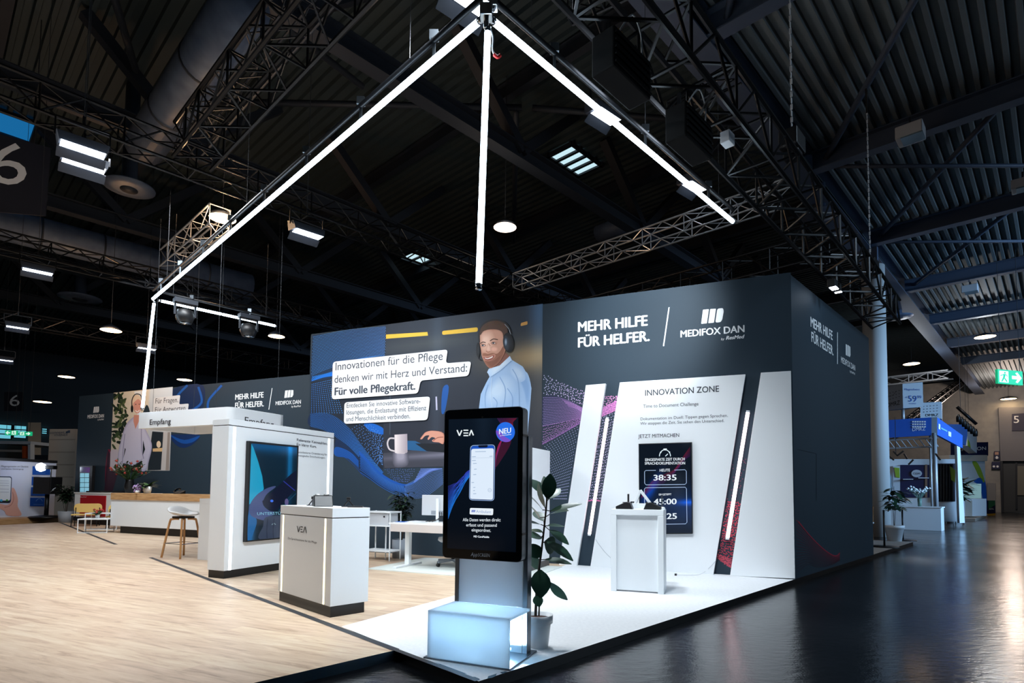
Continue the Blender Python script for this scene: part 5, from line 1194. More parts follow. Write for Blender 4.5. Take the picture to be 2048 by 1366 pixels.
# ================================================================== reception furniture
def A2(o, x, y, z=0):
    c, s = math.cos(RA), math.sin(RA); return np.array([o[0] + c * x - s * y, o[1] + s * x + c * y, z])
ro = G(240.3, 1065.7)
t = thing('reception_desk', 'long white reception desk with oak band and dark recessed plinth', 'desk', ro, RA)
b = MB(); b.bx(0, 3.7, 0, .7, 0, .2); b.build('plinth', M_['rubber'], t)
b = MB(); b.bx(-.30, 4.0, -.10, .85, .2, .935); b.build('body', M_['white'], t, bevel=.004)
b = MB(); b.bx(-.30, 4.0, -.12, .30, .935, 1.12); b.build('oak_band', M_['oakband'], t, bevel=.004)
b = MB(); b.bx(-.30, 4.0, .30, .85, .935, .96); b.build('worktop', M_['oakband'], t)
dz = 1.12
t = thing('potted_peperomia', 'leafy plant in white pot standing on the reception desk', 'plant', A2(ro, .93, .1, dz))
pot(t, cyl(.085, .115, .19), M_['white'], .10, .165)
b = MB(); R_ = random.Random(11)
for q in range(34):
    an = R_.uniform(0, 6.28); d = Vector((math.cos(an), math.sin(an), R_.uniform(.2, 1.6))); leafmesh(b, (0, 0, .17), d, (0, 0, 1), R_.uniform(.2, .34), .10, .5, 5)
b.build('foliage', M_['leaf2'], t)
t = thing('flower_bouquet', 'lilac and white flower bunch left of the potted plant on desk', 'flowers', A2(ro, .52, .1, dz))
b = MB()
for q in range(46): an = R_.uniform(0, 6.28); r1 = R_.uniform(0, .14); b.lathe([(0, -.028), (.026, 0), (0, .028)], c=(r1 * math.cos(an), r1 * .6 * math.sin(an), .08 + R_.uniform(-.05, .19) * (1 - r1 * 3)), n=6)
b.build('blossoms', M_['lilac'], t); b = MB(); b.lathe([(0, 0), (.06, 0), (.08, .06), (0, .1)], n=10); b.build('wrapping', M_['white'], t)
t = thing('office_phone', 'black telephone set standing on the oak reception desk', 'phone', A2(ro, 2.2, .12, dz), RA + .2)
b = MB(); b.add([(-.11, -.09, 0), (.11, -.09, 0), (.11, .1, 0), (-.11, .1, 0), (-.11, -.09, .02), (.11, -.09, .02), (.11, .1, .09), (-.11, .1, .09)], [(0, 3, 2, 1), (4, 5, 6, 7), (0, 1, 5, 4), (1, 2, 6, 5), (2, 3, 7, 6), (3, 0, 4, 7)]); b.build('body', M_['rubber'], t, bevel=.006)
b = MB(); b.tube(smooth_loop([(-.07, -.1, .06), (-.07, -.03, .11), (-.07, .06, .14), (-.07, .12, .13)], 4, False), .022, 8); b.build('handset', M_['gloss'], t)
# red front counter behind
rc = G(151, 1047.5); hR = zat(rc, 984.5); t = thing('info_counter', 'white counter with red front panel near the far left wall', 'counter', rc, RA)
b = MB(); b.bx(0, 3.4, .08, .55, 0, .25); b.build('plinth', M_['black'], t); b = MB(); b.bx(-.12, 3.5, 0, .62, .25, hR - .04); b.build('body', M_['white'], t, bevel=.004)
b = MB(); b.bx(.22, 1.62, -.012, 0, .28, hR - .10); b.build('red_panel', M_['red'], t)
b = MB(); b.bx(-.14, 3.52, -.02, .64, hR - .04, hR); b.build('worktop', M_['white'], t)
PRd = Plane(A2(rc, 0, -.014), RA); b = MB(); zl = Zoom(0, 820, 4.876); text(b, PRd, 'ResMed', zl(788, 853), zl(842, 852), 9 / 4.876, off=.003); bars(b, PRd, zl, [[(777, 842), (785, 842), (785, 853), (777, 853)]]); b.build('lettering', M_['letter_w'], t, world=True)
tag(MB().box(A2(rc, .75, .25, hR + .026), (.7, .35, .05), rz=RA + .1).build('keyboard_tray', M_['rubber'], bevel=.01), 'flat black equipment tray on the red fronted counter', 'tray')
tag(MB().box(A2(rc, 1.9, .3, hR + .031), (.5, .3, .06), rz=RA).build('printer', M_['rubber'], bevel=.01), 'low black device on the white part of red fronted counter', 'device')
t = thing('flower_vase', 'dark vase with red and green dried flower bouquet behind desk', 'flowers', A2(rc, 2.32, .3, hR))
b = MB(); b.lathe([(0, 0), (.11, 0), (.16, .22), (.12, .4), (.13, .45), (.1, .45), (0, .3)], n=18); b.build('vase', M_['rubber'], t)
b = MB(); b2_ = MB()
for q in range(60):
    an = R_.uniform(0, 6.28); d = Vector((math.cos(an), math.sin(an), R_.uniform(.5, 1.6))).normalized(); L = R_.uniform(.5, 1.0)
    p = Vector((0, 0, .4)); b.tube([p, p + d * L * .8], .006, 4, caps=False)
    for k in range(3): leafmesh(b, p + d * L * (.35 + .2 * k), d + Vector((R_.uniform(-.8, .8), R_.uniform(-.8, .8), .2)), (0, 0, 1), .16, .05, .3, 3)
    if q % 3 == 0: b2_.lathe([(0, -.04), (.05, 0), (0, .05)], c=tuple(p + d * L * .82), n=7)
b.build('branches', M_['leaf2'], t); b2_.build('blossoms', M_['flower'], t)
# seating
so = G(174, 1053); rs = .45
def bench(label, loc, rz):
    t = thing('bench', label, 'bench', loc, rz, 'yellow benches in front of the red counter')
    b = MB(); b.slab(Plane((0, .5), 0), rounded([(-.38, .44), (.38, .44), (.38, .73), (-.38, .73)], .14, 8), -.05, .0); b.build('backrest', M_['rattan'], t, bevel=.008)
    b = MB(); b.bx(-.36, .36, 0, .52, .36, .40); b.build('seat', M_['rattan'], t, bevel=.02)
    for x in (-.32, .32):
        for y in (.02, .47): b = MB(); b.tube([(x, y, .38 if y < .2 else .6), (x * 1.06, y, 0)], .014, 6); b.build('leg', M_['rubber'], t)
    return t
bn = bench('yellow woven bench with rounded back before the red panel', A2(so, 0, -.1), rs)
p_ = G(236, 1058.5); dup(bn, A2(p_, .05, .0), rs, 'yellow woven bench partly hidden behind the white reception desk')
def nest(label, loc, w_, h_, dpt, rz):
    t = thing('coffee_table', label, 'table', loc, rz, 'white wire coffee tables'); b = MB(); b.bx(-w_, w_, -dpt, dpt, h_ - .03, h_); b.build('tabletop', M_['white'], t, bevel=.004)
    for x in (-w_ + .012, w_ - .012):
        for y in (-dpt + .012, dpt - .012): b = MB(); b.tube([(x, y, h_ - .03), (x, y, 0)], .013, 6); b.build('leg', M_['white'], t)
    b = MB()
    for y in (-dpt + .012, dpt - .012): b.tube([(-w_ + .012, y, .012), (w_ - .012, y, .012)], .012, 6)
    b.build('foot_rail', M_['white'], t); return t
ct = G(192, 1065); nest('lower white coffee table in front of the yellow bench', ct, .36, .40, .28, .3); t2 = G(201, 1052); nest('higher white coffee table behind the lower one, with red flowers', G(207, 1058.5), .42, .50, .24, .3)
t = thing('table_bouquet', 'small bouquet of red and green on the coffee table', 'flowers', ct + np.array([-.05, 0.1, .40])); b = MB(); b.lathe([(0, 0), (.05, 0), (.06, .1), (0, .1)], n=12); b.build('vase', M_['white'], t); b = MB(); c2_ = MB()
for q in range(30):
    an = R_.uniform(0, 6.28); d = Vector((math.cos(an), math.sin(an), R_.uniform(.2, 1.2))); leafmesh(b, (0, 0, .09), d, (0, 0, 1), R_.uniform(.14, .26), .06, .2, 3)
    if q % 3 == 0: dn = d.normalized(); c2_.lathe([(0, -.03), (.04, 0), (0, .04)], c=(dn.x * .18, dn.y * .18, .1 + dn.z * .18), n=7)
b.build('foliage', M_['leaf2'], t); c2_.build('blossoms', M_['flower'], t)
# upright info screen at the left wall
qs = G(172, 1034); t = thing('info_screen', 'dark upright totem with pale blue tiles at the left wall', 'screen', A2(rc, .55, .95), RA)
PI_ = Plane(A2(rc, .55, .95), RA); zi = Zoom(0, 820, 4.876)
u0, z0_ = PI_.px(*zi(778, 545)); u1, z1_ = PI_.px(*zi(890, 800)); b = MB(); b.slab(PI_, [(u0, 0), (u1, 0), (u1, z0_), (u0, z0_)], -.1, 0); b.build('housing', M_['rubber'], t, world=True)
a = Art(PI_, zi, .002, .0006)
a.grid([(782, 555), (878, 560), (874, 610), (782, 608)], 4, 3, lambda u, v: np.array([20, 22, 52]) + u * np.array([50, 0, 40]))
for r in range(4):
    for c in range(2): a.poly((120, 176, 196), [(782 + 46 * c, 616 + 47 * r), (824 + 46 * c, 616 + 47 * r), (823 + 46 * c, 658 + 47 * r), (781 + 46 * c, 658 + 47 * r)])
a.build('picture', M_['screen'], t)
# bar table and stool left of the screen wall
bo = G(397, 1119.5)
t = thing('bar_table', 'white block bar table attached left of the lit screen wall', 'table', bo, RA)
hb_ = zat(bo, 997)
b = MB(); b.bx(-.03, .35, 0, .06, 0, hb_ - .09); b.build('front_board', M_['white'], t, bevel=.003); b = MB(); b.bx(-.03, .35, 0, .9, hb_ - .09, hb_); b.build('tabletop', M_['white'], t, bevel=.003)
b = MB(); b.bx(.05, .35, .7, .76, 0, hb_ - .09); b.build('rear_board', M_['white'], t)
s1 = G(336, 1119.5); s2 = G(365, 1122.5); sc2 = (G(336, 1119.5) + G(390, 1112)) / 2
t = thing('bar_stool', 'bar stool with white shell seat and four oak legs', 'stool', (sc2[0], sc2[1], 0), RA)
def slocal(p): return local(sc2, RA, p)
hs_ = .76
b = MB(); n = 28; rows = 7; vs = [(0, 0, hs_ + .02)]
for j in range(1, rows + 1):
    ro_ = j / rows
    for i in range(n):
        an = 2 * PI * i / n; ca, sa = math.cos(an), math.sin(an); k_ = (abs(ca) ** 3 + abs(sa) ** 3) ** (-1 / 3); x, y = .24 * k_ * ca * ro_, .225 * k_ * sa * ro_
        bx_ = max(0, -x / .24); vs.append((x, y, hs_ + .02 + .045 * ro_ ** 3 + .115 * bx_ ** 2.2 - .03 * max(0, x / .24) ** 2 * ro_ + .02 * abs(y / .22) ** 3))
fs = [(0, 1 + i, 1 + (i + 1) % n) for i in range(n)] + [(1 + (j - 1) * n + i, 1 + j * n + i, 1 + j * n + (i + 1) % n, 1 + (j - 1) * n + (i + 1) % n) for j in range(1, rows) for i in range(n)]
b.smooth = True; b.add(vs, fs); o = b.build('seat', M_['stool'], t); md = o.modifiers.new('solid', 'SOLIDIFY'); md.thickness = .02; md.offset = 0
b = MB(); b.bx(-.13, .13, -.13, .13, hs_ - .03, hs_ + .005); b.build('seat_plate', M_['rubber'], t)
for sx in (-1, 1):
    for sy in (-1, 1):
        b = MB(); b.tube(smooth_loop([(sx * .05, sy * .05, hs_ - .045), (sx * .13, sy * .12, hs_ - .05), (sx * .165, sy * .15, hs_ - .12), (sx * .25, sy * .22, .012)], 6, False), .019, 8); b.build('leg', M_['oakleg'], t)
b = MB(); zf_ = .27; cs = [(-.225, -.2), (.225, -.2), (.225, .2), (-.225, .2)]
for i in range(4): b.tube([(*cs[i], zf_), (*cs[(i + 1) % 4], zf_)], .008, 6)
b.build('footrest', M_['chrome'], t)

# ================================================================== desk corner
rg = G(733, 1138.5); re = G(899, 1155); 
rgl = local(rg, RA, re)[0]
t = struct(MB().bx(0, 2.75, 0, 1.75, .0, .012).build('floor_rug', M_['rug'])); t.location = tuple(rg); t.rotation_euler = (0, 0, RA)
do = G(779, 1138); 
t = thing('office_desk', 'white height-adjustable desk with pale screen panel on the rug', 'desk', (do[0], do[1], .012), RA)
b = MB(); b.bx(-.05, 1.55, .02, .82, .715, .74); b.build('desktop', M_['white'], t, bevel=.004)
b = MB(); b.bx(.0, 1.5, .0, .02, .60, .725); b.build('modesty_panel', mat('beige_felt', (206, 198, 194), .9), t, bevel=.004)
for x in (.045, 1.38):
    b = MB(); b.bx(x, x + .085, .36, .44, .03, .715); b.build('leg', M_['white'], t, bevel=.004); b = MB(); b.bx(x, x + .075, .02, .78, 0, .03); b.build('foot', M_['white'], t, bevel=.004)
def D2(x, y, z=0): return A2(do, x, y, z)
t = thing('monitor', 'white monitor seen from behind on the desk', 'monitor', D2(.36, .42, .752), RA)
b = MB(); b.bx(-.02, .62, -.02, .02, .12, .46); b.build('display', M_['lgrey'], t, bevel=.008); b = MB(); b.bx(.27, .32, -.045, -.02, .0, .40); b.build('stand', M_['white'], t, bevel=.004); b = MB(); b.bx(.16, .44, -.12, .12, 0, .012); b.build('foot', M_['white'], t)
b = MB(); b.bx(.17, .48, -.026, -.019, .14, .2); b.build('port_cover', M_['grey'], t)
b = MB()
for k in range(3): b.tube(smooth_loop([(.33 + .04 * k, -.03, .18), (.34 + .03 * k, -.05, .08), (.22 - .06 * k, -.08, .02)], 4, False), .006, 5)
b.build('cables', M_['rope'], t)
t = thing('paper_sheet', 'open papers lying on the white desk left of monitor', 'paper', D2(.16, .25, .7525), RA + .2); b = MB(); b.bx(-.2, .2, -.12, .12, 0, .006); b.build('sheets', M_['white_panel'], t); b = MB(); b.bx(-.18, -.01, -.11, .1, .006, .009); b.build('cover', M_['blue'], t)
co_ = D2(.74, .78); t = thing('office_chair', 'grey swivel chair on five casters behind the white desk', 'chair', (co_[0], co_[1], .012), RA)
b = MB(); b.lathe([(0, .40), (.22, .40), (.26, .43), (.25, .48), (0, .5)], n=24); b.build('seat', M_['lgrey'], t); b = MB(); b.tube([(0, 0, .1), (0, 0, .4)], .03, 10); b.build('gas_column', M_['rubber'], t)
b = MB(); b.slab(Plane((0, .26), 0), rounded([(-.2, .56), (.2, .56), (.2, .70), (-.2, .70)], .06), -.05, 0); b.build('backrest', M_['lgrey'], t, bevel=.015); b = MB(); b.bar((0, .2, .42), (0, .28, .6), .05, .03); b.build('back_support', M_['rubber'], t)
for k in range(5):
    an = 2 * PI * k / 5 + .5; b = MB(); b.bar((0, 0, .1), (.3 * math.cos(an), .3 * math.sin(an), .075), .045, .035); arm = b.build('base_arm', M_['grey'], t); b = MB(); b.tube([(.3 * math.cos(an) - .02 * math.sin(an), .3 * math.sin(an) + .02 * math.cos(an), .03), (.3 * math.cos(an) + .02 * math.sin(an), .3 * math.sin(an) - .02 * math.cos(an), .03)], .03, 12); b.build('caster', M_['rubber'], arm)
# shelf
sh = G(735, 1120); t = thing('shelf_rack', 'open white shelf rack with drawer left of the bamboo plant', 'shelf', (sh[0], sh[1], 0), RA)
zt_s = zat(sh, 1022)
for z in (.16, .62, zt_s - .03): b = MB(); b.bx(-.12, .48, .0, .36, z, z + .025); b.build('shelf_board', M_['white'], t)
for x, y in ((-.1, .01), (.25, .18), (.46, .01), (.46, .34), (-.1, .34)): b = MB(); b.bx(x, x + .018, y, y + .018, 0, zt_s); b.build('upright', M_['white'], t)
b = MB(); b.bx(-.08, .42, .03, .33, .645, .86); b.build('drawer_box', M_['lgrey'], t, bevel=.004); b = MB(); b.box((.33, .026, .8), (.03, .01, .03)); b.build('knob', M_['rubber'], t)
# white partition to the right of the kiosk
pp = G(1098.5, 1131.5); pc_ = local(pp, RA, pp)
t = thing('partition_board', 'plain bright white partition standing behind the rubber plant', 'partition', pp, RA)
hp_ = zat(pp, 902)
b = MB(); b.bx(-.06, 0, -1.6, 0, .12, hp_); b.build('board', M_['white_panel'], t, bevel=.003); b = MB(); b.bx(-.07, .0, -1.6, 0, 0, .12); b.build('plinth', M_['black'], t)

# ================================================================== left neighbours
lw0 = G(-60, 1049, HF); lw1 = G(107, 1041, HF); PLB = Plane(lw1, math.atan2(*(lw1 - lw0)[[1, 0]])); zl = Zoom(0, 820, 4.876)
t = thing('stand_wall', 'pale exhibition wall printed with hand and phone at left edge', 'wall', lw1, PLB.rot)
uL = PLB.px(-60, 1040)[0]; hL = PLB.px(50, 918)[1]
b = MB(); b.slab(PLB, [(uL, .12), (0, .12), (0, hL), (uL, hL)], -.12, 0); b.build('board', mat('pale_wall', (206, 212, 230), .6), t, world=True)
b = MB(); b.slab(PLB, [(uL, HF), (1.2, HF), (1.2, .12), (uL, .12)], -.4, 1.1); b.build('platform', M_['oakband'], t, world=True)
b = MB(); b.slab(PLB, [(uL, hL - .1), (0, hL - .1), (0, hL), (uL, hL)], .0, .05); b.build('top_rail', M_['rubber'], t, world=True)
a = Art(PLB, zl, .003, .001)
a.grid([(0, 500), (300, 500), (300, 1030), (0, 1030)], 6, 10, lambda u, v: np.array([186, 196, 226]) * (1 - u) + np.array([206, 212, 230]) * u)
a.poly((46, 60, 90), rounded([(-60, 645), (116, 648), (104, 910), (-60, 905)], 26, 5)); a.poly((214, 224, 236), rounded([(-60, 655), (108, 658), (97, 885), (-60, 880)], 20, 5)); a.poly((30, 34, 46), [(-20, 882), (96, 884), (92, 908), (-20, 905)])
for y in (690, 712, 735, 770, 800): a.line((150, 164, 190), [(0, y), (85, y + 2)], 4, sm=False)
a.poly((60, 160, 210), ell(10, 882, 14, 12)); a.poly((80, 150, 60), ell(66, 880, 11, 9))
a.poly((206, 160, 150), [(112, 765), (135, 765), (160, 820), (172, 880), (170, 940), (205, 1028), (70, 1028), (40, 985), (-20, 950), (-10, 915), (60, 925), (100, 900), (110, 840)], True)
a.line((166, 116, 108), [(120, 800), (130, 870), (100, 930), (40, 950)], 6)
for k in range(4):
    y = 548 + 102 * k; dx = -8 * k; a.poly((24, 84, 180), [(315 + dx, y), (490 + dx, y + 2), (486 + dx, y + 86), (312 + dx, y + 84)])
    a.line((90, 140, 214), [(345 + dx, y + 66), (440 + dx, y + 67)], 5, sm=False)
a.line((120, 160, 220), [(345, 890), (365, 868), (390, 866), (410, 890)], 5)
a.build('wall_print', M_['print'], t)
b = MB(); text(b, PLB, 'Pflegeorganisation mit Überblick', zl(2, 556), zl(268, 560), 16 / 4.876, off=.05); text(b, PLB, 'und bester Versorgung', zl(2, 580), zl(218, 582), 14 / 4.876, off=.05); b.build('lettering', M_['letter_g'], t, world=True)
sp = G(92, 1036, .1); t = thing('speaker_stand', 'black speaker stand before the blue tiles on the left', 'stand', (sp[0], sp[1], .12)); 
zsp = zat(sp, 988)
b = MB(); b.lathe([(0, 0), (.55, 0), (.5, .05), (.1, .09), (0, .09)], n=24); b.build('base', M_['rubber'], t); b = MB(); b.tube([(0, 0, .08), (0, 0, zsp - .13)], .07, 10); b.build('pole', M_['rubber'], t)
t = thing('loudspeaker', 'black box loudspeaker on the pole stand at left', 'speaker', (sp[0], sp[1], zsp), -.1)
zs2 = zat(sp, 954) - zsp; b = MB(); b.bx(-.36, .36, -.25, .25, .0, zs2); b.build('cabinet', M_['rubber'], t, bevel=.02); b = MB(); b.bx(-.32, .32, -.262, -.25, .04, zs2 - .04); b.build('grille', mat('speaker_grille', (26, 26, 30), .8, bump=.5, bscale=200), t)
t = thing('clip_light', 'small glaring round lamp above the black loudspeaker', 'lamp', (sp[0], sp[1], zsp + zs2)); b = MB(); b.tube([(.1, 0, 0), (.1, 0, .3)], .02, 6); b.build('arm', M_['rubber'], t)
b = MB(); b.box((.08, 0, .36), (.36, .2, .14)); b.build('housing', M_['rubber'], t, bevel=.02); b = MB(); b.lathe([(0, -.17), (.13, -.11), (.17, 0), (.13, .11), (0, .17)], c=(-.22, -.08, .36), n=14); b.build('lens', M_['flood'], t)
# beige tower
tw = G(148, 1036, HF); PTw = Plane(tw, math.radians(-8)); uu0 = PTw.px(92, 1000)[0]; uu1 = PTw.px(145, 1000)[0]; hT = PTw.px(120, 858)[1]
t = thing('stand_tower', 'tall beige tower with connext VIVENDI lettering behind the pale wall', 'tower', tw, 0)
b = MB(); b.slab(PTw, [(uu0, HF), (uu1, HF), (uu1, hT), (uu0, hT)], -2.2, 0); b.build('body', M_['beige'], t, world=True)
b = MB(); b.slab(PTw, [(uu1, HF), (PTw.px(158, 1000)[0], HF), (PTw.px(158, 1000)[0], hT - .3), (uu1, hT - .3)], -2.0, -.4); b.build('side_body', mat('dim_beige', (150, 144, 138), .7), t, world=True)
b = MB()
for y in (880, 905, 930, 955): u_, z_ = PTw.px(120, y); b.slab(PTw, [(uu0, z_), (uu1, z_), (uu1, z_ + .04), (uu0, z_ + .04)], .001, .01)
b.build('panel_joints', mat('joint_grey', (160, 150, 140), .7), t, world=True)
b = MB(); text(b, PTw, 'connext', zl(492, 232), zl(634, 227), 22 / 4.876, off=.03); text(b, PTw, 'VIVENDI', zl(532, 256), zl(662, 252), 20 / 4.876, off=.03); bars(b, PTw, zl, [[(648, 210), (662, 206), (662, 226), (648, 228)], [(666, 202), (684, 198), (684, 222), (666, 224)]], .03); b.build('lettering', mat('slate_letters', (70, 86, 110), .6), t, world=True)
o = MB(); o.slab(PTw, [PTw.px(*zl(536, 665)), PTw.px(*zl(592, 665)), PTw.px(*zl(590, 820)), PTw.px(*zl(534, 820))], .02, .14); tag(o.build('tower_screen', M_['gloss']), 'dark flat screen hanging on the beige tower', 'screen')
# upper level of the next stand, exit signs, far windows
ub = at(60, 880, 34.0); PU = Plane(ub, math.radians(0))
def pslab(P, pts, t0, t1, name, m, parent=None):
    b = MB(); b.slab(P, [P.px(*q) for q in pts], t0, t1); return b.build(name, M_[m] if isinstance(m, str) else m, parent, world=parent is not None)
t = thing('stand_gallery', 'white gallery frame with orange post above the pale wall', 'gallery', (ub[0], ub[1], HF))
pslab(PU, [zl(-40, 300), zl(300, 305), zl(296, 335), zl(-40, 330)], -3, 0, 'top_beam', 'white', t); pslab(PU, [zl(272, 330), zl(296, 330), zl(296, 1060), zl(272, 1060)], -.3, 0, 'post', 'white', t); pslab(PU, [zl(216, 350), zl(236, 350), zl(236, 470), zl(216, 470)], -.3, 0, 'orange_post', 'orange', t); pslab(PU, [zl(-40, 410), zl(215, 415), zl(215, 1060), zl(-40, 1060)], -2.8, -2.6, 'back_board', mat('dark_back', (46, 48, 56), .7), t); pslab(PU, [zl(-40, 385), zl(215, 388), zl(215, 410), zl(-40, 405)], -.4, -.1, 'lower_beam', 'beige', t); pslab(PU, [zl(182, 380), zl(200, 380), zl(200, 470), zl(182, 470)], -.6, -.4, 'inner_post', 'white', t)
PX = Plane(at(20, 860, 26.0), 0)
def exitsign(P, pts, arrow, label, wires=None, flip=False):
    c = P.pt(*P.px(*pts[0])); t = thing('exit_sign', label, 'sign', c, P.rot, 'green exit signs'); q = [P.px(*p) for p in pts]; (ua, zb), (ub_, zt_) = q[0], q[1]
    b = MB(); b.slab(P, [(ua, zb), (ub_, zb), (ub_, zt_), (ua, zt_)], -.08, 0); b.build('box', M_['exitg'], t, world=True)
    w_, h_ = ub_ - ua, zt_ - zb; uv = lambda x, y: (ua + w_ * (1 - x if flip else x), zb + h_ * y); b = MB()
    sh_ = [(.56, .38), (.78, .38), (.70, .18), (.78, .12), (.95, .5), (.78, .88), (.70, .82), (.78, .62), (.56, .62)]
    b.slab(P, [uv(*s_) for s_ in sh_], .002, .006); b.build('arrow', M_['exitw'], t, world=True)
    b = MB(); b.slab(P, [uv(.06, .1), uv(.42, .1), uv(.42, .9), uv(.06, .9)], .002, .005); b.build('doorway', M_['exitw'], t, world=True)
    b = MB()
    for s_ in ([(.25, .72), (.31, .72), (.31, .84), (.25, .84)], [(.2, .4), (.27, .4), (.31, .68), (.22, .7)], [(.12, .14), (.17, .14), (.26, .4), (.2, .44)], [(.24, .42), (.3, .38), (.38, .16), (.33, .14), (.27, .3)], [(.1, .52), (.2, .6), (.22, .68), (.1, .58)], [(.29, .66), (.37, .52), (.39, .56), (.31, .7)]): b.slab(P, [uv(*k) for k in s_], .005, .008)
    b.build('running_figure', M_['exitg'], t, world=True)
    if wires:
        for x in (.12, .88): p0 = P.pt(*uv(x, 1)); b = MB(); b.tube([p0, (p0[0], p0[1], wires)], .009, 5); b.build('suspension_wire', M_['wire'], t, world=True)
    return t
exitsign(PX, [zl(48, 245), zl(164, 200)], 1, 'green exit sign with arrow pointing left at far left', 12.37, True); exitsign(PX, [zl(188, 250), zl(304, 212)], 1, 'green exit sign with arrow pointing right at far left', 12.37)
fw = EN(30, 47, HF); wl = struct(bpy.data.objects.new('wall_far', None)); COL.objects.link(wl)
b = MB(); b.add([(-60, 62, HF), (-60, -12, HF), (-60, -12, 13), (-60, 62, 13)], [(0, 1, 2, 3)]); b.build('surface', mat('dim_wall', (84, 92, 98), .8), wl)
PFW = Plane(EN(0, 60.8), RB); PFW2 = Plane(EN(0, 57.0), RB)
for i, (x0, x1, y0, y1) in enumerate(((-30, 24, 850, 876), (26, 54, 852, 876), (82, 95, 857, 868))):
    t = struct(bpy.data.objects.new('window_%d' % (10 + i), None)); COL.objects.link(t); q0 = PFW.px(x0, y1); q1 = PFW.px(x1, y0)
    b = MB(); b.slab(PFW, [q0, (q1[0], q0[1]), q1, (q0[0], q1[1])], .0, .05); b.build('pane', M_['win'], t)
    b = MB(); n = max(1, int((q1[0] - q0[0]) / 1.0))
    for k in range(n + 1): u_ = q0[0] + (q1[0] - q0[0]) * k / n; b.slab(PFW, [(u_ - .05, q0[1]), (u_ + .05, q0[1]), (u_ + .05, q1[1]), (u_ - .05, q1[1])], .05, .12)
    for k in range(4): z_ = q0[1] + (q1[1] - q0[1]) * k / 3; b.slab(PFW, [(q0[0], z_ - .04), (q1[0], z_ - .04), (q1[0], z_ + .04), (q0[0], z_ + .04)], .05, .12)
    b.build('frame', M_['dark_steel'], t)
pslab(PFW2, [(56, 845), (82, 845), (82, 1030), (56, 1030)], -1, 0, 'trim_90', mat('pale_pillar', (200, 178, 150), .8))['kind'] = 'structure'
# hall number banners
def banner(P, pts, num, npx, label):
    c = P.pt(*P.px(*pts[0])); t = thing('hall_banner', label, 'banner', c, P.rot, 'dark hall number banners'); b = MB(); b.slab(P, [P.px(*q) for q in pts], -.03, 0); b.build('cloth', mat('banner_cloth', (22, 26, 40), .8), t, world=True)
    b = MB(); text(b, P, num, *npx, off=.01); b.build('number', M_['letter_w'], t, world=True)
    u_, z_ = P.px(*pts[2]); p0 = P.pt(u_ - .3, z_); b = MB(); b.tube([p0, (p0[0], p0[1], 12.37)], .012, 5); b.build('suspension_wire', M_['wire'], t, world=True); return t
PBN = Plane(at(50, 360, 13.0), RB); banner(PBN, [(-70, 418), (92, 432), (102, 296), (-60, 252)], '6', ((-24, 366), (52, 371), 84), 'large dark hall banner with number 6 cut by the left edge')
PBN2 = Plane(at(30, 800, 30.0), .2); banner(PBN2, [(8, 822), (46, 822), (46, 784), (8, 784)], '6', ((19, 812), (39, 812), 22), 'small dark hall banner with number 6 at far left')

# ================================================================== right neighbours
z5 = Zoom(1740, 740, 3.594)
c0 = G(*z5(30, 1138), HF); c1 = G(*z5(515, 1160), HF); PD = Plane(c0, math.atan2(*(c1 - c0)[[1, 0]])); wD = float(np.linalg.norm(c1 - c0))
t = thing('info_counter', 'white counter of the blue stand with lettering at its left end', 'counter', c0, PD.rot)
hD = zat(c1, z5(0, 992)[1])
b = MB(); b.bx(0, wD, 0, .75, .0, hD - HF); b.build('body', M_['white'], t, bevel=.01); b = MB(); b.bx(-.03, wD + .03, -.03, .78, hD - HF, hD - HF + .04); b.build('worktop', M_['white_panel'], t)
b = MB(); text(b, PD, 'DMRZ', z5(24, 1074), z5(96, 1077), 20 / 3.594, off=.006); b.build('lettering', M_['letter_k'], t, world=True)
# header of the blue stand on silver posts
hp = G(1869, 1060, HF); dz_ = np.array([0.9 * 0, 0, 0]); PH = Plane(hp + np.array([0, 1.2, 0]), PD.rot); 
t = thing('stand_canopy', 'blue header canopy with DMRZ sign carried by silver posts', 'canopy', hp + np.array([0, 1.2, 0]), PD.rot)
pslab(PH, [z5(-120, 500), z5(442, 470), z5(442, 340), z5(-120, 375)], -.1, 0, 'front_banner', 'blue', t)
pslab(PH, [z5(442, 470), z5(482, 468), z5(482, 338), z5(442, 340)], -.12, 0, 'corner_cover', 'grey', t)
uc, zc_ = PH.px(*z5(482, 466)); _, zt2 = PH.px(*z5(482, 338)); pcn = np.array(PH.pt(uc, 0)); PHS = Plane(pcn, PH.rot + math.radians(62))
pslab(PHS, [z5(484, 466), z5(666, 562), z5(666, 470), z5(484, 340)], -.1, 0, 'side_banner', 'blue', t)
for q in ((462, 470), (424, 470)):
    u_, z_ = PH.px(*z5(*q)); b = MB(); p0 = PH.pt(u_, 0, -.05 - (.2 if q[0] < 450 else 0)); b.tube([(p0[0], p0[1], HF), (p0[0], p0[1], z_ + .1)], .075 if q[0] > 450 else .04, 12); b.build('post', M_['alu'], t, world=True)
b = MB(); text(b, PH, 'DMRZ', z5(306, 440), z5(398, 434), 24 / 3.594, off=.02)
b.build('lettering', M_['letter_w'], t, world=True)
b = MB(); b.cuts.append((0, 0))
for i in range(6):
    for j in range(3): u_, z_ = PH.px(*z5(310 + i * 17, 372 + j * 18)); b.slab(PH, [(u_ - .03, z_ - .03), (u_ + .03, z_ - .03), (u_ + .03, z_ + .03), (u_ - .03, z_ + .03)], .01, .02)
b.build('dot_logo', M_['letter_w'], t, world=True)
b = MB(); bars(b, PHS, z5, [rounded([(490, 385), (502, 392), (502, 430), (490, 424)], 3), rounded([(560, 440), (580, 448), (580, 482), (560, 474)], 3)], .02); b.build('white_marks', M_['letter_w'], t, world=True)
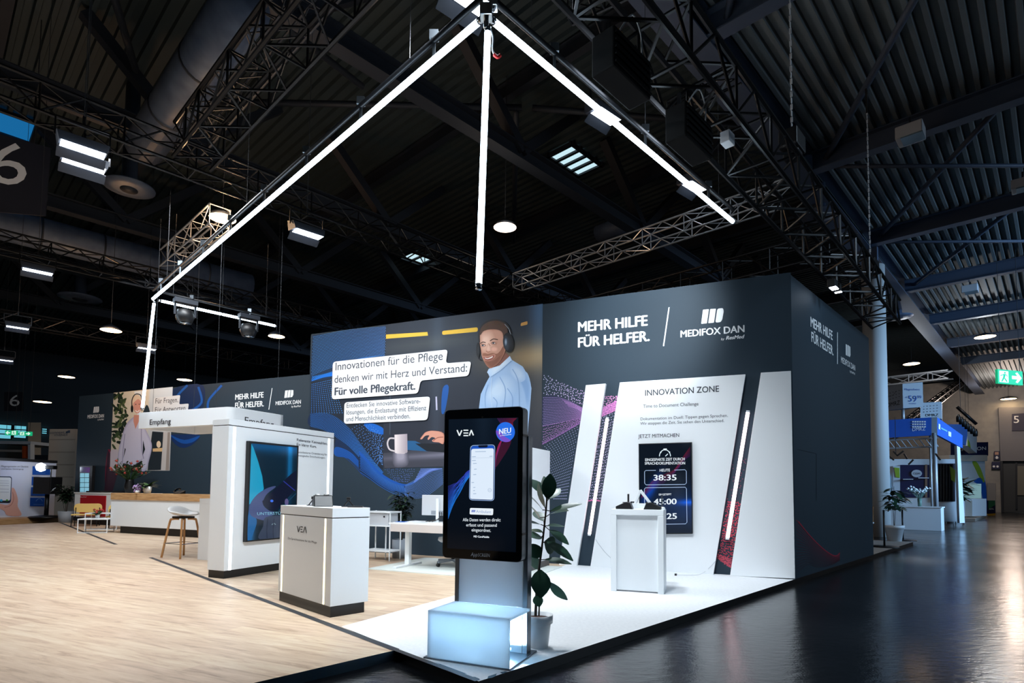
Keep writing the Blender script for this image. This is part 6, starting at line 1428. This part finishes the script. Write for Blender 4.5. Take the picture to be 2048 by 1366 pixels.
b = MB(); bars(b, PHS, z5, [[(508, 412), (552, 436), (552, 446), (508, 424)]], .02); b.build('blue_lettering', mat('light_blue_ink', (120, 190, 230), .5), t, world=True)
u0, z0_ = PH.px(*z5(-120, 505)); b = MB()
for zz in (z0_ - .05, z0_ - .4): b.tube([PH.pt(u0, zz, -.2), PH.pt(uc, zz, -.2)], .035, 6)
for i in range(14): x0 = u0 + (uc - u0) * i / 14; x1 = u0 + (uc - u0) * (i + 1) / 14; b.tube([PH.pt(x0, z0_ - .05, -.2), PH.pt(x1, z0_ - .4, -.2)], .02, 4)
b.build('truss_beam', M_['alu'], t, world=True)
pslab(PHS, [z5(625, 545), z5(648, 556), z5(682, 1098), z5(645, 1100)], -.1, 0, 'slanted_post', 'white', t)
# cubes above
def cube(xm, y0, y1, dpt, lab, txt, shift):
    P0 = np.array(at(xm, (y0 + y1) / 2, dpt)); u = None
    t = thing('sign_cube', lab, 'sign', P0, 0, 'white sign cubes above the blue stand'); return t
Yc = float(PH.p0[1]) + .8
kb = at(*z5(238, 275), Yc); kt = at(*z5(236, 100), Yc); PCL = Plane(kb, PD.rot - .55); PCR = Plane(kb, PD.rot + .10)
t = thing('sign_cube', 'white hanging cube with DMRZ and price 59,99 above blue stand', 'sign', kb, 0, 'white sign cubes above the blue stand')
hC = kt[2] - kb[2]; uL_ = PCL.px(*z5(104, 300))[0]; uR_ = PCR.px(*z5(384, 275))[0]
pL = np.array(PCL.pt(uL_, 0)); pR = np.array(PCR.pt(uR_, 0)); pM = np.array([kb[0], kb[1], 0]); pBk = pL + pR - pM
b = MB(); b.prism([tuple(q[:2]) for q in (pM, pR, pBk, pL)], kb[2], kt[2]); b.build('box', M_['glassy'], t, world=True)
b = MB(); text(b, PCL, 'DMRZ', z5(126, 268), z5(216, 248), 30 / 3.594, off=.01); b.build('lettering', M_['letter_k'], t, world=True)
b = MB(); text(b, PCR, 'Pflegesoftware', z5(250, 146), z5(358, 146), 14 / 3.594, off=.01); text(b, PCR, '59', z5(276, 226), z5(336, 228), 42 / 3.594, off=.01); text(b, PCR, '99', z5(340, 204), z5(370, 205), 20 / 3.594, off=.01); text(b, PCR, 'ab', z5(254, 200), z5(272, 200), 10 / 3.594, off=.01); text(b, PCR, 'monatlich', z5(282, 244), z5(332, 245), 9 / 3.594, off=.01); b.build('lettering', mat('blue_ink', (40, 90, 170), .5), t, world=True)
b = MB(); pq = (pM + pBk) / 2; b.tube([(kb[0] + .2, kb[1] + .3, kb[2]), (kb[0] + .2, kb[1] + .3, PH.px(*z5(442, 345))[1])], .06, 8); b.build('pole', M_['alu'], t, world=True)
a = Art(PCL, z5, .012, 0.0005)
for i in range(5):
    for j in range(3): a.poly((60, 64, 76), ell(124 + i * 22, 172 + j * 22 - i * 6, 3.2, 3.2, 8))
    a.line((60, 64, 76), [(124, 194), (168, 182), (190, 152)], 1.5, sm=False)
a.build('dot_print', M_['print'], t)
P2 = Plane(at(*z5(440, 300), Yc + 2.5), PD.rot + .1); t = thing('sign_cube', 'second white sign cube farther behind the price cube', 'sign', P2.p0, 0, 'white sign cubes above the blue stand')
pslab(P2, [z5(362, 350), z5(515, 350), z5(515, 228), z5(362, 236)], -1.4, 0, 'box', 'glassy', t)
a = Art(P2, z5, .012, .0005)
for i in range(5):
    for j in range(3): a.poly((60, 64, 76), ell(388 + i * 24, 262 + j * 20 - i * 2, 3, 3, 8))
a.build('dot_print', M_['print'], t); b = MB(); text(b, P2, 'DMRZ', z5(400, 334), z5(492, 332), 18 / 3.594, off=.01); b.build('lettering', M_['letter_k'], t, world=True)
u_, z_ = P2.px(*z5(440, 350)); p0 = P2.pt(u_, z_, -.7); b = MB(); b.tube([p0, (p0[0], p0[1], HF)], .06, 8); b.build('pole', M_['alu'], t, world=True)
# back wall of the blue stand
bp0 = G(*z5(0, 1100), HF) ; PBK = Plane(c0 + np.array([0, 4.2, 0]), PD.rot)
t = thing('stand_wall', 'white back wall with navy panel and oval sign, blue stand', 'wall', PBK.p0, PBK.rot)
def pk(pts, m, name, off0=-.05, off1=0): return pslab(PBK, [z5(*q) for q in pts], off0, off1, name, m, t)
pk([(-60, 640), (640, 640), (640, 1090), (-60, 1090)], 'white', 'board', -.15, -.06); pk([(217, 682), (425, 682), (425, 916), (217, 916)], 'navy', 'navy_panel'); pk([(396, 680), (412, 680), (412, 916), (396, 916)], mat('tan_strip', (150, 116, 96), .6), 'tan_strip', 0, .02)
pk([(166, 690), (216, 690), (216, 880), (166, 880)], 'glassy', 'print_board'); pk([(174, 700), (212, 705), (214, 775), (186, 770)], 'lime', 'lime_shape', 0, .02)
pk([(68, 756), (138, 756), (142, 916), (68, 916)], mat('screen_blue', (120, 190, 226), .5, emis=(100, 190, 230), es=.35), 'blue_screen'); pk([(76, 830), (136, 830), (138, 912), (76, 912)], mat('screen_deep', (40, 150, 206), .5, emis=(30, 140, 210), es=.35), 'screen_text_area', 0, .02)  # blue screen on the back wall, its glow set as emission
pk(ell(336, 744, 37, 27), 'lgrey', 'oval_sign', 0, .04); pk([(242, 784), (312, 784), (312, 788), (242, 788)], 'white', 'shelf_line', 0, .15); pk([(352, 774), (424, 774), (424, 779), (352, 779)], 'white', 'shelf_line', 0, .15)
b = MB(); text(b, PBK, 'CGM', z5(312, 752), z5(362, 752), 14 / 3.594, off=.05); b.build('lettering', M_['letter_g'], t, world=True)
for i in range(6): pk([(486 + i * 21, 675), (496 + i * 21, 675), (496 + i * 21, 940), (486 + i * 21, 940)], 'rubber', 'dark_slat', 0, .1)
pk([(480, 672), (612, 672), (612, 945), (480, 945)], mat('slat_back', (60, 56, 66), .7), 'slat_board'); pk([(576, 690), (616, 720), (616, 810), (585, 790)], 'lime', 'lime_shape', .1, .12)
t = thing('stick_chandelier', 'cluster of thin dark sticks hanging inside the blue stand', 'lamp', PBK.pt(*PBK.px(*z5(180, 600)), 2.0), 0); b = MB(); PSt = PBK.shifted(2.0)
for q in (((108, 630), (124, 590)), ((126, 612), (172, 648)), ((168, 585), (200, 618)), ((196, 616), (242, 582)), ((244, 602), (268, 640)), ((276, 680), (312, 644)), ((470, 600), (506, 648))): b.bar(PSt.pt(*PSt.px(*z5(*q[0]))), PSt.pt(*PSt.px(*z5(*q[1]))), .06)
b.build('sticks', M_['rubber'], t, world=True); u_, z_ = PSt.px(*z5(186, 600)); b = MB(); b.tube([PSt.pt(u_, z_), PSt.pt(u_, z_ + 1.5)], .012, 5); b.build('cable', M_['rope'], t, world=True)
t = thing('flower_vase', 'pale flowers in a glass vase on the white counter at right', 'flowers', PD.pt(PD.px(*z5(345, 990))[0], hD + .04, -.4)); b = MB(); b.lathe([(0, 0), (.06, 0), (.075, .3), (0, .3)], n=14); b.build('vase', M_['teal'], t); b = MB(); c2_ = MB()
for q in range(30):
    an = R_.uniform(0, 6.28); d = Vector((math.cos(an) * .6, math.sin(an) * .6, R_.uniform(.6, 1.4))).normalized(); L = R_.uniform(.3, .6); b.tube([(0, 0, .25), tuple(Vector((0, 0, .25)) + d * L)], .006, 4, caps=False); leafmesh(b, Vector((0, 0, .25)) + d * L * .6, d, (0, 0, 1), .14, .05, .2, 3)
    c2_.lathe([(0, -.04), (.05, 0), (0, .04)], c=tuple(Vector((0, 0, .25)) + d * L), n=6)
b.build('foliage', M_['teal'], t); c2_.build('blossoms', M_['white_panel'], t)
# rubber plant on the beige platform with black stand frame
pl_ = G(1789, 1082); bush('rubber_plant', 'rubber plant in white pot on the platform beside the column', pl_, [(0, 0), (.17, 0), (.23, .36), (.25, .36), (.25, .44), (.23, .44), (0, .38)], M_['white'], .22, .40, .55, 1.75, .42, 70, .36, M_['leaf'], 9, 3, upright=.35)
fs0 = G(1769, 1094); fs1 = G(1806, 1081); t = thing('barrier_stand', 'thin black frame stand around the rubber plant at the column', 'stand', fs0)
hz = zat(fs0, 1020)
for p0, nm in ((fs0, 'front_post'), (fs1, 'rear_post')): b = MB(); b.tube([(p0[0], p0[1], 0), (p0[0], p0[1], hz)], .022, 8); b.build(nm, M_['rubber'], t, world=True)
b = MB(); b.tube([(fs0[0], fs0[1], hz - .02), (fs1[0], fs1[1], hz - .02)], .006, 6); b.build('top_wire', M_['rubber'], t, world=True); b = MB(); b.lathe([(0, 0), (.34, 0), (.3, .025), (0, .03)], c=(fs0[0], fs0[1], 0), n=24); b.build('base_plate', M_['rubber'], t, world=True)
b = MB(); b.lathe([(0, 0), (.34, 0), (.3, .025), (0, .03)], c=(fs1[0], fs1[1], 0), n=24); b.build('base_plate', M_['rubber'], t, world=True)
wc_ = G(1746, 1079); t = thing('folding_chair', 'pale wooden chair edge peeking out behind the side wall', 'chair', wc_, RB); b = MB(); b.bar((.0, 0, 0), (-.12, .0, .5), .03); b.bar((.1, .3, 0), (-.02, .3, .5), .03); b.build('legs', M_['oakleg'], t); b = MB(); b.bx(-.5, -.06, -.05, .35, .46, .5); b.build('seat', M_['white'], t, bevel=.01); b = MB(); b.bar((-.02, 0, .45), (.06, 0, .95), .03); b.bar((-.02, .3, .45), (.06, .3, .95), .03); b.build('back_posts', M_['oakleg'], t)
# palm and stool
pm = G(*z5(605, 1098), HF); bush('potted_palm', 'feathery palm in white pot between counter and slanted post', pm, cyl(.28, .36, .5), M_['white'], .34, .46, .9, 2.3, .7, 170, .75, M_['leaf3'], 6, 8, upright=.8)
t = thing('bar_stool', 'dark stool with thin splayed legs before the palm at right', 'stool', G(*z5(608, 1106), HF), 0); b = MB(); b.lathe([(0, .62), (.3, .62), (.32, .66), (0, .68)], n=18); b.build('seat', M_['rubber'], t)
for k in range(4): an = PI / 4 + k * PI / 2; b = MB(); b.tube([(.15 * math.cos(an), .15 * math.sin(an), .62), (.36 * math.cos(an), .36 * math.sin(an), 0)], .02, 6); b.build('leg', M_['rubber'], t)
# second stand (white, lime and blue)
g0 = G(*z5(660, 1083), HF); g1 = G(*z5(760, 1085), HF); PE_ = Plane(g1 + np.array([.0, 3.2, 0]), math.radians(12))
t = thing('stand_wall', 'white stand wall with lime and blue curves far right', 'wall', PE_.p0, PE_.rot)
def pe(pts, m, name, o0=-.05, o1=0): return pslab(PE_, [z5(*q) for q in pts], o0, o1, name, m, t)
pe([(560, 660), (832, 640), (840, 1050), (560, 1050)], 'glassy', 'board', -.3, -.05); pe(smooth_loop([(740, 662), (768, 662), (800, 720), (822, 790), (818, 810), (790, 770), (762, 710)]), 'lime', 'lime_shape'); pe(smooth_loop([(752, 800), (790, 775), (828, 800), (838, 900), (838, 1040), (820, 960), (800, 860), (770, 815)]), 'blue', 'blue_shape')
pe([(560, 612), (832, 612), (832, 655), (560, 655)], 'beige', 'fascia', -1.0, .1)
t = thing('wall_screen', 'pale glowing wide screen on the lime and blue stand', 'screen', PE_.p0, PE_.rot); PE2 = PE_.shifted(.5); pslab(PE2, [z5(664, 816), z5(800, 818), z5(800, 922), z5(664, 922)], -.1, 0, 'panel', 'screenb', t); 
b = MB(); bars(b, PE2, z5, [[(680, 845 + 16 * k), (740 + 8 * (k % 2), 845 + 16 * k), (740 + 8 * (k % 2), 850 + 16 * k), (680, 850 + 16 * k)] for k in range(4)], .02); b.build('menu_lines', M_['grey'], t, world=True)
t = thing('info_counter', 'white rounded counter under the pale glowing wide screen', 'counter', g1 + np.array([.3, 1.0, .1]), PE_.rot); PE3 = Plane(g1 + np.array([.3, 1.0, 0]), PE_.rot); pslab(PE3, [z5(672, 1052), z5(838, 1048), z5(836, 925), z5(672, 925)], -1.2, 0, 'body', 'white', t); pslab(PE3, [z5(684, 1050), z5(732, 1050), z5(732, 938), z5(684, 938)], .0, .02, 'niche', 'beige', t)
o = MB(); q0 = G(*z5(668, 1084), HF); q1 = G(*z5(756, 1088), HF); q2 = G(*z5(846, 1052), HF); q3 = q0 + q2 - q1; o.prism([tuple(q[:2]) for q in (q0, q1, q2, q3)], HF, .06); struct(o.build('floor_stand', M_['beige']))
PN = Plane(g1 + np.array([3.0, 4.5, 0]), math.radians(14)); t = thing('overhead_sign', 'navy hanging banner with the letters STATION at far right', 'sign', PN.p0, PN.rot); pslab(PN, [z5(648, 614), z5(850, 616), z5(850, 518), z5(648, 522)], -.6, 0, 'box', 'navy', t); b = MB(); text(b, PN, 'STATION', z5(650, 582), z5(832, 574), 24 / 3.594, off=.02); b.build('lettering', M_['letter_w'], t, world=True)
u_, z_ = PN.px(*z5(750, 518)); p0 = PN.pt(u_, z_, -.3); b = MB(); b.tube([p0, (p0[0], p0[1], 9.7)], .008, 5); b.build('suspension_wire', M_['wire'], t, world=True)
PN2 = Plane(g1 + np.array([1.0, 2.0, 0]), math.radians(38)); t = thing('overhead_sign', 'white hanging block with blue and lime print beside blue canopy', 'sign', PN2.p0, PN2.rot); pslab(PN2, [z5(700, 545), z5(768, 598), z5(768, 440), z5(700, 390)], -.4, 0, 'box', 'glassy', t); PN3 = Plane(np.array(PN2.pt(PN2.px(*z5(700, 470))[0], 0)), math.radians(-10)); pslab(PN3, [z5(560, 490), z5(700, 546), z5(700, 390), z5(560, 390)], -.3, 0, 'blue_side', 'blue', t); pslab(PN2, [z5(701, 546), z5(720, 560), z5(712, 520), z5(701, 500)], .0, .03, 'lime_shape', 'lime', t)
u_, z_ = PN2.px(*z5(720, 400)); p0 = PN2.pt(u_, z_, -.2); b = MB(); b.tube([p0, (p0[0], p0[1], 9.7)], .008, 5); b.build('suspension_wire', M_['wire'], t, world=True)
# black spotlight bar above
t = thing('spotlight_bar', 'dark bar crowded with black spotlights above the blue stand', 'spotlights', at(*z5(690, 330), 30), 0); b = MB(); c2_ = MB(); PSB = Plane(at(*z5(690, 330), 30.0), -.35)
b.tube([PSB.pt(*PSB.px(*z5(625, 265))), PSB.pt(*PSB.px(*z5(765, 390)))], .08, 8); b.build('bar', M_['truss'], t, world=True)
for k in range(7):
    c = PSB.pt(*PSB.px(*z5(635 + 20 * k, 300 + 17 * k))); b = MB(); b.lathe([(0, -.26), (.10, -.24), (.11, 0), (.07, .14), (0, .17)], c=c + np.array([0, 0, -.25]) if False else (c[0], c[1], c[2] - .3), n=12); b.build('spotlight', M_['rubber'], t, world=True)
b = MB(); c = PSB.pt(*PSB.px(*z5(650, 270))); b.tube([c, (c[0], c[1], 9.7)], .012, 6); b.build('suspension', M_['wire'], t, world=True)
# hall end wall with gate 5
ew = G(1985, 1024.5, HF); PW5 = Plane(ew, RB - PI / 2)
def p5(pts, m, name, o0=-.05, o1=0, parent=None): return pslab(PW5, [z5(*q) for q in pts], o0, o1, name, m, parent)
we = struct(bpy.data.objects.new('wall_end', None)); COL.objects.link(we); b = MB(); b.slab(PW5, [(-16, HF), (14, HF), (14, 11), (-16, 11)], -.3, -.06); b.build('surface', M_['conc'], we)
dg = struct(bpy.data.objects.new('door_1', None)); COL.objects.link(dg); p5([(925, 270), (1140, 270), (1140, 655), (940, 655)], mat('gate_grey', (116, 116, 122), .6), 'gate_leaf', -.05, .3, dg); p5([(955, 655), (1140, 655), (1140, 1020), (962, 1022)], mat('gate_dark', (66, 70, 74), .7), 'opening', -.05, 0, dg); p5([(938, 655), (956, 655), (962, 1022), (948, 1022)], 'dark_steel', 'jamb', 0, .3, dg); p5([(1045, 660), (1060, 660), (1060, 1000), (1045, 1000)], 'dark_steel', 'mullion', 0, .1, dg)
p5([(1060, 690), (1140, 690), (1140, 900), (1060, 900)], mat('gate_pale', (120, 118, 108), .7), 'pale_leaf', 0, .08, dg)
d2 = struct(bpy.data.objects.new('door_2', None)); COL.objects.link(d2); p5([(842, 810), (905, 815), (905, 1035), (842, 1035)], mat('door_grey', (136, 138, 142), .6), 'leaf', -.05, .1, d2)
def plate(pts, m, label, name='wall_sign', group=None): o = p5(pts, m, name, .05, .2); return tag(o, label, 'sign', group)
t = thing('gate_sign', 'dark square gate sign with number 5 on grey gate', 'sign', PW5.pt(*PW5.px(*z5(1020, 440)), .3), PW5.rot); p5([(1022, 320), (1140, 312), (1140, 440), (1022, 440)], mat('sign_navy', (40, 40, 66), .6), 'plate', .3, .42, t); b = MB(); text(b, PW5, '5', z5(1036, 384), z5(1074, 384), 50 / 3.594, off=.46); b.build('number', M_['letter_w'], t, world=True)
t = thing('pictogram_sign', 'upper dark pictogram sign with arrow on the end wall', 'sign', PW5.pt(*PW5.px(*z5(892, 645)), .1), PW5.rot, 'dark pictogram signs'); p5([(892, 584), (934, 584), (934, 646), (892, 646)], 'navy', 'plate', .05, .15, t); p5([(898, 590), (926, 590), (926, 610), (898, 610)], mat('picto_tan', (190, 150, 130), .6), 'pictogram', .15, .17, t); p5([(906, 620), (920, 620), (920, 630), (928, 630), (913, 642), (898, 630), (906, 630)], 'letter_w', 'arrow', .15, .17, t)
t = thing('pictogram_sign', 'lower dark pictogram sign with two pale ovals, end wall', 'sign', PW5.pt(*PW5.px(*z5(876, 712)), .1), PW5.rot, 'dark pictogram signs'); p5([(876, 660), (936, 660), (936, 712), (876, 712)], 'navy', 'plate', .05, .15, t)
for x in (892, 918): p5(ell(x, 694, 9, 8, 12), 'letter_w', 'oval', .15, .17, t)
gx = G(*z5(875, 1046), HF); t = thing('display_board', 'small blue and green board with yellow foot near wall', 'board', gx, 0); PGB = Plane(gx, .1)
for pts, m, nm in (([(850, 938), (900, 938), (902, 1030), (850, 1034)], 'navy', 'board'), ([(851, 940), (898, 940), (898, 970), (851, 1000)], mat('green_print', (60, 130, 90), .6), 'green_print'), ([(850, 1034), (902, 1030), (902, 1044), (850, 1048)], mat('yellow_foot', (220, 160, 40), .6), 'foot')): pslab(PGB, [z5(*q) for q in pts], -.1 if nm != 'green_print' else 0, 0 if nm != 'green_print' else .02, nm, m, t)
b = MB(); text(b, PGB, 'AN.', z5(852, 1006), z5(888, 1004), 14 / 3.594, off=.03); b.build('lettering', M_['letter_w'], t, world=True)
for (x0, x1, y0, y1, lab) in ((914, 946, 895, 1020, 'dark red cabinet left of the open hall gate'), (980, 1008, 884, 1012, 'dark red box standing inside the hall gate')):
    c = G(*z5((x0 + x1) / 2, y1), HF); o = MB(); P_ = Plane(c, .2); o.slab(P_, [P_.px(*z5(*q)) for q in ((x0, y1), (x1, y1), (x1, y0), (x0, y0))], -.8, 0); tag(o.build('fire_cabinet', mat('dull_red_%d' % x0, (120, 24, 26) if x0 < 950 else (80, 30, 28), .6), bevel=.02), lab, 'cabinet', 'red boxes at the gate')
c = G(*z5(1030, 1020), HF); tag(MB().lathe([(0, 0), (.35, 0), (.35, 1.6), (.3, 1.75), (0, 1.75)], c=tuple(c), n=16).build('waste_bin', M_['lgrey']), 'pale cylindrical bin standing in the gate opening', 'bin')
for i, x in enumerate((1062, 1090)): c = G(*z5(x, 1012), HF); P_ = Plane(c, .2); o = MB(); o.slab(P_, [P_.px(*z5(*q)) for q in ((x - 12, 1012), (x + 13, 1012), (x + 13, 905), (x - 12, 905))], -.6, 0); tag(o.build('storage_cabinet', M_['lgrey']), ('left' if i == 0 else 'right') + ' pale cabinet of the pair inside the hall gate', 'cabinet', 'pale cabinets in the gate')
PEX = Plane(at(2020, 753, 20.0), .28); exitsign(PEX, [z5(920, 95), z5(1096, 10)], 1, 'large hanging green exit sign at the right photo edge', 10.1)
tr = at(1790, 770, 40); truss(at(*z5(40, 120), 38.0), at(*z5(580, 62), 34.0), .5, .5, .9, 'warm lit truss behind the price cube', 'alu', .05)
truss(at(1780, 880, 30) + np.array([0, 0, 0]), at(1935, 760, 45.0), .4, .4, .8, 'dark truss above the gate signs at far right', 'truss', .05)
# rest of the hall shell
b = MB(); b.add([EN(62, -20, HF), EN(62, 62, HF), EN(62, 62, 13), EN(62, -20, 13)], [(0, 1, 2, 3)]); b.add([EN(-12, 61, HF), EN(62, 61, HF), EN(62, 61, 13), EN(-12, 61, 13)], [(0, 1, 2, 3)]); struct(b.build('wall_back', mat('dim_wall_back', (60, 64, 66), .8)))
